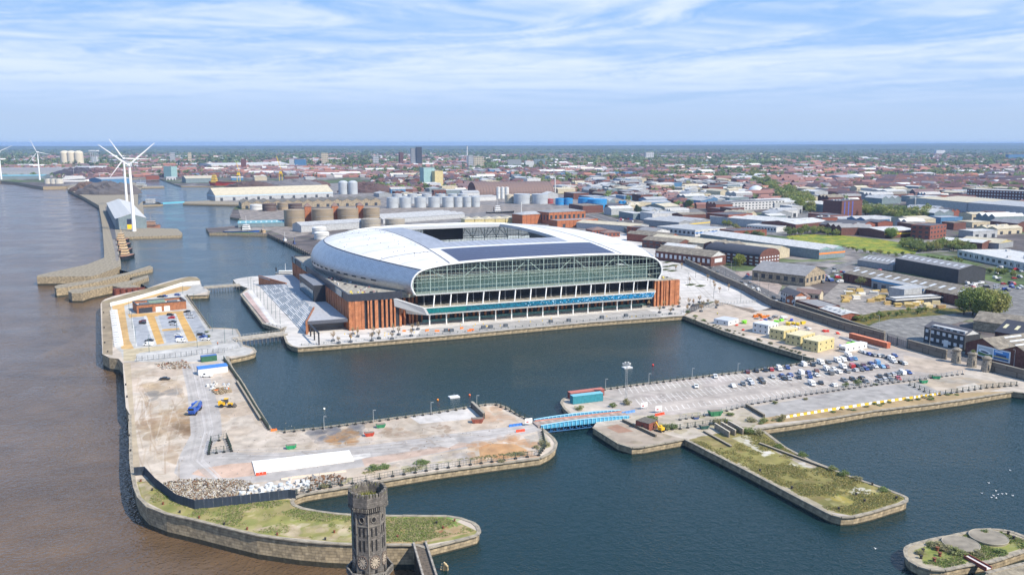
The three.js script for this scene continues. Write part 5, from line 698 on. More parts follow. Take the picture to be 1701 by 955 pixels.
// ---------------------------------------------------------------- machines
{
  const bl = M(0.03, 0.10, 0.42, { rough: 0.4 }), gr = M(0.2, 0.22, 0.24, {}), ye = M(0.72, 0.42, 0.02, { rough: 0.5 });
  const wh = (t, xs, zs, r) => { for (const x of xs) for (const z of zs) { const m = mesh('wheel', new THREE.CylinderGeometry(r, r, 0.45, 14).rotateX(Math.PI / 2), rubber, t); m.position.set(x, r, z); } };
  const c = thing('mobile_crane', 'blue mobile crane parked on the gravel haul road', 'crane', null, G(323.5, 685), Math.PI / 2 + 0.06); mesh('chassis', uvm(box(10.5, 0.8, 2.6, 0.5, 0.9, 0)), bl, c); const cab = mesh('cab', uvm(box(2.4, 1.7, 2.5, -3.9, 1.7, 0)), bl, c); block('windscreen', glassDark, cab, -5.12, 2.3, 0, 0.06, 0.9, 2.1); mesh('superstructure', uvm(merge([box(3.6, 1.6, 2.4, 3.0, 1.8, 0.1), box(1.6, 1.9, 1.1, 0.6, 1.8, -0.8)])), bl, c); mesh('boom', uvm(merge([box(8.5, 0.8, 0.8, 0, 2.9, 0.6), box(9.5, 0.55, 0.55, 0.6, 3.0, 0.6)])), gr, c); mesh('counterweight', uvm(box(1.2, 1.1, 2.6, 5.0, 1.8, 0)), M(0.05, 0.12, 0.35, {}), c); wh(c, [-3.8, -2.2, 2.6, 4.2], [-1.2, 1.2], 0.62);
  const l = thing('wheel_loader', 'yellow wheel loader with its bucket lowered on the work site', 'loader', null, G(375, 676), 0.06); mesh('rear_body', uvm(merge([box(2.8, 1.3, 2.0, -1.6, 1.0, 0), box(0.8, 0.5, 1.6, -2.6, 2.2, 0)])), ye, l); const lc = mesh('cab', uvm(box(1.5, 1.6, 1.6, 0.1, 1.9, 0)), M(0.06, 0.06, 0.06, {}), l); mesh('cab_roof', uvm(box(1.7, 0.15, 1.8, 0.1, 3.5, 0)), ye, lc); mesh('front_frame', uvm(box(2.0, 0.9, 1.3, 1.7, 0.8, 0)), ye, l); for (const z of [-0.6, 0.6]) mesh('lift_arm', bar(V(0.9, 1.8, z), V(3.2, 0.6, z), 0.16), ye, l); mesh('bucket', prism([V(3.0, 0.1, -1.4), V(4.2, 0.1, -1.4), V(4.2, 0.1, 1.4), V(3.0, 0.1, 1.4)], [V(2.9, 1.2, -1.4), V(3.3, 1.2, -1.4), V(3.3, 1.2, 1.4), V(2.9, 1.2, 1.4)]), M(0.09, 0.08, 0.07, {}), l); wh(l, [-1.6, 1.8], [-1.1, 1.1], 0.8);
  const e = thing('excavator', 'yellow excavator standing beside the little brick bridge hut', 'excavator', null, G(1098, 717), 2.2); e.scale.setScalar(0.75); for (const z of [-1, 1]) mesh('track', uvm(new THREE.CapsuleGeometry(0.42, 2.6, 4, 10).rotateZ(Math.PI / 2).translate(0, 0.45, z)), M(0.05, 0.045, 0.04, {}), e); mesh('house', uvm(box(2.8, 1.4, 2.3, -0.2, 1.1, 0)), ye, e); const ec = mesh('cab', uvm(box(1.3, 1.6, 1.0, 0.7, 1.5, 0.6)), ye, e); block('window', glassDark, ec, 0.7, 2.2, 1.12, 1, 0.8, 0.04); mesh('boom', bar(V(0.9, 1.8, -0.3), V(3.2, 4.3, -0.3), 0.3), ye, e); mesh('dipper', bar(V(3.2, 4.3, -0.3), V(4.6, 1.8, -0.3), 0.24), ye, e); mesh('bucket', uvm(box(0.9, 0.8, 0.9, 4.5, 1.0, -0.3)), M(0.1, 0.08, 0.06, {}), e);
  const person = (label, px, vest) => { const t = thing('person', label, 'person', null, G(...px)); const body = merge([new THREE.CapsuleGeometry(0.1, 0.62, 4, 8).translate(-0.11, 0.42, 0), new THREE.CapsuleGeometry(0.1, 0.62, 4, 8).translate(0.11, 0.42, 0.05), new THREE.CapsuleGeometry(0.21, 0.42, 4, 10).scale(1, 1, 0.7).translate(0, 1.18, 0), bar(V(-0.24, 1.4, 0), V(-0.3, 0.85, 0.06), 0.06), bar(V(0.24, 1.4, 0), V(0.3, 0.85, 0.06), 0.06), new THREE.SphereGeometry(0.12, 10, 8).scale(0.9, 1.15, 1).translate(0, 1.66, 0), new THREE.CylinderGeometry(0.06, 0.07, 0.15, 8).translate(0, 1.5, 0)]); mesh('body', body, M(0.06, 0.06, 0.09, {}), t); mesh('vest', new THREE.CapsuleGeometry(0.235, 0.36, 4, 10).scale(1, 1, 0.75).translate(0, 1.2, 0), M(...vest, {}), t); mesh('helmet', new THREE.SphereGeometry(0.145, 10, 6, 0, 6.3, 0, 1.6).translate(0, 1.68, 0), M(0.8, 0.8, 0.8, {}), t); };
  person('person in an orange vest standing beside the blue crane', [334, 679], [0.85, 0.22, 0.02]); person('person in a yellow vest by the red netting in the compound', [1192, 523], [0.8, 0.7, 0.05]); person('person in an orange vest near the footbridge', [361, 573], [0.85, 0.25, 0.05]);
}
// ---------------------------------------------------------------- cabins, containers, huts
const cream = M(0.70, 0.60, 0.30, { tex: 'mottle', m: 5, rough: 0.6 }), creamR = M(0.72, 0.64, 0.40, { tex: 'mottle', m: 5, rough: 0.6 }), whiteC = M(0.74, 0.75, 0.76, { tex: 'mottle', m: 5, rough: 0.6 });
container('site_cabin', 'white two storey site cabin with blue window dots beside the dock', 'cabin', [1276, 556.5], [1293, 552], 10, 5.6, whiteC, M(0.66, 0.69, 0.73, { tex: 'mottle', m: 5 }), { win: 3, storeys: 2 });
container('site_cabin', 'cream two storey cabin block next to the white cabin', 'cabin', [1302, 566.5], [1325, 560.5], 9, 5.6, cream, creamR, { win: 3, storeys: 2 }); container('site_cabin', 'middle cream two storey cabin block beside the dock wall', 'cabin', [1330, 576], [1354, 569.5], 9, 5.6, cream, creamR, { win: 3, storeys: 2 }); container('site_cabin', 'cream two storey cabin block with a steel stair facing the car park', 'cabin', [1359, 586], [1386, 578.5], 9, 5.8, cream, creamR, { win: 3, storeys: 2 });
container('site_cabin', 'low white cabin on the dock edge near the stadium plaza', 'cabin', [1210, 541.5], [1227, 537], 10, 2.9, whiteC, M(0.45, 0.48, 0.54, {}), { win: 2 }); container('site_cabin', 'long low white office cabin at the car park edge', 'cabin', [1405, 586], [1441, 578.5], 4, 3, whiteC, M(0.75, 0.75, 0.74, {}), { win: 4 });
container('works_cabin', 'white works cabin with blue roof edge beside the dock fence', 'cabin', [329, 624], [378, 618], 4.5, 3.4, whiteC, M(0.06, 0.22, 0.60, { tex: 'mottle', m: 5 }), { trim: M(0.04, 0.18, 0.55, {}) }); container('shipping_container', 'dark green container behind the white works cabin', 'container', [334, 602], [360, 599], 3, 2.8, M(0.04, 0.16, 0.09, { tex: 'rib', m: 6 }), M(0.06, 0.14, 0.35, {}));
container('shipping_container', 'teal blue container among weeds at the car park corner', 'container', [952, 672], [1002, 666], 3, 3.4, M(0.04, 0.30, 0.38, { tex: 'rib', m: 6 }), M(0.16, 0.42, 0.52, {})); container('shipping_container', 'faded red container behind the teal one on the quay', 'container', [948, 664], [1004, 657], 3, 2.8, M(0.36, 0.10, 0.08, { tex: 'rib', m: 6 }), M(0.42, 0.15, 0.12, {}));
container('brick_hut', 'small red brick hut with flat roof at the bridge end', 'hut', [1056, 711], [1078, 717], 6, 3, brickM(0.30, 0.10, 0.07), M(0.20, 0.18, 0.15, { tex: 'dirt', m: 3 }), { win: 1 });
container('storage_rack', 'long orange container row at the foot of the road wall', 'container', [1411, 562], [1474, 579], 2.6, 2.9, M(0.55, 0.16, 0.08, { tex: 'rib', m: 6 }), M(0.62, 0.22, 0.12, {}));
for (const [p, q, c, lb] of [[[585, 0], 0, 0, '']]) { }
openSkip('long green skip full of yellow timber beside the car park', [1188, 690], [0.04, 0.22, 0.10], 0.25, 1.5); openSkip('small blue bin in the yard beside the car park', [1157, 696], [0.05, 0.10, 0.28], 0.2, 0.6);
{ // pallet racks, coloured stores in the compound
  const cols = [['orange', [0.75, 0.22, 0.02]], ['lime green', [0.25, 0.75, 0.04]], ['blue', [0.03, 0.08, 0.5]], ['yellow', [0.75, 0.55, 0.03]], ['red', [0.7, 0.05, 0.03]], ['white', [0.7, 0.7, 0.7]], ['grey', [0.3, 0.31, 0.33]]];
  const spots = [[0, 1255, 527, 3], [0, 1262, 525, 3], [0, 1268, 528, 3], [0, 1275, 526, 2], [1, 1237, 537, 3.6], [1, 1290, 536, 3], [1, 1298, 533, 2.4], [2, 1315, 533, 2.6], [2, 1300, 543, 1.6], [3, 1310, 540, 3.4], [3, 1318, 539, 3], [3, 1326, 540, 3], [3, 1334, 538, 3], [4, 1370, 551, 2.2], [4, 1375, 551, 2], [4, 1393, 555, 2], [4, 1224, 541, 1.6], [4, 1234, 549, 1.6], [5, 1302, 530, 4], [5, 1322, 546, 3.4], [6, 1280, 531, 3], [6, 1288, 528, 3.2], [2, 1399, 577, 2.6], [1, 1410, 573, 2.8], [1, 1418, 571, 2.4], [6, 1340, 545, 2], [5, 1345, 548, 2.4], [6, 1258, 530, 2], [2, 1272, 532, 2], [4, 1265, 533, 1.4]];
  for (const [k, x, y, s] of spots) { const [n, c] = cols[k], t = thing('stacked_stores', `${n} stacked site stores in the compound below the road wall`, 'stores', 'coloured stores in the works compound', G(x, y), R(0, 3)); const m = M(...c, { tex: 'mottle', m: 1 }); for (let i = 0; i < 3; i++) block('bundle', m, t, R(-0.5, 0.5), i * s * 0.17, R(-0.4, 0.4), s * R(0.8, 1.1), s * 0.16, s * R(0.5, 0.8), R(-0.2, 0.2)); block('pallet', M(0.3, 0.22, 0.12, {}), t, 0, -0.0, 0, s * 1.1, 0.12, s * 0.8); }
  for (let i = 0; i < 9; i++) { const a = G(1402 + i * 6.4, 563 + i * 2.1), t = thing('pipe_stack', 'bundle of grey steel pipes lying below the orange containers', 'pipes', 'pipe bundles below the road wall', a, -0.9); for (let k = 0; k < 5; k++) { const m = mesh('pipe', ucyl, M(0.34, 0.35, 0.37, {}), t); m.rotation.z = Math.PI / 2; m.scale.set(0.5, 5.2, 0.5); m.position.set(2.6, 0.25 + (k > 2 ? 0.45 : 0), -0.6 + (k % 3) * 0.55); } }
}
// small brick plant building in the west car park, with an open roof court
{
  const p = G(227, 521), q = G(309, 513), w = p.distanceTo(q), d = 16, t = thing('plant_building', 'small orange brick plant building with open roof court in the west car park', 'building', null, p, turnTo(p, q)), br = M(0.46, 0.19, 0.09, { tex: 'brick', m: 6 }), dk = M(0.03, 0.035, 0.05, {});
  mesh('front_wall', uvm(box(w, 5.2, 0.5, w / 2, 0, -0.25)), br, t); mesh('back_wall', uvm(box(w, 5.2, 0.5, w / 2, 0, -d)), br, t); mesh('side_wall', uvm(box(0.5, 5.2, d - 0.8, 0.25, 0, -d / 2)), br, t); mesh('side_wall', uvm(box(0.5, 5.2, d - 0.8, w - 0.25, 0, -d / 2)), br, t); mesh('roof_deck', uvm(box(w - 1, 0.3, d - 1, w / 2, 3.6, -d / 2)), M(0.5, 0.5, 0.48, {}), t);
  mesh('parapet_cap', uvm(merge([box(w + 0.2, 0.5, 0.7, w / 2, 5.2, -0.25), box(w + 0.2, 0.5, 0.7, w / 2, 5.2, -d), box(0.7, 0.5, d - 1.2, 0.2, 5.2, -d / 2), box(0.7, 0.5, d - 1.2, w - 0.2, 5.2, -d / 2)])), M(0.05, 0.06, 0.08, {}), t);
  mesh('roof_plant', uvm(box(w * 0.34, 1.8, 5, w * 0.45, 3.9, -d / 2 - 2)), M(0.24, 0.33, 0.26, { tex: 'rib', m: 6 }), t); for (const x of [0.15, 0.25, 0.72, 0.82]) mesh('air_unit', uvm(box(3, 1.2, 3, w * x, 3.9, -d * 0.55)), M(0.13, 0.14, 0.16, {}), t);
  block('shutter', dk, t, w * 0.17, 0, 0.06, w * 0.27, 3.4, 0.16); for (const x of [0.43, 0.6]) block('door', M(0.62, 0.62, 0.60, {}), t, w * x, 0, 0.06, 3.6, 3.2, 0.14); for (let i = 0; i < 14; i++) block('brick_pier', br, t, w * (i + 0.5) / 14, 3.6, 0.12, 0.5, 1.5, 0.25);
}
hoarding('hoarding', 'long white hoarding curving along the river edge of the small car park', 'hoarding', [[182, 509], [215, 501], [260, 488], [300, 475], [318, 472.5], [331, 472]], 2.6, [whiteC, M(0.70, 0.70, 0.69, {})], 2.4);
for (let i = 0; i < 15; i++) { const t = mesh('bagged_block', uvm(box(3.4, 1.9, 3.6)), whiteC); tag(t, 'white wrapped block in the row along the small car park river side', 'block', 'white wrapped blocks by the small car park'); t.position.copy(G(188 + i * 0.62, 519 + i * 4.0)); t.rotation.y = R(-0.05, 0.05); t.scale.y = R(0.85, 1.05); }
barrierRow(['yellow stone kerb block along the small car park channel edge'], [[310, 490], [349, 546]], 18, [M(0.52, 0.42, 0.28, { tex: 'dirt', m: 3 })], 'kerb blocks along the channel');
// discs and ironwork on the island
for (const [x, y, r, lb] of [[1643, 895, 4.9, 'round concrete platform on the dock island toward its far end'], [1597, 906, 4.7, 'round concrete platform in weeds at the middle of the dock island']]) { const t = thing('round_platform', lb, 'platform', null, G(x, y)); mesh('slab', new THREE.CylinderGeometry(r, r, 0.7, 40).translate(0, 0.3, 0), M(0.42, 0.37, 0.29, { tex: 'dirt', m: 6 }), t); mesh('rim', new THREE.TorusGeometry(r, 0.13, 5, 40).rotateX(Math.PI / 2).translate(0, 0.62, 0), M(0.33, 0.3, 0.24, {}), t); }
{ const a = G(1606, 926), b = G(1644, 947), t = thing('gangway', 'rusty steel gangway from the dock island to the corner quay', 'gangway', null, a, turnTo(a, b)), l = a.distanceTo(b); mesh('walkway', uvm(box(l, 0.2, 1.4, l / 2, 0.2, 0)), M(0.62, 0.58, 0.56, {}), t); mesh('side_beam', uvm(box(l, 1.1, 0.2, l / 2, -0.3, 0.85)), M(0.20, 0.05, 0.035, {}), t); mesh('side_beam', uvm(box(l, 0.8, 0.2, l / 2, 0, -0.85)), M(0.20, 0.05, 0.035, {}), t); }
const bollardG = merge([new THREE.CylinderGeometry(0.35, 0.45, 0.9, 10).translate(0, 0.45, 0), new THREE.CylinderGeometry(0.55, 0.5, 0.3, 10).translate(0, 1.0, 0)]), ironM = M(0.035, 0.03, 0.028, {}), rustM = M(0.30, 0.10, 0.05, { tex: 'dirt', m: 1 });
const bollard = (px, rusty, s = 1, where) => { const m = mesh('mooring_bollard', bollardG, rusty ? rustM : ironM); tag(m, `${rusty ? 'rusty red' : 'black iron'} mooring bollard ${where}`, 'bollard', 'mooring bollards ' + where); m.position.copy(G(...px)); m.scale.setScalar(s); };
for (const p of [[1534, 917], [1531, 928], [1676, 888], [1685, 896]]) bollard(p, 0, 0.85, 'on the dock island'); for (const p of [[1558, 915], [1562, 924], [1553, 933]]) bollard(p, 1, 0.95, 'on the dock island');
for (const p of [[1423, 823], [1437, 834], [1490, 829], [1263, 783], [1316, 812], [1450, 806], [1394, 847]]) bollard(p, 0, 0.75, 'on the grassy jetty'); for (const p of [[233, 800], [252, 815], [270, 838], [298, 852], [330, 861], [372, 872], [410, 880], [460, 889], [540, 897], [555, 885], [660, 893], [725, 870], [736, 878], [755, 866]]) bollard(p, rnd() < 0.5, 0.62, 'on the grassy spit'); for (const p of [[208, 640], [210, 660], [212, 700], [214, 725], [216, 750], [171, 520], [172, 545], [173, 570], [178, 585]]) bollard(p, 0, 0.7, 'along the river wall');
{ const t = thing('mooring_buoy', 'round orange mooring buoy floating beside the gangway', 'buoy', null, G(1617, 944, DOCK)); mesh('float', new THREE.SphereGeometry(0.95, 16, 12).scale(1.2, 0.9, 1.2).translate(0, 0.5, 0), M(0.85, 0.16, 0.01, { rough: 0.5 }), t); mesh('ring', new THREE.TorusGeometry(0.25, 0.06, 5, 12).translate(0, 1.4, 0), ironM, t);
  const raft = (lb, px) => { const r = thing('pontoon', lb, 'pontoon', null, G(...px, DOCK), 0.4); mesh('deck', uvm(box(4.6, 0.7, 3.2, 0, -0.2, 0)), whiteC, r); mesh('mast', bar(V(0, 0.5, 0), V(0, 1.8, 0), 0.08), greyPost, r); }; raft('small white pontoon floating off the work site quay', [754, 660]); raft('small white pontoon floating off the light mast', [1042, 611]);
  for (const [p, c, n, w] of [[[727, 665], [0.8, 0.25, 0.03], 'orange', 'off the work site quay'], [[780, 657], [0.7, 0.15, 0.05], 'red', 'near the white pontoon'], [[1085, 607], [0.75, 0.05, 0.04], 'red', 'in the dock before the stadium'], [[538, 680], [0.75, 0.75, 0.7], 'white', 'in the dock corner by the green fence']]) { const b = thing('marker_buoy', `small ${n} marker buoy ${w}`, 'buoy', null, G(...p, DOCK)); mesh('float', new THREE.SphereGeometry(0.5, 10, 8).translate(0, 0.25, 0), M(...c, {}), b); mesh('top_pin', bar(V(0, 0.6, 0), V(0, 1, 0), 0.06), ironM, b); }
  const gull = merge([new THREE.SphereGeometry(0.2, 8, 6).scale(1.8, 0.8, 0.8), quadG([V(0.1, 0.1, 0), V(-0.25, 0.1, 0), V(-0.2, 0.35, 0.75)]), quadG([V(-0.25, 0.1, 0), V(0.1, 0.1, 0), V(-0.2, 0.35, -0.75)]), new THREE.SphereGeometry(0.11, 8, 6).translate(0.4, 0.14, 0)]), gm = M(0.8, 0.8, 0.8, {});
  for (const [x, y] of [[1679, 782], [1644, 803], [1632, 820], [1656, 816], [1652, 824], [1659, 822], [1666, 821], [1673, 821], [1684, 824], [1656, 828], [1648, 827], [1455, 912], [1290, 745]]) { const m = mesh('gull', gull, gm); tag(m, 'white gull floating on the dock water', 'bird', 'gulls on the dock water'); m.position.copy(G(x, y, DOCK)).setY(DOCK + 0.1); m.rotation.y = R(0, 6); m.scale.setScalar(0.75); }
}
// concrete stores and low walls at the jetty root
for (const [a, b] of [[[1188, 712], [1212, 727]], [[1198, 710], [1222, 724]], [[1210, 708], [1235, 722]]]) { const p = G(...a), q = G(...b), t = thing('concrete_wall', 'grey concrete bay wall at the root of the grassy jetty', 'wall', 'concrete bay walls at the jetty root', p, turnTo(p, q)); mesh('wall', uvm(box(p.distanceTo(q), 2.2, 0.5, p.distanceTo(q) / 2, 0, 0)), M(0.42, 0.36, 0.28, { tex: 'dirt', m: 4 }), t); mesh('wall_cap', uvm(box(p.distanceTo(q), 0.15, 0.62, p.distanceTo(q) / 2, 2.2, 0)), M(0.5, 0.45, 0.37, {}), t); }
for (const [a, b, h, lb] of [[[393, 636], [432, 699], 1.1, 'broken stone kerb wall inside the green dock fence'], [[1262, 738], [1378, 781], 0.6, 'dark low kerb wall running along the grassy jetty'], [[1240, 676], [1270, 694], 1.4, 'low stone wall at the gravel yard end'], [[1170, 718], [1215, 743], 0.6, 'short dark kerb in the weeds of the jetty'], [[1035, 700], [1090, 726], 1.0, 'dark retaining wall beside the brick bridge hut']]) { const p = G(...a), q = G(...b), t = thing('kerb_wall', lb, 'wall', null, p, turnTo(p, q)); mesh('wall', uvm(box(p.distanceTo(q), h, 0.7, p.distanceTo(q) / 2, 0, 0)), M(0.17, 0.15, 0.11, { tex: 'stone', m: 5 }), t); mesh('wall_cap', uvm(box(p.distanceTo(q), 0.12, 0.8, p.distanceTo(q) / 2, h, 0)), M(0.3, 0.26, 0.2, {}), t); }
{ const t = thing('moored_barge', 'small dark work barge moored at the gravel yard quay', 'barge', null, G(1398, 698, DOCK), 0.2); mesh('hull', prism([V(-4, -0.4, -1), V(4, -0.4, -1), V(4, -0.4, 1), V(-4, -0.4, 1)], [V(-4.8, 0.7, -1.3), V(4.8, 0.7, -1.3), V(4.8, 0.7, 1.3), V(-4.8, 0.7, 1.3)]), M(0.03, 0.035, 0.04, {}), t); mesh('deckhouse', uvm(box(1.6, 1, 1.4, -1.5, 0.7, 0)), M(0.1, 0.1, 0.12, {}), t); }
// light mast by the bridge, thin poles along the quays
{ const t = thing('light_mast', 'tall lattice floodlight mast beside the car park', 'light mast', null, G(1040, 668)), h = 16.5, q = []; for (const [x, z] of [[-.4, -.4], [.4, -.4], [.4, .4], [-.4, .4]]) q.push(bar(V(x, 0, z), V(x * 0.6, h, z * 0.6), 0.06, 4)); for (let i = 0; i < 16; i++) { const y = i * h / 16, s = 0.4 * (1 - 0.4 * i / 16); q.push(bar(V(-s, y, s), V(s, y + h / 16, s), 0.035, 3), bar(V(s, y, -s), V(s, y + h / 16, s), 0.035, 3)); } mesh('lattice', merge(q), greyPost, t); for (const [x, z] of [[-1.4, 0], [-0.6, 0.5], [0.6, 0.5], [1.4, 0]]) mesh('floodlight', uvm(box(0.7, 0.5, 0.4, x, h + (z ? 0.6 : 0), z)), M(0.6, 0.6, 0.6, {}), t); mesh('platform', uvm(box(3.4, 0.15, 1.2, 0, h - 0.2, 0)), greyPost, t); }
const pg = 'thin lamp posts along the quays'; for (const p of [[538, 713.5], [620, 702.5], [716, 689], [792, 677], [1006, 648.5], [1078, 639], [1150, 630], [1226, 621.5], [1333, 605.5]]) lampPost(G(...p), 5.2, 'thin lamp post with white foot on the dock edge', pg);
for (let i = 0; i < 10; i++) lampPost(LW(-34, 34 + i * 17, 0), 9, 'slender lamp post in the row below the stadium steps', 'lamp posts below the stadium steps', M(0.10, 0.16, 0.17, {}));
for (const p of [[214, 522], [219, 545], [225, 570], [247, 585], [327, 577], [293, 550], [322, 510], [331, 520], [345, 545], [352, 550], [303, 488], [373, 570], [386, 556]]) lampPost(G(...p), 9, 'slender lamp post around the small west car park', 'lamp posts of the small car park', M(0.10, 0.16, 0.17, {}));
for (const p of [[1143, 477], [1150, 440], [1156, 461], [1180, 472], [1186, 495], [1205, 470], [1231, 500], [1222, 450], [1170, 430], [1262, 488], [1276, 498]]) lampPost(G(...p), 11, 'tall dark lamp post on the stadium east plaza', 'lamp posts of the east plaza', M(0.07, 0.10, 0.11, {}));
// planters with thin brown young trees
{
  const planterG = uvm(box(1.7, 1.1, 1.7)), pm = M(0.085, 0.10, 0.12, { rough: 0.6 });
  const spots = [[553, 567, 0], [562, 571, 0], [582, 569, 0], [586, 556, 0], [594, 560, 0], [617, 567, 0], [620, 555, 0], [629, 563, 0], [651, 564, 0], [653, 552, 0], [662, 557, 0], [683, 559, 0], [685, 549, 0], [694, 548, 0], [1078, 510, 1], [1096, 520, 1], [1103, 512, 1], [1114, 522, 1], [1118, 515, 1], [1128, 510, 1], [1142, 518, 1], [1145, 507, 1], [1152, 508, 1], [1165, 518, 1], [1168, 510, 1], [1176, 506, 1], [1190, 512, 1], [1192, 508, 1], [1128, 505, 1], [1162, 503, 1], [1163, 446, 2], [1146, 471, 2], [1176, 466, 2], [1188, 480, 2], [1196, 486, 2], [1211, 482, 2], [1123, 450, 2], [1133, 446, 2], [1157, 436, 2], [1186, 475, 2]];
  const where = ['before the stadium south west corner', 'at the stadium south east corner', 'on the wide east plaza'];
  for (const [x, y, w] of spots) { const t = tree('planter_tree', 'young brown leaved tree in a dark planter ' + where[w], G(x, y), R(4.6, 6.2), R(2.2, 3.2), pick([[0.30, 0.19, 0.10], [0.27, 0.20, 0.12], [0.33, 0.23, 0.13]]), { group: 'planter trees ' + where[w], crowns: twigG, trunk: 0.38 }); if (w < 2) mesh('planter', planterG, pm, t); }
  for (const [x, y] of [[1108, 443], [1117, 450], [1120, 441], [1148, 473], [1164, 475], [1108, 436], [1106, 448]]) { const m = mesh('lawn_bed', uvm(box(9, 0.25, 5)), M(0.13, 0.17, 0.05, { tex: 'grass', m: 4 })); tag(m, 'small rectangular grass bed on the pale east plaza', 'lawn', 'grass beds on the east plaza'); m.position.copy(G(x, y)); m.rotation.y = 0.9; }
  for (const [x, y] of [[741, 551], [750, 551], [803, 546], [815, 545], [840, 543], [915, 536], [945, 534], [1000, 529], [1040, 526]]) { const m = mesh('crate', uvm(box(2.4, 1.8, 1.6)), pm); tag(m, 'dark crate standing on the quay under the stadium balcony', 'crate', 'crates on the stadium quay'); m.position.copy(G(x, y)); m.rotation.y = 0.4; }
  for (let i = 0; i < 8; i++) { const m = mesh('road_barrier', barrierG, oB); tag(m, 'orange barrier under the stadium balcony columns', 'barrier', 'orange barriers at the stadium'); m.position.copy(G(pick([676, 720, 752, 763, 780, 714]) + R(-6, 6), R(546, 552))); m.rotation.y = R(0, 1); m.scale.set(R(2, 4), 1, 1.3); }
  for (let i = 0; i < 26; i++) { const m = mesh('marker_cone', new THREE.CylinderGeometry(0.12, 0.32, 0.8, 8).translate(0, 0.4, 0), yB); tag(m, 'yellow marker on the stadium quay paving', 'marker', 'yellow markers on the stadium quay'); const s = rnd(); m.position.copy(G(560 + s * 500, 561 - s * 38 + R(-5, 4))); }
}
// ---------------------------------------------------------------- parked cars
{
  const where = 'in the large car park beside the dock', gr = 'cars in the large dock car park';
  const d = G(1360, 612).sub(G(1260, 626)), row = Math.atan2(-d.z, d.x), t0 = row + 1.05;
  const Cc = ['white', 'black', 'grey', 'silver', 'blue', 'red', 'light blue', 'maroon', 'brown'];
  const list = [[1189, 626, 0, 'h'], [1157, 642, 0, 's'], [1218, 641, 0], [1235, 638, 2], [1242, 618, 7], [1257, 616, 1], [1272, 615, 1], [1282, 614, 5], [1295, 613, 0, 'v'], [1309, 611, 4], [1335, 606, 0, 'v'], [1351, 606, 1], [1364, 603, 0, 'v'], [1377, 602, 2], [1392, 600, 0, 'v'], [1401, 599, 0, 'v'], [1413, 597, 4], [1421, 596, 6], [1410, 591, 0, 'v'], [1246, 632, 0], [1250, 637, 3], [1264, 630, 1], [1267, 635, 1], [1284, 626, 3], [1299, 624, 4], [1303, 629, 1], [1312, 629, 3], [1313, 623, 4], [1331, 620, 0, 'v'], [1328, 627, 1], [1343, 619, 4], [1346, 626, 4], [1357, 616, 8], [1357, 623, 0], [1374, 614, 0, 'v'], [1381, 620, 2, 'v'], [1385, 613, 0], [1394, 618, 0], [1401, 610, 0, 'v'], [1408, 617, 2], [1416, 609, 5, 'v'], [1422, 615, 3], [1425, 608, 1], [1432, 614, 2], [1435, 607, 7], [1439, 613, 4], [1446, 612, 1], [1448, 604, 4], [1458, 603, 6, 'v'], [1454, 609, 0], [1466, 609, 6], [1473, 609, 7], [1349, 638, 0, 'v'], [1364, 636, 1], [1386, 640, 0], [1403, 632, 2], [1417, 630, 1], [1432, 628, 1], [1439, 634, 2], [1462, 625, 1], [1476, 623, 2], [1484, 622, 3], [1491, 621, 2], [1499, 620, 0, 'v'], [1510, 619, 4], [1461, 633, 2], [1470, 631, 3], [1480, 631, 2], [1493, 629, 5, 'h'], [1432, 584, 0], [1438, 586, 3], [1444, 588, 4], [1452, 590, 2], [1460, 591, 3], [1467, 592, 2], [1487, 591, 4], [1477, 594, 2], [1482, 597, 0, 'v'], [1486, 601, 0], [1496, 602, 1], [1503, 604, 0]];
  for (const [x, y, c, k] of list) { const kind = k === 'v' ? 'van' : k === 'h' ? 'hatch' : k === 's' ? 'saloon' : rnd() < 0.6 ? 'hatch' : 'saloon'; car(kind, Cc[c], G(x, y + 1.5), t0 + Math.PI * (rnd() < 0.5) + R(-0.05, 0.05), where, gr); }
  const w2 = 'in the small west car park', g2 = 'cars in the small west car park';
  for (const [x, y, c, k, a] of [[236, 535, 7], [236, 538, 1], [247, 567, 1], [245, 574, 0, 'v'], [282, 524, 1], [284, 529, 5], [286, 536, 1], [287, 540, 3], [295, 558, 0], [297, 562, 4], [300, 568, 0, 'v'], [310, 519, 1], [314, 523, 3], [316, 528, 3], [333, 557, 1], [337, 561, 4], [341, 565, 0], [266, 494, 1], [272, 493, 4], [294, 491, 4]]) car(k === 'v' ? 'van' : pick(['hatch', 'saloon']), Cc[c], G(x, y), 0.12 + Math.PI * (rnd() < 0.5), w2, g2);
  car('van', 'white', G(343, 626), 0.05, 'beside the works cabin on the work site'); car('saloon', 'black', G(273, 631), 0.1, 'alone on the pale work site earth'); car('hatch', 'silver', G(370, 668), 0, 'behind the yellow loader');
}
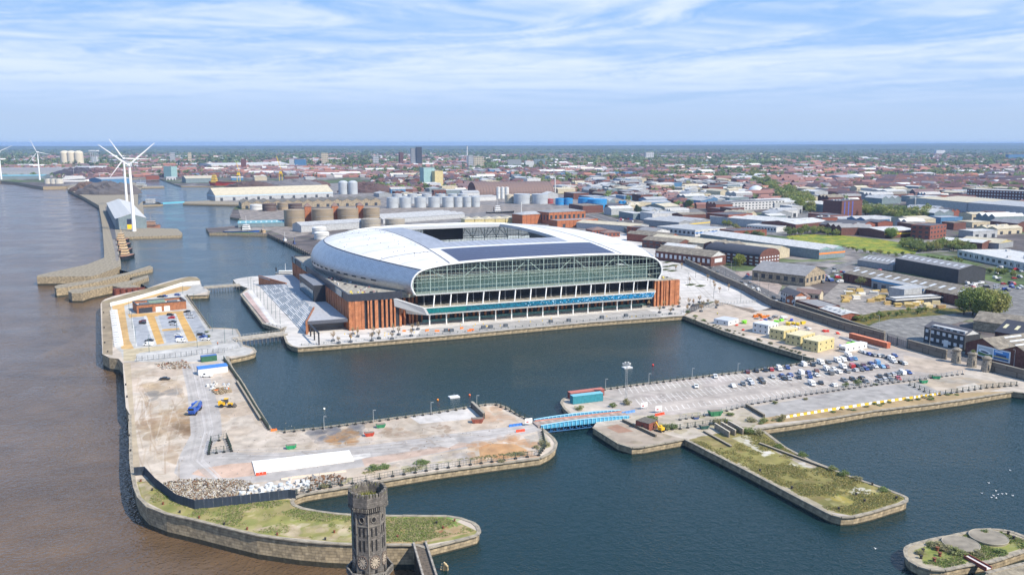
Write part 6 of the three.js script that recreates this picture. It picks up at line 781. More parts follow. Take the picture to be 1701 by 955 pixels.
// ---------------------------------------------------------------- weeds and shrubs on the quays
{
  const gW = 'weedy shrubs on the quays'; const gs = [[0.10, 0.14, 0.035], [0.15, 0.17, 0.06], [0.18, 0.17, 0.09], [0.09, 0.13, 0.03]];
  for (const [x, y, h, w] of [[1295, 745, 2.2, 4], [1335, 760, 2.4, 4.5], [1385, 782, 2, 4], [1402, 790, 2.4, 4.5], [1425, 797, 1.4, 4], [1470, 816, 1.6, 4.5], [1260, 722, 3.2, 5], [1245, 720, 3, 6], [1230, 716, 2.4, 6], [1298, 698, 3, 5], [1268, 700, 2, 5], [1248, 700, 2, 5], [1195, 705, 3, 6], [1207, 702, 2, 5], [1215, 690, 1.6, 4], [1042, 672, 3.4, 4.5], [1019, 676, 2.4, 4], [962, 680, 2, 5], [1072, 703, 3, 6], [1084, 700, 3.4, 6], [1105, 713, 2.4, 5], [1118, 712, 2.4, 5], [1405, 643, 3.4, 3.4], [1426, 640, 4, 4.4], [1455, 640, 1.4, 3], [1340, 664, 1.4, 3], [1288, 671, 2, 3], [1548, 626, 1.4, 4], [905, 738, 1.6, 5], [890, 745, 1.4, 3], [832, 768, 1.4, 3], [865, 756, 1.2, 3], [620, 779, 1.4, 6], [640, 776, 1.4, 6], [700, 770, 1.2, 6], [540, 810, 1.6, 4], [1560, 910, 2, 5], [1575, 915, 1.8, 5], [1590, 920, 2, 5], [1546, 905, 1.4, 3], [1625, 922, 1.6, 4], [1663, 920, 1.6, 4], [1636, 886, 1.8, 2.6], [1530, 920, 1.3, 3], [1143, 519, 1.6, 4], [1156, 526, 1.6, 4], [1170, 533, 1.6, 4], [345, 560, 1.6, 3.4], [343, 552, 1.4, 3]]) shrub('', [x, y], h, w, pick(gs), gW);
  for (let i = 0; i < 26; i++) { const s = rnd(); shrub('', [1265 + s * 330, 703 - s * 48 + R(-4, 2)], R(0.6, 1.3), R(1.6, 3.4), pick(gs), gW); }
  for (let i = 0; i < 40; i++) { const s = rnd(); shrub('weed clump along the fence of the dock wall', [1150 + s * 190, 529 + s * 62 + R(-2, 2)], R(0.6, 1.5), R(1.5, 3), pick([[0.06, 0.07, 0.03], [0.08, 0.09, 0.04]]), 'weeds on the dock wall'); }
  // grass tufts: countless blades on the two green quays
  const blade = triG([]); const bp = []; { const r = mulberry(5); for (let i = 0; i < 7; i++) { const a = r() * 6.28, d = r() * 0.35, x = Math.cos(a) * d, z = Math.sin(a) * d, b = r() * 3.14, s = 0.07 + 0.08 * r(), h = 0.25 + 0.35 * r(); bp.push(x - s * Math.cos(b), 0, z - s * Math.sin(b), x + s * Math.cos(b), 0, z + s * Math.sin(b), x + (r() - 0.5) * 0.3, h, z + (r() - 0.5) * 0.3); } }
  const bg = triG(bp);
  const grow = (name, label, poly, n, cols) => { const im = lightUp(new THREE.InstancedMesh(bg, leafMat(1, 1, 1), n)); im.name = numbered(name); im.userData = { kind: 'stuff', label, category: 'grass' }; const o = new THREE.Object3D(), w = poly.map(p => G(...p)); const xs = w.map(p => p.x), zs = w.map(p => p.z); const ins = (x, y) => { let c = false; for (let i = 0, j = w.length - 1; i < w.length; j = i++) if ((w[i].z > y) !== (w[j].z > y) && x < (w[j].x - w[i].x) * (y - w[i].z) / (w[j].z - w[i].z) + w[i].x) c = !c; return c; }; let k = 0, g = 0; while (k < n && g++ < n * 12) { const x = R(Math.min(...xs), Math.max(...xs)), z = R(Math.min(...zs), Math.max(...zs)); if (!ins(x, z)) continue; const q = fbm(x * 0.12 + 50, z * 0.12 + 50, 4); if (q < 0.43 + 0.22 * rnd()) continue; o.position.set(x, 0, z); o.rotation.y = R(0, 6.3); const s = R(0.35, 1.1) * (0.5 + q); o.scale.set(s * 1.5, s * 0.6, s * 1.5); o.updateMatrix(); im.setMatrixAt(k, o.matrix); im.setColorAt(k, C(...pick(cols)).multiplyScalar(1.25)); k++; } im.count = k; scene.add(im); };
  grow('grass_tufts', 'rough green grass on the river spit below the hoarding', [[230, 812], [250, 806], [300, 840], [480, 832], [500, 848], [590, 860], [740, 861], [788, 882], [690, 900], [586, 900], [430, 885], [280, 850], [240, 835]], 9000, [[0.17, 0.20, 0.05], [0.21, 0.22, 0.08], [0.13, 0.18, 0.04], [0.29, 0.25, 0.14]]);
  grow('grass_tufts', 'yellow green rough grass covering the long jetty', [[1145, 731], [1215, 718], [1265, 722], [1348, 769], [1470, 815], [1500, 828], [1480, 838], [1419, 855], [1376, 847], [1254, 784]], 12000, [[0.22, 0.20, 0.06], [0.19, 0.19, 0.06], [0.27, 0.23, 0.10], [0.15, 0.17, 0.05], [0.30, 0.25, 0.08]]);
  grow('grass_tufts', 'bright weeds and grass covering the dock island', [[1515, 916], [1560, 901], [1630, 884], [1665, 884], [1725, 906], [1640, 930], [1570, 943], [1530, 934]], 3500, [[0.15, 0.20, 0.05], [0.20, 0.22, 0.07], [0.24, 0.22, 0.11], [0.11, 0.17, 0.03]]);
  grow('grass_tufts', 'dry weeds along the work site south quay edge', [[560, 806], [650, 789], [790, 765], [880, 755], [915, 742], [905, 730], [890, 747], [760, 763], [640, 776], [540, 800]], 2600, [[0.20, 0.19, 0.08], [0.15, 0.17, 0.06], [0.27, 0.24, 0.14]]);
}
// ---------------------------------------------------------------- roads, yards, meadow
function strip(px, w, y, mat, name) { const p = along(px), l = [], r = []; for (let i = 0; i < p.length; i++) { const a = p[Math.max(0, i - 1)], b = p[Math.min(p.length - 1, i + 1)], d = b.clone().sub(a).normalize(), n = V(-d.z, 0, d.x).multiplyScalar(w / 2); l.push(p[i].clone().add(n)); r.push(p[i].clone().sub(n)); } return struct(name, flat([...l, ...r.reverse()], y), mat); }
const asphalt = M(0.17, 0.165, 0.165, { tex: 'gravel', m: 16, rough: 0.95 }), asphaltL = M(0.27, 0.265, 0.26, { tex: 'dirt', m: 22, rough: 0.95 }), paving = M(0.36, 0.34, 0.32, { tex: 'dirt', m: 14 });
const REGENT = [[985, 356], [1040, 373], [1085, 392], [1130, 415], [1180, 440], [1230, 467], [1290, 497], [1350, 521], [1430, 547], [1520, 572], [1610, 596], [1720, 622]];
strip(REGENT, 22, -0.04, paving, 'pavement'); strip(REGENT, 15, 0.03, asphalt, 'road');
const mark = (px, w, n, name = 'road_marking') => { const p = along(px), g = []; for (let k = 0; k + 1 < p.length; k++) { const a = p[k], b = p[k + 1], d = b.clone().sub(a), l = d.length(), m = Math.round(l / 9); for (let i = 0; i < m; i++) { const c = a.clone().addScaledVector(d, (i + 0.3) / m), q = new THREE.PlaneGeometry(4, w).rotateX(-Math.PI / 2).rotateY(turnTo(a, b)).translate(c.x, 0.045, c.z); g.push(q); } } struct(name, merge(g), M(0.62, 0.62, 0.6, {})); };
mark(REGENT, 0.25);
struct('road', flat(along([[174, 344], [183, 342], [190, 381], [192, 398], [186, 398], [176, 362]]), 0.02), M(0.14, 0.135, 0.14, { tex: 'gravel', m: 16 })); struct('road', flat(along([[186, 399], [192, 398], [197, 432], [192, 434]]), 0.02), M(0.33, 0.30, 0.27, { tex: 'dirt', m: 12 }));
const BOUND = [[1085, 318], [1110, 330], [1140, 346], [1180, 364], [1215, 379], [1275, 388], [1330, 386]]; strip(BOUND, 30, -0.06, asphaltL, 'road');
strip([[1210, 378], [1160, 392], [1120, 402], [1085, 392]], 12, -0.05, asphaltL, 'road'); strip([[1290, 497], [1330, 470], [1400, 440], [1470, 424], [1600, 415]], 10, -0.05, asphaltL, 'road'); strip([[1230, 467], [1290, 445], [1340, 437], [1400, 434]], 10, -0.055, asphaltL, 'road'); strip([[1276, 388], [1380, 402], [1500, 432], [1640, 468], [1740, 490]], 9, -0.065, asphaltL, 'road');
const yardPoly = (name, px, y, mat) => struct(name, flat(along(px), y), mat);
yardPoly('yard', [[1220, 452], [1262, 448], [1300, 475], [1290, 494], [1262, 484]], -0.03, M(0.52, 0.42, 0.36, { tex: 'dirt', m: 20 })); yardPoly('yard', [[1395, 470], [1480, 475], [1590, 510], [1540, 516], [1430, 525], [1380, 515], [1360, 500]], -0.03, M(0.40, 0.36, 0.32, { tex: 'dirt', m: 20 })); yardPoly('yard', [[1470, 525], [1560, 515], [1620, 528], [1560, 545], [1535, 567], [1440, 545]], -0.02, M(0.31, 0.30, 0.28, { tex: 'dirt', m: 22 }));
yardPoly('meadow', [[1306, 392], [1340, 389], [1400, 391], [1460, 397], [1528, 408], [1522, 421], [1470, 421], [1400, 409], [1320, 404]], 0.02, M(0.52, 0.62, 0.10, { tex: 'grass', m: 60 })); yardPoly('rough_grass', [[1400, 530], [1470, 516], [1560, 510], [1620, 516], [1580, 522], [1480, 530], [1440, 540]], 0.01, M(0.30, 0.28, 0.14, { tex: 'grass', m: 20 }));
yardPoly('yard', [[620, 375], [800, 352], [1000, 372], [1060, 385], [1085, 400], [900, 388], [700, 395], [560, 400], [520, 395]], -0.05, M(0.30, 0.28, 0.27, { tex: 'dirt', m: 40 })); yardPoly('yard', [[395, 348], [640, 346], [800, 340], [1000, 350], [800, 356], [620, 372], [480, 395], [400, 364]], -0.07, M(0.36, 0.31, 0.27, { tex: 'dirt', m: 40 }));
yardPoly('yard', [[355, 312], [560, 304], [700, 310], [900, 318], [1060, 340], [1000, 352], [640, 348], [400, 340], [352, 333]], -0.09, M(0.33, 0.30, 0.28, { tex: 'dirt', m: 50 })); yardPoly('yard', [[1225, 360], [1340, 350], [1460, 380], [1330, 386], [1280, 388]], -0.08, asphaltL); yardPoly('yard', [[1580, 480], [1650, 470], [1800, 500], [1800, 540], [1640, 530]], -0.06, asphaltL);
// ---------------------------------------------------------------- buildings
const WALL = { r: brickM(0.34, 0.115, 0.075), k: brickM(0.20, 0.085, 0.065), w: cladding(0.72, 0.73, 0.73), c: cladding(0.66, 0.58, 0.42), g: cladding(0.36, 0.38, 0.40), b: cladding(0.24, 0.31, 0.34), s: cladding(0.52, 0.54, 0.56), t: M(0.46, 0.38, 0.27, { tex: 'stone', m: 10 }), d: cladding(0.06, 0.065, 0.075), n: cladding(0.10, 0.25, 0.45), o: brickM(0.55, 0.20, 0.09), y: cladding(0.70, 0.60, 0.30), q: cladding(0.35, 0.55, 0.55) };
const ROOF = { W: M(0.70, 0.70, 0.68, { tex: 'rib', m: 16, rough: 0.6 }), L: M(0.50, 0.51, 0.52, { tex: 'rib', m: 16, rough: 0.6 }), G: M(0.32, 0.32, 0.33, { tex: 'rib', m: 14 }), D: M(0.11, 0.11, 0.125, { tex: 'mottle', m: 8 }), B: M(0.33, 0.29, 0.23, { tex: 'dirt', m: 14 }), C: M(0.64, 0.58, 0.44, { tex: 'rib', m: 16 }), K: M(0.05, 0.055, 0.075, { tex: 'mottle', m: 8 }), T: M(0.20, 0.44, 0.52, { tex: 'rib', m: 14 }), N: M(0.05, 0.30, 0.60, { tex: 'rib', m: 14 }), P: M(0.22, 0.15, 0.13, { tex: 'mottle', m: 6 }) };
const winMat = M(0.05, 0.06, 0.075, { rough: 0.15 }), winPale = M(0.60, 0.63, 0.66, { rough: 0.4 });
const footprints = [];
/** front foot runs p -> q as seen from the camera, body goes depth metres away from it */
function bld(name, label, cat, p, q, depth, h, o = {}) {
  const a = p.isVector3 ? p : G(...p), b = q.isVector3 ? q : G(...q), w = a.distanceTo(b), t = thing(name, label, cat, o.group, a, turnTo(a, b)), wall = WALL[o.wall || 's'], roof = ROOF[o.roof || 'L'], rise = o.rise ?? Math.min(w, depth) * 0.13, type = o.type || 'gable';
  { const c = V(w / 2, 0, -depth / 2).applyAxisAngle(V(0, 1, 0), turnTo(a, b)).add(a); footprints.push([c.x, c.z, Math.hypot(w, depth) / 2]); }
  mesh('wall', uvm(box(w, h, depth, w / 2, 0, -depth / 2)), wall, t);
  const e = 0.35;
  if (type === 'flat') { mesh('roof', uvm(box(w - 0.5, 0.2, depth - 0.5, w / 2, h, -depth / 2)), roof, t); mesh('parapet', uvm(merge([box(w + 0.3, 0.7, 0.3, w / 2, h - 0.1, 0), box(w + 0.3, 0.7, 0.3, w / 2, h - 0.1, -depth), box(0.3, 0.7, depth - 0.3, 0, h - 0.1, -depth / 2), box(0.3, 0.7, depth - 0.3, w, h - 0.1, -depth / 2)])), wall, t); }
  else if (type === 'hip') { const r = Math.min(w, depth) / 2, A = [V(-e, h, e), V(w + e, h, e), V(w + e, h, -depth - e), V(-e, h, -depth - e)], i0 = w > depth ? [V(r, h + rise, -depth / 2), V(w - r, h + rise, -depth / 2)] : [V(w / 2, h + rise, -r), V(w / 2, h + rise, -depth + r)]; const Q = w > depth ? [[A[0], A[1], i0[1], i0[0]], [A[1], A[2], i0[1]], [A[2], A[3], i0[0], i0[1]], [A[3], A[0], i0[0]]] : [[A[0], A[1], i0[0]], [A[1], A[2], i0[1], i0[0]], [A[2], A[3], i0[1]], [A[3], A[0], i0[0], i0[1]]]; for (const f of Q) mesh('roof_slope', uvm(quadG(f)), roof, t); mesh('eaves', uvm(box(w + 0.7, 0.15, depth + 0.7, w / 2, h - 0.13, -depth / 2)), roof, t); }
  else if (type === 'barrel') { const ax = o.ax === 'x', L = ax ? w : depth, S = ax ? depth : w, s = new THREE.Shape(); s.moveTo(-S / 2 - e, 0); for (let k = 0; k <= 14; k++) { const c = Math.PI * (1 - k / 14); s.lineTo(Math.cos(c) * (S / 2 + e), Math.sin(c) * rise + 0.02); } const g = new THREE.ExtrudeGeometry(s, { depth: L, bevelEnabled: false }); if (ax) g.rotateY(Math.PI / 2).translate(0, h, -depth / 2); else g.translate(w / 2, h, -depth); mesh('vault_roof', uvm(g), roof, t); const end = new THREE.ExtrudeGeometry(new THREE.Shape(Array.from({ length: 15 }, (_, k) => new THREE.Vector2(Math.cos(Math.PI * k / 14) * (S / 2 - 0.1), Math.sin(Math.PI * k / 14) * (rise - 0.2)))), { depth: 0.3, bevelEnabled: false }); if (ax) end.rotateY(Math.PI / 2).translate(-0.3, h, -depth / 2); else end.translate(w / 2, h, 0); mesh('gable_wall', uvm(end), wall, t); if (o.ribs) for (let k = 0; k < o.ribs; k++) { const x = (k + 0.5) * L / o.ribs, r = new THREE.TorusGeometry(1, 0.012, 4, 16, Math.PI).scale(S / 2 + 0.5, rise + 0.25, 12); if (ax) r.rotateY(Math.PI / 2).translate(x, h, -depth / 2); else r.translate(w / 2, h, -x); mesh('roof_rib', r, M(0.12, 0.11, 0.1, {}), t); } }
  else { // one or more gables
    const n = o.n || 1, ax = (o.ax || (w > depth ? 'x' : 'z')) === 'x', S = (ax ? depth : w) / n, L = ax ? w : depth, pt = (s, l, y) => ax ? V(l, y, -s) : V(s, y, -l), gab = [];
    for (let k = 0; k < n; k++) { const s0 = k * S - (k ? 0 : e), s1 = (k + 1) * S + (k === n - 1 ? e : 0), m = (k + (o.saw ? 0.12 : 0.5)) * S, f = ax ? 1 : -1; const A = [pt(s0, -e, h - 0.05), pt(s0, L + e, h - 0.05), pt(m, L + e, h + rise), pt(m, -e, h + rise)], Bq = [pt(m, -e, h + rise), pt(m, L + e, h + rise), pt(s1, L + e, h - 0.05), pt(s1, -e, h - 0.05)]; for (const q of [A, Bq]) { if (f < 0) q.reverse(); const up = q.map(v => v.clone().setY(v.y + 0.18)); mesh('roof_slope', prism(q, up), roof, t); if (o.sky && (q === A) === ax) { const c = q.map(v => v.clone().setY(v.y + 0.26)); for (let i = 0; i < o.sky; i++) { const u0 = (i + 0.35) / o.sky, u1 = (i + 0.65) / o.sky, at = (u, v) => c[0].clone().lerp(c[1], u).lerp(c[3].clone().lerp(c[2], u), v), sk = ax ? quadG([at(u0, 0.35), at(u1, 0.35), at(u1, 0.65), at(u0, 0.65)]) : quadG([at(0.35, u0), at(0.65, u0), at(0.65, u1), at(0.35, u1)]); mesh('skylight', sk, o.skyMat || winPale, t); } } }
      for (const l of [0.02, L - 0.02]) gab.push(triG([pt(k * S, l, h), pt(m, l, h + rise), pt((k + 1) * S, l, h)].flatMap(v => [v.x, v.y, v.z]))); }
    for (const g of gab) mesh('gable_wall', uvm(g), o.gab ? WALL[o.gab] : wall, t);
  }
  if (o.win) { const [r, c, wm, ss] = o.win, m = wm ? winPale : winMat, fh = h / r; for (let i = 0; i < r; i++) { for (let k = 0; k < c; k++) block('window', m, t, w * (k + 0.5) / c, fh * (i + 0.34), 0.02, w / c * 0.5, fh * 0.42, 0.12); const cs = ss ?? Math.max(1, Math.round(c * depth / w)); for (let k = 0; k < Math.min(cs, 24); k++) for (const x of [-0.02, w + 0.02]) { if ((x < 0) === (a.x > 0)) block('window', m, t, x, fh * (i + 0.34), -depth * (k + 0.5) / cs, 0.12, fh * 0.42, depth / cs * 0.5); } } }
  if (o.doors) for (let k = 0; k < o.doors; k++) block('door', o.doorMat || winMat, t, w * (k + 0.5) / o.doors, 0, 0.02, Math.min(5, w / o.doors * 0.5), h * 0.55, 0.14);
  if (o.stripe) mesh('stripe', uvm(box(w + 0.1, h * 0.16, 0.2, w / 2, h * 0.5, 0)), o.stripe, t);
  if (o.band) mesh('band', uvm(merge([box(w + 0.2, h * 0.2, 0.3, w / 2, h * 0.8, 0), box(0.3, h * 0.2, depth, -0.05, h * 0.8, -depth / 2)])), o.band, t);
  if (o.piers) for (let k = 0; k <= o.piers; k++) block('pier', wall, t, w * k / o.piers, 0, 0.18, 0.7, h, 0.4);
  if (o.units) for (let k = 0; k < o.units; k++) block('roof_unit', M(0.45, 0.46, 0.47, {}), t, R(0.1, 0.9) * w, h + (type === 'flat' ? 0.15 : rise * 0.4), -R(0.2, 0.8) * depth, R(1.5, 4), R(1, 2.4), R(1.5, 4));
  return t;
}
const W = 'warehouse', O = 'building';
// east side of the road, near to far
const mural = bld('warehouse', 'dark red brick twin gabled warehouse with picture panels by the road', W, [1604, 589], [1718, 618], 40, 6.5, { wall: 'k', roof: 'B', n: 2, ax: 'z', rise: 4, sky: 3 });
{ const c = document.createElement('canvas'); c.width = 256; c.height = 96; const x = c.getContext('2d'); x.fillStyle = '#e8ecee'; x.fillRect(0, 0, 256, 96); x.fillStyle = '#b9c4cc'; x.fillRect(6, 6, 118, 84); x.fillStyle = '#5d7f48'; x.fillRect(6, 62, 118, 28); x.fillStyle = '#eef2f4'; x.beginPath(); x.ellipse(60, 48, 48, 18, 0.15, 0, 6.3); x.fill(); x.fillStyle = '#46566a'; x.beginPath(); x.ellipse(60, 52, 34, 9, 0.15, 0, 6.3); x.fill(); x.fillStyle = '#4d8fd0'; x.fillRect(132, 6, 118, 84); x.fillStyle = '#dbe8f4'; x.fillRect(140, 14, 60, 12); x.fillStyle = '#c8b36a'; x.fillRect(132, 60, 118, 12); x.fillStyle = '#2b4a78'; x.fillRect(150, 40, 80, 18); x.fillStyle = '#27436b'; x.fillRect(132, 78, 118, 12); const t = new THREE.CanvasTexture(c); t.colorSpace = THREE.SRGBColorSpace; const m = mesh('picture_panel', new THREE.PlaneGeometry(18, 5.2), new THREE.MeshStandardMaterial({ map: t, roughness: 0.6 }), mural); m.position.set(16, 4.1, 0.2); mesh('panel_frame', uvm(box(18.6, 5.8, 0.1, 16, 1.2, 0.09)), M(0.7, 0.7, 0.7, {}), mural); }
bld('warehouse', 'black roofed shed with pale skylights behind the mural warehouse', W, [1652, 575], [1790, 600], 26, 8, { wall: 'k', roof: 'K', ax: 'x', rise: 5, sky: 7, skyMat: M(0.62, 0.58, 0.38, {}) }); bld('warehouse', 'grey roofed shed beyond the black roofed one', W, [1617, 548], [1800, 572], 24, 5.5, { wall: 't', roof: 'B', ax: 'x', rise: 4 });
{ const t = bld('office_building', 'dark slate two storey office with white framed windows by the road', O, [1535, 567], [1602, 583], 12, 8.2, { wall: 'd', roof: 'D', ax: 'x', rise: 2.6, win: [2, 7, 1], gab: 'w' }); block('entrance', M(0.75, 0.75, 0.74, {}), t, 14, 0, 0.1, 2.6, 3.6, 0.3); block('dormer', WALL.w, t, 14, 8.2, -2.2, 20, 1.8, 2.4); for (let i = 0; i < 5; i++) block('window', winMat, t, 6 + i * 4, 8.6, -0.95, 2.2, 0.9, 0.12); }
bld('warehouse', 'very long brown roofed warehouse with maroon brick side and pilasters', W, [1402, 467], [1606, 510], 36, 6.5, { wall: 'k', roof: 'B', ax: 'x', rise: 4, piers: 22, sky: 14 }); bld('warehouse', 'black sided shed with mottled grey roof behind the long brown warehouse', W, [1487, 450], [1592, 471], 26, 11, { wall: 'd', roof: 'G', ax: 'x', rise: 3, sky: 10 }); bld('warehouse', 'low grey sheeted shed beside the black sided one', W, [1425, 441], [1484, 450], 30, 5, { wall: 'g', roof: 'G', ax: 'x', sky: 8 });
bld('timber_shed', 'long open timber shed with blue upper band', 'shed', [1448, 478], [1534, 496], 9, 7, { wall: 'g', roof: 'L', ax: 'x', rise: 1, band: M(0.06, 0.28, 0.55, {}), doors: 6 }); bld('timber_office', 'pale blue grey box building above the white canopy', O, [1502, 500], [1552, 493], 12, 7.5, { wall: 's', roof: 'L', type: 'flat' }); bld('canopy_building', 'white fascia canopy building among timber stacks', O, [1488, 507], [1580, 501], 9, 4, { wall: 'd', roof: 'W', type: 'flat', band: M(0.75, 0.76, 0.76, {}) });
bld('workshop', 'small workshop with bright white slotted roof', 'workshop', [1362, 521], [1398, 533], 13, 3.6, { wall: 'r', roof: 'W', ax: 'x', rise: 1.2, sky: 5, skyMat: winMat }); bld('workshop', 'flat grey roofed workshop behind a maroon brick wall', 'workshop', [1322, 509], [1360, 521], 16, 4, { wall: 'k', roof: 'G', type: 'flat' }); bld('public_house', 'white and black fronted inn with orange brick gable at the road bend', 'inn', [1297, 499], [1321, 508.5], 8, 6.6, { wall: 'w', roof: 'D', gab: 'o', ax: 'x', rise: 2.6, win: [2, 6] }); bld('house', 'cream house with brown roof behind the inn', 'house', [1322, 496], [1362, 500], 9, 4.6, { wall: 'c', roof: 'P', ax: 'x', rise: 2.4, win: [1, 4] }); bld('house', 'orange brick annex attached beside the inn', 'house', [1322, 508], [1346, 504], 8, 4.6, { wall: 'o', roof: 'P', ax: 'x', rise: 2, win: [1, 3, 1] });
bld('warehouse', 'derelict stone warehouse with holed grey roof and stepped gable', W, [1338, 476], [1371, 468], 45, 8, { wall: 't', roof: 'G', ax: 'z', rise: 6, win: [1, 5] }); bld('warehouse', 'brick warehouse with dark rounded roof and four rows of small windows', W, [1262, 443], [1295, 438.5], 62, 9, { wall: 'k', roof: 'K', type: 'barrel', rise: 6.5, win: [3, 7, 1, 10] }); bld('warehouse', 'tall maroon brick warehouse with stepped roof beside the green tree', W, [1214, 433], [1238, 429], 30, 13, { wall: 'k', roof: 'B', n: 2, ax: 'x', rise: 3, win: [3, 4] }); bld('warehouse', 'dark brick warehouse with whitewashed end gable facing the plaza', W, [1181, 443], [1206, 439], 62, 8.5, { wall: 'k', gab: 'w', roof: 'B', ax: 'z', rise: 4.5, win: [1, 1, 1, 12] });
{ const m = bld('warehouse', 'white rendered street shed with pale roof along the road', W, [1149, 428], [1167, 425], 34, 8, { wall: 'w', roof: 'W', ax: 'z', rise: 3, win: [2, 3] }); } bld('warehouse', 'brown brick street warehouse next to the white street shed', W, [1128, 417], [1148, 414], 46, 8, { wall: 'k', roof: 'B', ax: 'z', rise: 3, win: [2, 3] }); bld('warehouse', 'red brick end warehouse at the top of the street row', W, [1104, 406], [1127, 403], 52, 8, { wall: 'r', roof: 'B', n: 2, ax: 'z', rise: 2.5 }); bld('workshop', 'white gabled workshop with grey roof behind the stadium', 'workshop', [1088, 398], [1113, 396], 30, 9, { wall: 'w', roof: 'G', ax: 'z', rise: 2.6 }); bld('workshop', 'brick three storey yard building next to the white workshop', 'workshop', [1073, 394], [1086, 392], 26, 10, { wall: 'r', roof: 'D', type: 'flat', win: [3, 3] }); bld('warehouse', 'long pale roofed shed beside the road behind the stadium', W, [1058, 386], [1078, 383], 90, 7, { wall: 's', roof: 'C', ax: 'z', rise: 2.4 });
bld('warehouse', 'broad cream roofed warehouse behind the rounded brick one', W, [1287, 431], [1312, 427], 150, 8, { wall: 'c', roof: 'C', ax: 'z', rise: 3.5 }); bld('warehouse', 'long grey warehouse with orange stripe on its end', W, [1361, 431], [1404, 427], 165, 9, { wall: 'b', roof: 'W', n: 2, ax: 'z', rise: 2.4, stripe: M(0.8, 0.22, 0.03, {}), gab: 'q' });
bld('depot', 'long low depot with pale roof and dark panelled front', 'depot', [1592, 427], [1730, 456], 52, 6.5, { wall: 'w', roof: 'W', type: 'flat', piers: 16, win: [1, 14], units: 9 }); bld('warehouse', 'big plain grey distribution shed beyond the railway arches', W, [1522, 343], [1606, 352], 110, 15, { wall: 's', roof: 'C', ax: 'x', rise: 2, n: 2 }); bld('warehouse', 'big grey distribution shed with pale flat roof at the field edge', W, [1608, 352], [1760, 366], 100, 15, { wall: 's', roof: 'L', ax: 'x', rise: 2, n: 2 }); bld('mill', 'long red brick mill with pale roof and rows of windows', 'mill', [1606, 334], [1760, 341], 40, 22, { wall: 'k', roof: 'W', type: 'flat', win: [4, 30, 1] });
{ const t = bld('silo_tower', 'tall brown brick block with blue vertical stripes', O, [1398, 362], [1432, 358.5], 30, 24, { wall: 'k', roof: 'D', type: 'flat', units: 5 }); for (let i = 0; i < 3; i++) block('blue_stripe', M(0.06, 0.10, 0.40, {}), t, 8 + i * 11, 1, 0.05, 2.6, 22, 0.3); }
bld('office_building', 'red brick office block with tall slit windows beside the meadow', O, [1545, 398], [1572, 394], 22, 15, { wall: 'r', roof: 'D', type: 'flat', win: [3, 5, 0, 3] }); bld('warehouse', 'low brick shed with white roof beyond the meadow trees', W, [1560, 409], [1632, 415], 30, 7, { wall: 'k', roof: 'W', ax: 'x', rise: 1.6 }); bld('warehouse', 'low shed with yellow gable in the corner yard', W, [1660, 414], [1684, 410], 40, 6, { wall: 'g', gab: 'y', roof: 'C', ax: 'z', rise: 3 }); bld('warehouse', 'brown roofed brick works beside the blue striped block', W, [1372, 386], [1398, 391], 40, 9, { wall: 'k', roof: 'G', n: 3, ax: 'z', rise: 3 }); bld('warehouse', 'brick works with stepped gables above the meadow', W, [1410, 389], [1454, 384], 40, 9, { wall: 'r', roof: 'D', n: 2, ax: 'z', rise: 4 }); bld('warehouse', 'dark brick shop with white roof and yellow sign', 'shop', [1470, 396], [1523, 393], 46, 8, { wall: 'k', roof: 'W', ax: 'x', rise: 2, stripe: M(0.75, 0.5, 0.02, {}) });
bld('warehouse', 'pale blue white shed beside the wide junction', W, [1305, 383], [1345, 379], 120, 10, { wall: 's', roof: 'W', n: 2, ax: 'z', rise: 2 }); bld('warehouse', 'brick ended white roofed shed near the meadow', W, [1322, 385], [1378, 379], 50, 9, { wall: 'k', roof: 'W', ax: 'x', rise: 3 }); bld('showroom', 'low white showroom with glass front by the junction', 'showroom', [1240, 382], [1290, 386], 40, 6, { wall: 'w', roof: 'L', type: 'flat', win: [1, 10] }); bld('retail_unit', 'brick sided retail unit with white middle by the road', 'shop', [1210, 374], [1250, 371], 40, 13, { wall: 'r', roof: 'D', type: 'flat', stripe: M(0.7, 0.7, 0.7, {}) }); bld('office_building', 'long low white and brick office with ribbon windows', O, [1214, 350], [1304, 346], 30, 13, { wall: 'w', roof: 'D', type: 'flat', win: [3, 16] }); bld('warehouse', 'pale grey shed with shallow roof by the railway trees', W, [1287, 347], [1342, 344], 90, 10, { wall: 's', roof: 'W', ax: 'x', rise: 3 });
bld('retail_unit', 'white retail unit with blue and red signs in the yards', 'shop', [1155, 393], [1206, 388], 60, 7, { wall: 'w', roof: 'L', type: 'flat', win: [1, 8], stripe: M(0.1, 0.25, 0.6, {}) }); bld('retail_unit', 'yellow trimmed grey retail unit in the yards', 'shop', [1128, 380], [1180, 375], 60, 8, { wall: 'g', roof: 'L', n: 3, ax: 'z', rise: 2, stripe: M(0.7, 0.5, 0.05, {}) }); bld('garage', 'garage with orange yellow roof beside the road', 'garage', [1104, 352], [1130, 350], 40, 8, { wall: 'g', roof: 'C', ax: 'x', rise: 4 });
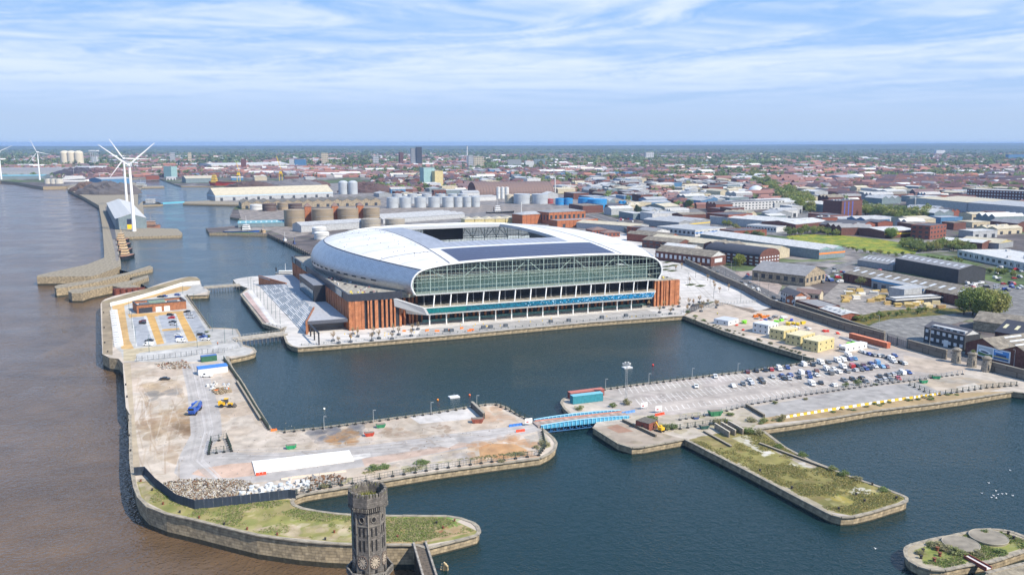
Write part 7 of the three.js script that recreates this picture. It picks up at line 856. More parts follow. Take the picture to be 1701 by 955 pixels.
// west and north: docks
bld('warehouse', 'very long cream roofed quay warehouse across the dock', W, [357, 334], [553, 327], 60, 10, { wall: 's', roof: 'C', ax: 'x', rise: 13, doors: 10, band: M(0.45, 0.58, 0.68, {}) }); bld('warehouse', 'row of brown stone transit sheds with many small gables', W, [401, 347], [632, 341], 70, 9, { wall: 't', roof: 'B', n: 14, ax: 'z', rise: 4, doors: 14 }); bld('warehouse', 'grey sheeted dock shed below the round brown silos', W, [500, 386], [606, 379], 26, 8, { wall: 's', roof: 'L', ax: 'x', rise: 3.5 }); bld('transit_shed', 'low dock shed with teal and grey roof', 'shed', [395, 378], [472, 376], 26, 5, { wall: 'b', roof: 'T', ax: 'x', rise: 2.5, sky: 9 });
bld('warehouse', 'huge dark arched shed with many roof ribs', W, [791, 327], [921, 325], 90, 4, { wall: 'k', roof: 'P', type: 'barrel', ax: 'x', rise: 24, ribs: 26 }); bld('silo_house', 'white silo house in front of the arched shed', O, [876, 318], [898, 317.5], 22, 28, { wall: 'w', roof: 'L', type: 'flat', units: 3 }); bld('mill_tower', 'tall pale teal mill tower with cream lower block', O, [704, 310], [722, 309.5], 24, 46, { wall: 'q', roof: 'L', type: 'flat' }); bld('mill_tower', 'cream mill block attached to the teal tower', O, [722.5, 310], [736, 309.5], 20, 38, { wall: 'y', roof: 'L', type: 'flat' }); bld('pump_house', 'large red brick pumping station beside the stadium', O, [912, 373], [972, 369.5], 30, 16, { wall: 'o', roof: 'G', type: 'hip', rise: 3, piers: 8, win: [1, 8] }); bld('pump_house', 'lower red brick wing with flat grey roof', O, [926, 379], [993, 375.5], 22, 9, { wall: 'o', roof: 'G', type: 'flat', piers: 10, doors: 3 }); bld('pump_house', 'left brick wing of the pumping station with grey hipped roof', O, [868, 373], [910, 370.5], 26, 13, { wall: 'o', roof: 'L', type: 'hip', rise: 3, piers: 6 });
for (let i = 0; i < 5; i++) bld('filter_house', 'low yellow building with pale hipped roof behind the stadium', O, [772 + i * 17, 372 - i * 0.4], [788 + i * 17, 371.6 - i * 0.4], 24, 6, { wall: 'y', roof: 'C', type: 'hip', rise: 3, group: 'hipped filter houses behind the stadium' }); bld('transit_shed', 'long grey ribbed shed behind the stadium roof', 'shed', [636, 372], [772, 362], 60, 6, { wall: 's', roof: 'L', n: 4, ax: 'x', rise: 2.5 }); bld('gatehouse', 'brown brick lodge with hipped roof by the road', 'lodge', [984, 391], [1012, 390], 20, 6, { wall: 'r', roof: 'P', type: 'hip', rise: 3, win: [1, 5] }); bld('gatehouse', 'smaller brick lodge next to the hipped one', 'lodge', [1004, 394], [1030, 393], 14, 5, { wall: 'r', roof: 'P', type: 'hip', rise: 2.4, win: [1, 4] });
{ const t = bld('warehouse', 'tall pale quay shed with white gabled roof by the wind turbines', W, G(192, 381), G(192, 381).add(V(0.894, 0, -0.447).multiplyScalar(36)), 330, 13, { wall: 'b', roof: 'W', ax: 'z', rise: 6 }); block('doorway', M(0.02, 0.03, 0.07, {}), t, 17, 0, 0.1, 8, 12.6, 0.3); block('door', M(0.80, 0.52, 0.01, {}), t, 17, 0, 0.2, 8, 5.6, 0.4); }
bld('warehouse', 'blue sided quay shed with pale roof beyond the scrap heap', W, [168, 307], [217, 305], 60, 14, { wall: 'n', roof: 'L', ax: 'x', rise: 4 }); bld('site_office', 'white two storey quay office with many windows', 'office', [241, 338], [253, 338], 12, 7, { wall: 'w', roof: 'L', type: 'flat', win: [2, 5] }); bld('transit_shed', 'long pale teal roofed shed at the far left quay', 'shed', [-30, 298], [72, 297], 80, 9, { wall: 'b', roof: 'T', ax: 'x', rise: 3 }); bld('transit_shed', 'extremely long grey roofed coal shed across the far dock', 'shed', [-40, 291], [150, 290.5], 120, 16, { wall: 's', roof: 'G', ax: 'x', rise: 8 }); bld('transit_shed', 'long white roofed terminal shed far behind the cream warehouse', 'shed', [350, 279], [480, 277], 200, 14, { wall: 'w', roof: 'W', ax: 'x', rise: 5 }); bld('transit_shed', 'far pale roofed shed with dark front by the upper basin', 'shed', [308, 304], [356, 303], 70, 12, { wall: 'b', roof: 'C', ax: 'x', rise: 6 }); bld('flour_mill', 'pale green grey mill block by the upper basin', O, [284, 295], [294, 294.5], 30, 34, { wall: 'q', roof: 'L', type: 'flat' });
// storage tanks and silos
function tank(label, px, d, h, mat, { group, dome = 0, name = 'storage_tank' } = {}) { const t = thing(name, label, 'tank', group, G(...px)), r = d / 2; mesh('shell', new THREE.CylinderGeometry(r, r, h, 28).translate(0, h / 2, 0), mat, t); mesh('roof', dome > 0 ? new THREE.SphereGeometry(r, 24, 8, 0, 6.3, 0, 1.57).scale(1, dome / r, 1).translate(0, h, 0) : new THREE.ConeGeometry(r, 1.2, 28).translate(0, h + 0.6, 0), mat, t); mesh('rim', new THREE.TorusGeometry(r, 0.25, 5, 28).rotateX(Math.PI / 2).translate(0, h, 0), mat, t); mesh('stair', new THREE.TorusGeometry(r + 0.3, 0.18, 4, 20, 2).rotateX(1.45).translate(0, h * 0.5, 0), greyPost, t); return t; }
const tg = steel(0.46, 0.50, 0.54), tb = M(0.46, 0.37, 0.26, { tex: 'dirt', m: 9 }), tn = steel(0.03, 0.28, 0.62), tw = steel(0.70, 0.71, 0.70), tr = M(0.16, 0.11, 0.10, { tex: 'dirt', m: 9 });
for (const x of [652, 673, 698, 721, 744, 761, 776, 790]) tank('grey storage tank in the front row of the tank farm', [x, 345 - (x - 652) * 0.012], x > 755 ? 15 : 20, 17, tg, { group: 'front row of the tank farm' }); for (const x of [660, 685, 709, 732, 752, 769]) tank('grey storage tank in the rear row of the tank farm', [x, 338], 18, 17, tg, { group: 'rear row of the tank farm' });
const silos = [[489, 375, 34], [536, 373.5, 36], [578, 372, 35], [617, 371, 28]]; for (const [x, y, w] of silos) tank('squat brown concrete silo in the row of four by the dock', [x, y], w / ((y - 237) / 108), 21, tb, { group: 'row of four brown silos', name: 'concrete_silo' }); for (const [x, y] of [[512, 373], [557, 372], [599, 371]]) bld('conveyor_tower', 'pinkish conveyor tower between two brown silos', 'tower', [x - 5.5, y], [x + 5.5, y - 0.3], 10, 24, { wall: 'o', roof: 'P', type: 'hip', rise: 5, group: 'conveyor towers between the silos' });
for (const x of [616, 656]) tank('pale concrete tank behind the silver roof edge', [x, 379], 25, 12, M(0.55, 0.5, 0.42, { tex: 'dirt', m: 9 }), { group: 'pale tanks behind the stadium' }); for (const [x, y] of [[530, 388], [534, 397]]) tank('white tank with fluted conical roof near the dock wall', [x, y], 17, 7, tw, { group: 'cone roofed tanks by the dock wall', dome: 2.2 }); for (const x of [570, 586]) tank('tall pale domed silo of the pair beside the cream warehouse', [x, 322.5], 20, 24, tg, { group: 'pair of domed silos', dome: 5 });
tank('low white tank on the dock point', [425, 348], 20, 8, tw); for (const x of [447, 490]) tank('dark brown tank on the dock point', [x, 350], 22, 11, tr, { group: 'dark tanks on the dock point' }); tank('tan tank between the dark ones on the dock point', [470, 348], 18, 11, tb); for (const x of [867, 897]) tank('broad grey tank below the arched shed', [x, 338], 30, 17, tg, { group: 'broad grey tanks below the arched shed' }); tank('beige tank beside the broad grey tanks', [846, 337], 16, 15, M(0.5, 0.44, 0.34, {})); for (const x of [828, 835, 842]) tank('slim white tank in front of the arched shed', [x, 330], 8, 22, tw, { group: 'slim white tanks' }); tank('small dark red tank beside the blue tanks', [913, 338], 14, 8, M(0.3, 0.06, 0.06, {})); for (const x of [930, 944]) tank('mid sized bright blue tank behind the pump station', [x, 340], 16, 11, tn, { group: 'mid sized blue tanks' }); tank('big bright blue tank on the left of the blue pair', [973, 345], 26, 16, tn); tank('broad bright blue tank with a small white plate', [992, 347], 32, 16, tn); for (const x of [1031, 1037]) tank('slim blue tank in the yard by the white sheds', [x, 346], 7, 12, tn, { group: 'slim blue tanks' }); for (const x of [80, 89, 97]) tank('pale tank beside the ferry berth', [x, 305], 22, 12, M(0.55, 0.52, 0.45, {}), { group: 'tanks by the ferry berth' }); for (const x of [108, 119, 131]) tank('pale grain silo at the far terminal', [x, 276], 40, 60, M(0.58, 0.52, 0.4, {}), { group: 'grain silos at the far terminal', dome: 12 });
for (const [p, h, lb] of [[[922, 324], 38, 'slim white chimney by the blue tanks'], [[866, 362], 24, 'slim white chimney in front of the pump station'], [[776, 274], 92, 'far slim grey chimney beside the cream block'], [[920, 296], 30, 'far slim chimney among the sheds']]) { const t = thing('chimney', lb, 'chimney', null, G(...p)); mesh('stack', new THREE.CylinderGeometry(h * 0.025, h * 0.035, h, 12).translate(0, h / 2, 0), tw, t); mesh('cap', new THREE.CylinderGeometry(h * 0.03, h * 0.03, h * 0.03, 12).translate(0, h, 0), M(0.2, 0.2, 0.2, {}), t); }
{ const t = thing('dome', 'silver half dome beside the railway trees', 'dome', null, G(1256, 322)); mesh('shell', new THREE.SphereGeometry(18, 24, 10, 0, 6.3, 0, 1.57), M(0.55, 0.6, 0.62, { rough: 0.4 }), t); mesh('drum', new THREE.CylinderGeometry(18, 18, 3, 24), tw, t); }
{ const t = thing('gas_frame', 'open square silo frame far across the river docks', 'silo', null, G(155, 274)), q = []; for (let i = 0; i < 8; i++) q.push(box(2, 66, 2, (i % 4 - 1.5) * 9, 0, i < 4 ? 0 : -20)); mesh('columns', uvm(merge(q)), tg, t); mesh('top_ring', uvm(box(40, 6, 26, 0, 66, -10)), tw, t); mesh('core', uvm(box(22, 40, 16, 0, 0, -10)), tw, t); }
// tower blocks on the skyline
for (const [x0, x1, y, h, wl, lb] of [[683, 691, 276, 82, 'g', 'dark grey twin tower block on the skyline'], [692, 701, 276, 88, 'd', 'darker right twin tower block on the skyline'], [664, 670, 275, 62, 'k', 'brown tower block beside the twin towers'], [534, 545, 276, 60, 'c', 'cream tower block alone on the skyline'], [489, 507, 279, 36, 'n', 'blue clad block in the far docks'], [480, 488, 277, 34, 's', 'pale block beside the blue clad one'], [620, 629, 275, 46, 's', 'pale grey tower block near the brown ones'], [778, 786, 277, 50, 's', 'grey slab beside the cream office block'], [787, 803, 278, 46, 'c', 'broad cream office block on the skyline'], [844, 866, 277, 32, 'g', 'low dark office slab in the middle distance'], [873, 887, 278, 26, 'w', 'white framed low office far behind the sheds'], [887, 906, 276, 32, 'b', 'blue grey office slab far behind the sheds'], [1073, 1086, 266, 48, 'w', 'white tower block above the terraces'], [282, 290, 272, 56, 's', 'slim white tower left of its twin far away'], [312, 318, 271, 54, 'c', 'slim cream tower far away'], [206, 216, 279, 26, 'w', 'white terminal block far across the docks'], [400, 408, 281, 40, 'k', 'brown block in the far docks'], [1556, 1571, 257, 40, 'w', 'bright white block under the far hills'], [1676, 1720, 266, 34, 'n', 'wide blue shed on the far ridge']]) bld('tower_block', lb, 'tower block', [x0, y], [x1, y - 0.05], 30, h, { wall: wl, roof: 'L', type: 'flat', win: h > 40 ? [Math.round(h / 9), 4] : undefined });
// ---------------------------------------------------------------- granite dock wall with gate turrets
{
  const gran = M(0.24, 0.21, 0.175, { tex: 'stone', m: 7, bump: 'stoneBump', bs: 0.06 }), cap = M(0.40, 0.36, 0.29, { tex: 'dirt', m: 6 });
  const wallRun = (label, px, h = 4.6) => { const p = along(px), t = thing('dock_wall', label, 'wall', null, p[0]); for (let k = 0; k + 1 < p.length; k++) { const a = p[k].clone().sub(p[0]), b = p[k + 1].clone().sub(p[0]), l = a.distanceTo(b), n = Math.max(1, Math.round(l / 14)); for (let j = 0; j < n; j++) { const m = a.clone().lerp(b, (j + 0.5) / n); block('wall_section', gran, t, m.x, 0, m.z, l / n, h, 0.9, turnTo(a, b)); block('coping', cap, t, m.x, h, m.z, l / n - 0.1, 0.35, 1.2, turnTo(a, b)); } } };
  wallRun('long dark granite dock wall between the stadium plaza and the road', [[1020, 377], [1070, 398], [1144, 441], [1200, 468], [1237, 484], [1281, 509], [1348, 531], [1400, 548], [1470, 567]]); wallRun('dark granite dock wall between the yard gates and the turrets', [[1509, 579], [1573, 597]]); wallRun('dark granite dock wall beyond the gate turrets', [[1647, 617], [1701, 631], [1760, 646]]);
  wallRun('maroon brick yard wall across the road from the dock wall', [[1322, 511], [1370, 527], [1420, 545], [1470, 560]], 3.2);
  for (const [x, y, lb] of [[1589, 602, 'round granite gate turret nearest the long wall'], [1615, 609, 'round granite gate turret with a bush on top'], [1639, 617, 'round granite gate turret at the far wall end']]) { const t = thing('gate_turret', lb, 'turret', null, G(x, y)), st = M(0.36, 0.32, 0.26, { tex: 'stone', m: 5 }); mesh('drum', uvm(new THREE.CylinderGeometry(1.9, 2.3, 6.2, 14).translate(0, 3.1, 0)), st, t); mesh('cornice', new THREE.CylinderGeometry(2.4, 2.2, 0.6, 14).translate(0, 6.4, 0), cap, t); mesh('cap', new THREE.CylinderGeometry(1.2, 2.2, 0.8, 14).translate(0, 7.1, 0), st, t); block('slit', M(0.02, 0.02, 0.02, {}), t, 0, 1, 2.1, 0.4, 2.4, 0.3); if (x === 1615) { const b = mesh('bush', crownG[0], leafMat(0.12, 0.15, 0.05), t); b.position.y = 7.9; b.scale.set(1.6, 0.9, 1.6); } }
  const g = thing('steel_gate', 'grey steel yard gates in the gap of the granite wall', 'gate', null, G(1475, 569), turnTo(G(1475, 569), G(1508, 579))), l = G(1475, 569).distanceTo(G(1508, 579)); for (const k of [0, 1]) { const m = block('gate_leaf', M(0.40, 0.38, 0.35, { tex: 'rib', m: 4 }), g, l * (0.25 + 0.5 * k), 0.1, 0, l / 2 - 0.8, 4, 0.25); } for (const k of [0, 0.5, 1]) block('gate_post', M(0.1, 0.12, 0.12, {}), g, l * k, 0, 0, 0.6, 4.8, 0.6);
  for (const [x, y] of [[1330, 505], [1395, 530], [1460, 549], [1545, 574], [1676, 600], [1685, 611], [1260, 475], [1215, 452], [1160, 424], [1120, 405]]) lampPost(G(x, y), 9, 'grey street lamp along the dock road', 'street lamps along the dock road', greyPost, 2.4);
  const Cc = ['white', 'silver', 'grey', 'black', 'blue', 'light blue', 'red', 'green']; const dir = turnTo(G(1180, 440), G(1230, 467));
  for (const [x, y, c, k] of [[1148, 432, 0, 'v'], [1152, 437, 0], [1158, 434, 3], [1164, 438, 2], [1167, 435, 0, 'v'], [1180, 446, 3], [1192, 452, 2], [1212, 467, 0], [1232, 470, 3], [1239, 474, 0], [1243, 478, 3], [1246, 471, 2], [1251, 479, 0], [1255, 476, 2], [1260, 483, 0, 'v'], [1290, 502, 0], [1286, 495, 3], [1296, 501, 3], [1341, 527, 1], [1105, 411, 0, 'v'], [1110, 408, 1], [1095, 399, 7, 'v'], [1243, 457, 6], [1241, 460, 5], [1257, 461, 3], [1275, 462, 0, 'v'], [1283, 466, 1], [1290, 469, 3], [1300, 470, 0], [1247, 437, 0, 'v'], [1555, 554, 3], [1545, 556, 0]]) car(k ? 'van' : pick(['hatch', 'saloon']), Cc[c], G(x, y), dir + Math.PI * (rnd() < 0.5) + R(-0.04, 0.04), 'along the dock road', 'cars along the dock road');
  const yards = [[[1115, 388], [1160, 378], 22], [[1110, 366], [1160, 362], 20], [[1190, 350], [1230, 356], 16], [[1330, 460], [1400, 470], 24], [[1640, 445], [1700, 465], 10], [[1020, 360], [1060, 372], 14], [[1430, 330], [1500, 340], 22], [[1640, 460], [1700, 480], 8], [[1540, 352], [1640, 362], 14], [[1385, 448], [1480, 458], 16], [[1605, 470], [1700, 488], 18], [[1585, 345], [1690, 372], 14]]; for (const [a, b, n] of yards) for (let i = 0; i < n; i++) { const s = rnd(); car(rnd() < 0.45 ? 'van' : 'hatch', pick(['white', 'white', 'silver', 'grey', 'black', 'blue', 'red']), G(a[0] + (b[0] - a[0]) * rnd(), a[1] + (b[1] - a[1]) * s), dir + pick([0, 1.57]), 'in the trading yards beyond the dock road', 'vehicles in the trading yards'); }
  for (let i = 0; i < 46; i++) { const x = R(1400, 1580), y = 488 + (x - 1400) * 0.09 + R(-10, 14), t = thing('timber_stack', '', 'timber', 'timber stacks in the timber yard', G(x, y), R(-0.4, 0.4)); const mi = Math.floor(rnd() * 5), m = [M(0.58, 0.42, 0.14, { tex: 'mottle', m: 1 }), M(0.48, 0.34, 0.14, {}), M(0.62, 0.52, 0.3, {}), M(0.3, 0.19, 0.09, {}), M(0.65, 0.64, 0.6, {})][mi]; t.userData.label = `stack of ${['yellow', 'tan', 'pale cream', 'dark brown', 'white wrapped'][mi]} sawn timber in the timber yard`; for (let k = 0; k < 3; k++) block('pack', m, t, 0, k * 0.8, k * 0.1, R(4, 6.5), 0.72, R(1.2, 2.4)); }
}
// ---------------------------------------------------------------- wind turbines
function turbine(label, px, hub, len, angs, yaw) {
  const t = thing('wind_turbine', label, 'wind turbine', null, G(...px)), wm = M(0.78, 0.79, 0.80, { rough: 0.4 }); mesh('tower', new THREE.CylinderGeometry(1.3, 2.5, hub, 20).translate(0, hub / 2, 0), wm, t); const n = mesh('nacelle', uvm(box(9, 3.4, 3.4, -1.5, -1.5, 0)), wm, t); n.position.y = hub + 0.6; n.rotation.y = yaw; const r = mesh('hub', new THREE.SphereGeometry(1.8, 14, 10).scale(1.3, 1, 1), wm, t); r.position.set(Math.cos(yaw) * 4.2, hub + 0.8, -Math.sin(yaw) * 4.2); r.rotation.y = yaw;
  for (const a of angs) { const b = sheet((i, j) => { const y = len * j, w = (0.4 + 1.9 * Math.sin(Math.min(1, j * 4) * 1.57) * (1 - j) + 0.25), c = i * 6.283, th = 0.5 * (1 - j * 0.8); return V(Math.sin(c) * th * 0.6, 1.2 + y, Math.cos(c) * w * 0.5 + w * 0.12); }, 8, 14); const m = mesh('blade', b, wm, r); m.rotation.x = a; }
}
turbine('near white wind turbine at the end of the quay shed', [222, 384], 80, 40, [3.14, 0.92, -0.86].map(a => a), -1.35); turbine('white wind turbine half hidden behind the pale quay shed', [210, 341], 80, 38, [0.55, 2.5, -1.6], -1.2); turbine('far white wind turbine beside the ferry berth', [65, 299], 80, 40, [0.42, -1.75, 2.45], -1.5); turbine('white wind turbine by the long coal shed at the water edge', [1, 298], 80, 44, [-1.15, 0.95, 3.04], -1.5);
// ---------------------------------------------------------------- vessels
function ship(name, label, px, L, Bm, hullH, mats, yaw, house, y = DOCK) { // mats: hull, deck, house
  const t = thing(name, label, 'ship', null, G(...px, y), yaw), plan = [[-0.5, -0.42], [-0.5, 0.42], [-0.42, 0.5], [0.2, 0.5], [0.38, 0.34], [0.5, 0], [0.38, -0.34], [0.2, -0.5], [-0.42, -0.5]].reverse(); const ring = (s, h) => plan.map(p => V(p[0] * L * (p[0] > 0 ? 0.94 + 0.06 * s : 1), h + (p[0] > 0.3 ? hullH * 0.25 * s : 0), p[1] * Bm * (0.85 + 0.15 * s)));
  const h = mesh('hull', prism(ring(0, -1), ring(1, hullH)), mats[0], t); mesh('deck', prism(ring(1, hullH + 0.02).map(v => V(v.x * 0.96, v.y, v.z * 0.9)), ring(1, hullH + 0.2).map(v => V(v.x * 0.96, v.y, v.z * 0.9))), mats[1], t);
  const rail = mesh('bulwark', prism(ring(1, hullH - 0.3).map(v => V(v.x * 1.012, v.y, v.z * 1.04)), ring(1, hullH).map(v => V(v.x * 1.012, v.y, v.z * 1.04))), rubber, h);
  for (const [x, w, d, hh, lev] of house) for (let k = 0; k < lev; k++) { const b = mesh('deckhouse', uvm(box(w * (1 - 0.12 * k), hh, d * (1 - 0.1 * k), x, hullH + k * hh, 0)), mats[2], t); mesh('windows', uvm(box(w * (1 - 0.12 * k) + 0.1, hh * 0.3, d * (1 - 0.1 * k) + 0.1, x, hullH + k * hh + hh * 0.5, 0)), winMat, b); }
  const hx = house[0]; mesh('mast', bar(V(hx[0], hullH + hx[3] * hx[4], 0), V(hx[0], hullH + hx[3] * hx[4] + hullH * 2 + 3, 0), 0.16), mats[2], t); mesh('funnel', uvm(new THREE.CylinderGeometry(0.5, 0.6, hullH + 1.5, 10).translate(hx[0] - hx[1] * 0.7, hullH + 1.2 + hx[3], 0)), rubber, t); return t;
}
{
  const bk = M(0.012, 0.016, 0.024, {}), tan = M(0.58, 0.42, 0.24, { rough: 0.6 }), red = M(0.45, 0.05, 0.03, {}), wh = M(0.74, 0.74, 0.74, {}), gy = M(0.25, 0.24, 0.23, {}), bl = M(0.02, 0.09, 0.36, {}), br = M(0.30, 0.14, 0.09, {});
  const tug = [[1, 9, 6, 2.5, 3]]; [[208, 429, 'black hulled tug with tan deckhouse berthed first along the quay'], [205, 419, 'second black and tan tug in the berthed line'], [203, 410, 'third black and tan tug in the berthed line'], [201, 402, 'last black and tan tug near the turbine foot']].forEach(([x, y, lb]) => ship('tug_boat', lb, [x, y], 27, 10.5, 2.6, [bk, br, tan], -1.45, tug));
  ship('supply_ship', 'blue hulled supply ship moored at the dock point', [401, 389], 44, 9, 4, [bl, gy, wh], 0.0, [[6, 9, 7, 2.6, 3]]); ship('work_boat', 'small dark workboat with cream cabin by the wharf', [437, 391], 14, 6, 2.4, [bk, gy, tan], 1.2, [[0, 5, 4, 2.2, 2]]); ship('work_boat', 'black workboat moored along the piled wharf', [473, 405], 13, 5, 2, [bk, gy, wh], -0.9, [[0, 4, 3, 2, 2]]); ship('work_boat', 'small bright blue boat moored under the piled wharf', [489, 409], 9, 4, 1.6, [bl, bl, bl], -0.8, [[0, 3, 2.5, 1.6, 1]]); ship('house_boat', 'white low houseboat behind the stadium terrace', [474, 457], 17, 5, 1.6, [wh, gy, wh], 0.1, [[0, 11, 4, 2.2, 1]]);
  ship('bulk_carrier', 'red and black bulk carrier with yellow upperworks in the upper basin', [395, 310], 150, 24, 11, [red, br, M(0.60, 0.42, 0.08, {})], Math.PI, [[60, 14, 18, 4, 5]]); ship('ferry', 'white passenger ferry with red upper band at the river berth', [128, 305.5], 90, 20, 12, [wh, M(0.5, 0.1, 0.14, {}), wh], 0.35, [[-8, 60, 17, 3.6, 3]], RIVER); ship('barge', 'grey work barge with cabin beside the scrap heap', [232, 309], 34, 10, 3, [M(0.45, 0.47, 0.48, {}), gy, M(0.55, 0.58, 0.58, {})], 0.1, [[2, 20, 8, 5, 1]]); ship('dredger', 'rusty brown dredger moored behind the quay apron', [250, 380], 24, 9, 4, [br, br, M(0.4, 0.25, 0.18, {})], 0.2, [[0, 12, 7, 3, 2]]); ship('supply_ship', 'dark ship with white bridge in the yard dock behind the stadium', [831, 357], 44, 10, 5, [bk, gy, wh], 0.1, [[-4, 9, 7, 3, 3]]);
  for (const [a, lb, c] of [[[466, 300], 'yellow dockside crane over the bulk carrier', 1], [[396, 303], 'yellow ship crane on the bulk carrier quay', 0]]) { const t = thing('dock_crane', lb, 'crane', null, G(...a)), ye = M(0.72, 0.48, 0.02, {}); mesh('portal', uvm(merge([box(1.2, 22, 1.2, -4), box(1.2, 22, 1.2, 4), box(9, 2, 6, 0, 20, 0)])), ye, t); mesh('cab', uvm(box(6, 5, 6, 0, 22, 0)), ye, t); mesh('jib', bar(V(2, 32, 0), V(c ? -10 : -4, c ? 70 : 54, 0), 0.7), ye, t); }
  const wharf = thing('piled_wharf', 'dark timber piled wharf along the dock behind the stadium', 'wharf', null, G(444, 388)), a = G(444, 388), b = G(519, 424), l = a.distanceTo(b), tt = turnTo(a, b); for (let i = 0; i < 26; i++) { const p = a.clone().lerp(b, i / 25).sub(a); block('pile', M(0.05, 0.045, 0.04, {}), wharf, p.x - 0.5, -4, p.z + 0.8, 1.1, 5.2, 1.1, tt); } const mid = b.clone().sub(a).multiplyScalar(0.5); block('wharf_beam', M(0.16, 0.13, 0.1, {}), wharf, mid.x, -0.5, mid.z, l, 0.8, 2.4, tt);
  const lk = thing('lock_gate', 'rusty red lock gate between the stone piers', 'lock gate', null, G(186, 480)); { const p = G(186, 480), q = G(240, 478), l = p.distanceTo(q); mesh('gate_wall', uvm(box(l, 9, 1.6, l / 2, -8.6, 0)), M(0.24, 0.07, 0.045, { tex: 'dirt', m: 5 }), lk); for (let i = 0; i < 5; i++) mesh('gate_bay', uvm(new THREE.CylinderGeometry(2.4, 2.4, 8.6, 12).translate(3 + i * (l - 6) / 4, -4.4, 0.6)), M(0.28, 0.08, 0.05, { tex: 'dirt', m: 5 }), lk); lk.rotation.y = turnTo(p, q); }
  const swing = (lb, p, q, c) => { const a = G(...p), b = G(...q), l = a.distanceTo(b), t = thing('dock_bridge', lb, 'bridge', null, a, turnTo(a, b)); mesh('deck', uvm(box(l, 1.4, 7, l / 2, -0.6, 0)), c, t); mesh('side_girder', uvm(box(l, 2, 0.4, l / 2, 0.6, 3.3)), c, t); }; swing('far teal blue dock bridge beyond the quay shed', [268, 338.5], [304, 336.5], M(0.12, 0.42, 0.55, {}));
  flatStone('jetty', [[303, 335], [345, 333], [400, 336], [399, 340], [345, 339], [303, 338]]); flatStone('jetty', [[226, 309], [270, 308.5], [272, 310.5], [228, 311.5]]);
  // scrap and ore heaps
  const mound = (lb, px, rx, rz, h, col) => { const g = new THREE.SphereGeometry(1, 36, 14, 0, 6.3, 0, 1.57), p = g.attributes.position, sd = rnd() * 50; for (let i = 0; i < p.count; i++) { const x = p.getX(i), z = p.getZ(i), k = 0.65 + 0.7 * fbm(x * 2.5 + sd + 9, z * 2.5 + 9, 4), ky = 0.7 + 0.9 * (fbm(x * 7 + sd + 20, z * 7 + 20, 3) - 0.3); p.setXYZ(i, x * rx * k, p.getY(i) * h * ky, z * rz * k); } g.computeVertexNormals(); const m = mesh('scrap_heap', uvm(g), M(...col, { tex: 'dirt', m: 6, bump: 'noise', bs: 0.8 })); tag(m, lb, 'heap'); m.position.copy(G(...px)); };
  mound('big grey scrap metal heap beside the wind turbines', [178, 322], 62, 40, 26, [0.20, 0.18, 0.18]); mound('brown scrap heap at the river strip end', [150, 317], 40, 34, 20, [0.22, 0.14, 0.10]); mound('dark ore heap across the upper basin', [128, 291], 90, 40, 24, [0.12, 0.10, 0.12]); mound('reddish ore heap across the upper basin', [168, 291], 70, 40, 26, [0.22, 0.12, 0.11]); mound('dark scrap heap behind the cream warehouse', [415, 315], 60, 36, 20, [0.17, 0.11, 0.10]); mound('grey scrap heap beside the bulk carrier', [480, 312], 90, 40, 20, [0.26, 0.25, 0.27]); mound('brown ore heap behind the domed silos', [604, 319], 55, 36, 22, [0.17, 0.10, 0.09]); mound('rusty scrap heap in the far dock yard', [510, 309], 60, 30, 16, [0.2, 0.12, 0.1]);
}
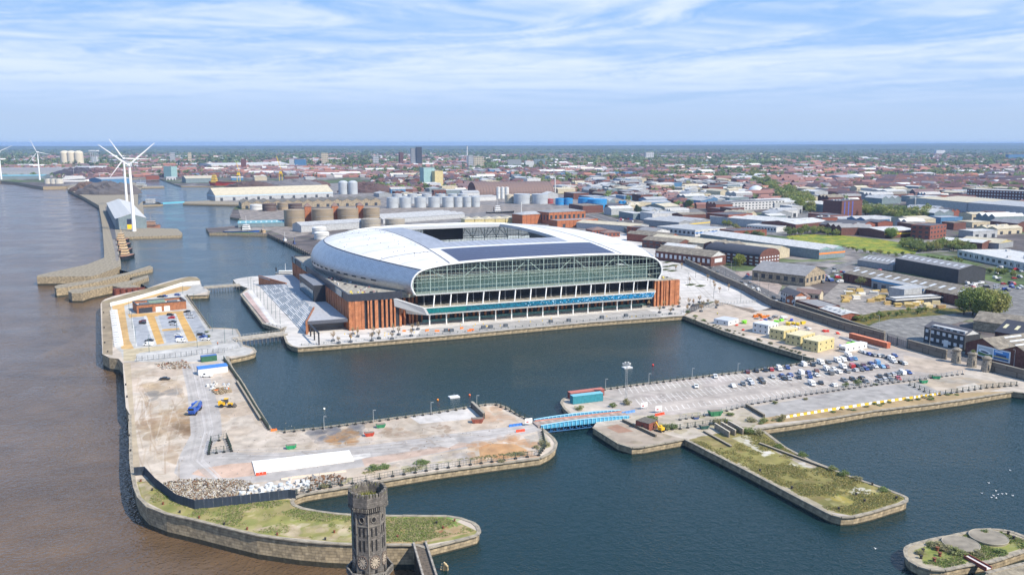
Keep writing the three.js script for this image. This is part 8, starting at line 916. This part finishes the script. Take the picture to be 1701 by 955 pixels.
// ---------------------------------------------------------------- trees that stand out
{
  const gT = [[0.14, 0.18, 0.045], [0.18, 0.21, 0.05], [0.10, 0.14, 0.04], [0.21, 0.21, 0.07]];
  for (const [x, y, h, w, c] of [[1602, 522, 17, 15, 1], [1617, 525, 19, 17, 0], [1634, 527, 20, 17, 1], [1649, 527, 19, 17, 3], [1661, 525, 17, 14, 1]]) tree('plane_tree', 'tall bushy tree in the dense clump beside the long brown warehouse', G(x, y), h, w, gT[c], { crowns: bigCrownG, group: 'tree clump beside the long warehouse', trunk: 0.08 });
  tree('broad_tree', 'round yellow green tree in front of the stepped brick warehouse', G(1228, 441), 11, 13, [0.17, 0.19, 0.03], { crowns: bigCrownG, trunk: 0.05 }); tree('dark_tree', 'single dark evergreen tree by the cream warehouse', G(1257, 403), 13, 13, [0.035, 0.06, 0.025], { crowns: bigCrownG, trunk: 0.08 }); tree('dark_tree', 'tall dark conifer behind the pumping station', G(1059, 361), 20, 12, [0.03, 0.055, 0.025], { crowns: bigCrownG, trunk: 0.06 }); tree('broad_tree', 'round bright green tree at the meadow edge', G(1481, 396), 13, 17, [0.13, 0.20, 0.03], { crowns: bigCrownG, trunk: 0.05 }); tree('broad_tree', 'small dark tree in the inn car park', G(1430, 478), 9, 9, [0.14, 0.15, 0.06], {});
  const row = (lb, grp, pts, n, h0, h1, j = 1.5, nm = 'broad_tree') => { const p = along(pts); for (let i = 0; i < n; i++) { const s = (i + R(0.1, 0.9)) / n * (pts.length - 1), k = Math.min(pts.length - 2, Math.floor(s)), q = [pts[k][0] + (pts[k + 1][0] - pts[k][0]) * (s - k), pts[k][1] + (pts[k + 1][1] - pts[k][1]) * (s - k) + R(-j, j)], h = R(h0, h1), ci = Math.floor(rnd() * 4), wd = R(0.8, 1.25); tree(nm, `${h > (h0 + h1) / 2 ? 'taller' : 'lower'} ${wd > 1.05 ? 'broad' : 'narrow'} ${['green', 'bright green', 'dark green', 'yellowish'][ci]} ${lb}`, G(...q), h, h * wd, gT[ci], { group: grp, trunk: 0.1 }); } };
  row('leafy tree in the belt along the old railway', 'trees of the railway belt', [[1238, 284], [1262, 300], [1290, 318], [1320, 334], [1350, 347]], 120, 15, 24, 10, 'railway_tree'); row('leafy tree in the wood behind the blue striped block', 'trees behind the striped block', [[1434, 354], [1470, 360], [1510, 365], [1545, 362]], 60, 13, 20, 6, 'woodland_tree'); row('low tree lining the meadow', 'trees lining the meadow', [[1306, 392], [1345, 386], [1390, 391]], 22, 6, 11, 3); row('bushy tree on the meadow bank', 'bushy trees on the meadow bank', [[1500, 408], [1530, 416], [1570, 413], [1620, 417]], 60, 7, 12, 4, 'bank_tree'); row('scrubby bush along the meadow roadside', 'bushes along the meadow roadside', [[1310, 404], [1400, 414], [1470, 424], [1560, 432], [1600, 436]], 34, 3, 6, 2); row('scrub bush between the inn and the timber yard', 'scrub by the timber yard', [[1394, 524], [1430, 534], [1480, 524], [1560, 517]], 22, 3, 5.5, 2.5); row('street tree beside the wide junction', 'trees at the junction', [[1180, 364], [1200, 372], [1215, 377], [1240, 392], [1270, 396]], 18, 6, 10, 2); row('park tree in the far right green', 'trees in the far right green', [[1560, 308], [1640, 316], [1701, 310], [1740, 318]], 50, 11, 18, 6, 'park_tree'); row('tree along the far yard backs', 'trees along the far yards', [[1040, 296], [1100, 300], [1180, 296], [1230, 300]], 40, 9, 15, 4); row('hedge tree behind the long depot', 'trees behind the long depot', [[1600, 450], [1640, 452], [1690, 460]], 16, 4, 7, 2);
}
// ---------------------------------------------------------------- filler buildings of the trading estates, kept clear of what is already built
{
  const kinds = [['s', 'W', 'pale steel shed with white roof'], ['g', 'L', 'grey steel shed with light roof'], ['n', 'L', 'blue clad unit with grey roof'], ['k', 'G', 'dark brick workshop with grey roof'], ['r', 'D', 'red brick works with slate roof'], ['w', 'L', 'white unit with grey roof'], ['b', 'W', 'blue grey unit with pale roof'], ['c', 'C', 'cream unit with cream roof'], ['k', 'B', 'brown roofed brick warehouse']];
  const onRoad = p => [REGENT, BOUND].some(r => { const q = along(r); for (let i = 0; i + 1 < q.length; i++) { const d = q[i + 1].clone().sub(q[i]), t = Math.max(0, Math.min(1, p.clone().sub(q[i]).dot(d) / d.lengthSq())); if (q[i].clone().addScaledVector(d, t).distanceTo(p) < 34) return true; } return false; });
  const zones = [['in the trading estate beyond the road', 1000, 1230, 303, 395, 140], ['in the yards right of the junction', 1240, 1700, 318, 400, 80], ['in the dock hinterland behind the tanks', 640, 1040, 287, 335, 100], ['in the far north docks', 240, 640, 278, 300, 46]];
  for (const [wh, x0, x1, y0, y1, n] of zones) { let k = 0, g = 0; while (k < n && g++ < n * 40) { const x = R(x0, x1), y = y0 + (y1 - y0) * Math.pow(rnd(), 1.5), p = G(x, y); if ((x > 1225 && x < 1345 && y < 348) || (x > 1425 && x < 1550 && y > 342 && y < 372) || (x > 1300 && x < 1530 && y > 386)) continue; const w = R(18, 52), d = R(16, 44), ang = 0.36 + pick([0, 0, 1.57]) + R(-0.06, 0.06), r = Math.hypot(w, d) / 2; const c = p.clone().add(V(Math.cos(ang) * w / 2 - Math.sin(ang) * d / 2, 0, -Math.sin(ang) * w / 2 - Math.cos(ang) * d / 2)); if (onRoad(c) || footprints.some(f => Math.hypot(f[0] - c.x, f[1] - c.z) < (f[2] + r) * 0.82)) continue; const q = p.clone().add(V(Math.cos(ang), 0, -Math.sin(ang)).multiplyScalar(w)), kd = pick(kinds), gab = rnd() < 0.6; const ng = pick([1, 1, 2, 3]); bld('trading_unit', `${w * d > 1500 ? 'large' : w * d > 700 ? 'middling' : 'small'} ${gab ? ['single', 'twin', 'triple'][ng - 1] + ' gabled' : 'flat topped'} ${kd[2]} ${wh}`, O, p, q, d, R(6, 12), { wall: kd[0], roof: kd[1], type: gab ? 'gable' : 'flat', n: ng, rise: R(1.5, 4), group: `${kd[2]}s ${wh}`, doors: rnd() < 0.5 ? 3 : 0, units: rnd() < 0.2 ? 3 : 0 }); k++; } }
}
// ---------------------------------------------------------------- the far city: terraces and tree cover beyond counting, and the hills
{
  const rowG = (() => { const q = [V(-.5, 0, -.5), V(.5, 0, -.5), V(.5, 0, .5), V(-.5, 0, .5)], e = q.map(v => V(v.x, 0.62, v.z)); return merge([prism(q, e), prism([V(-.52, .62, -.56), V(.52, .62, -.56), V(.52, .62, .56), V(-.52, .62, .56)], [V(-.52, 1, -.02), V(.52, 1, -.02), V(.52, 1, .02), V(-.52, 1, .02)])]); })();
  const far = (name, label, cat, geo, mat, n, f) => { const im = lightUp(new THREE.InstancedMesh(geo, mat, n)), o = new THREE.Object3D(); im.name = numbered(name); im.userData = { kind: 'stuff', label, category: cat }; let k = 0, g = 0; while (k < n && g++ < n * 8) { const c = f(o); if (!c) continue; o.updateMatrix(); im.setMatrixAt(k, o.matrix); im.setColorAt(k, C(...c)); k++; } im.count = k; scene.add(im); };
  const place = (zmin, zmax, pow) => { const z = zmin + (zmax - zmin) * Math.pow(rnd(), pow), x = R(-0.66, 0.66) * z; return [x, -z]; };
  const shoreX = z => -0.43 * -z - 40; // land only east of the river mouth
  const green = (x, z) => fbm(x / 420 + 100, z / 420 + 100, 4), clear = (x, z, r) => footprints.every(f => Math.abs(f[0] - x) > f[2] + r || Math.abs(f[1] - z) > f[2] + r);
  const inland = (x, z) => { const px = IMG_W / 2 + FOCAL * x / -z; return -z > 1450 + (px < 620 ? 1300 : px < 1000 ? 500 : px > 1225 && px < 1560 ? 150 : 0) && px > -60 + (px < 300 ? Math.max(0, (3000 + z) * 0.3) : 0); };
  far('terraced_houses', 'sea of brown terraced house rows filling the far city', 'houses', rowG, M(1, 1, 1, { rough: 0.9 }), 34000, o => { const [x, z] = place(1450, 8200, 1.25); if (!inland(x, z) || green(x, z) > 0.53 + 0.12 * rnd() || (-z < 3200 && !clear(x, z, 14))) return; const b = fbm(x / 260 + 40, z / 260 + 60, 2); o.position.set(x, -0.2, z); o.rotation.y = 0.36 + (b > 0.5 ? 1.57 : 0) + R(-0.05, 0.05); const k = rnd() < 0.05 ? 1.7 : 1; o.scale.set(R(10, 34) * k, R(7, 10) * k, R(7.5, 10) * k); const w = rnd(); return w < 0.04 ? [0.62, 0.6, 0.56] : w < 0.09 ? [0.30, 0.29, 0.30] : w < 0.5 ? [0.21, 0.11, 0.095] : w < 0.8 ? [0.15, 0.105, 0.11] : [0.30, 0.14, 0.10]; });
  far('far_sheds', 'scatter of pale far sheds among the houses', 'sheds', rowG, M(1, 1, 1, { rough: 0.7 }), 260, o => { const [x, z] = place(1900, 7000, 1.2); if (!inland(x, z) || (-z < 3200 && !clear(x, z, 50))) return; o.position.set(x, -0.2, z); o.rotation.y = R(0.2, 0.5); o.scale.set(R(40, 120), R(9, 15), R(30, 70)); return pick([[0.62, 0.63, 0.64], [0.45, 0.47, 0.5], [0.7, 0.69, 0.66], [0.3, 0.31, 0.34]]); });
  const clump = leafCloud(90, 7, 0.34, 99);
  far('tree_cover', 'green tree cover spread among the far city streets', 'trees', clump, leafMat(1, 1, 1), 21000, o => { const [x, z] = place(1300, 13500, 1.3), gq = green(x, z); if (!inland(x, z) || (gq < 0.5 && rnd() > 0.2) || (-z < 3200 && !clear(x, z, 8))) return; const s = R(6, 12) * (-z > 4000 ? 1.5 : 1); o.position.set(x, s * 0.45, z); o.rotation.set(R(0, 3), R(0, 6), 0); o.scale.set(s * R(0.9, 1.5), s * 0.75, s * R(0.9, 1.5)); const k = R(0.7, 1.25); return pick([[0.10, 0.15, 0.04], [0.13, 0.18, 0.05], [0.08, 0.12, 0.04], [0.16, 0.17, 0.06]]).map(v => v * k * 1.25); });
  // woodland and farmland ridges toward the horizon
  const ridge = (z0, z1, base, amp, f, seed, x0 = -0.7, x1 = 0.75) => { const g = sheet((i, j) => { const z = z0 + (z1 - z0) * j, x = z1 * (x0 + (x1 - x0) * i), e = Math.sin(Math.PI * Math.min(1, j * 1.15)) , r = base(i) + amp * (fbm(i * f + seed, j * 3 + seed, 5) - 0.4); return V(x, -1 + Math.max(0, r) * e, -z); }, 220, 10); return uvm(g); };
  const hm = M(0.11, 0.14, 0.075, { tex: 'dirt', m: 700, rough: 1 });
  struct('hills', ridge(8500, 12500, i => 12, 40, 26, 3), hm); struct('hills', ridge(13000, 17000, i => 42 + 26 * sstep(0.45, 0.95, i), 34, 14, 9), hm); struct('hills', ridge(18000, 24000, i => 40 + 62 * sstep(0.5, 0.92, i), 34, 7, 21, -0.72, 0.76), hm);
}
renderer.render(scene, camera);
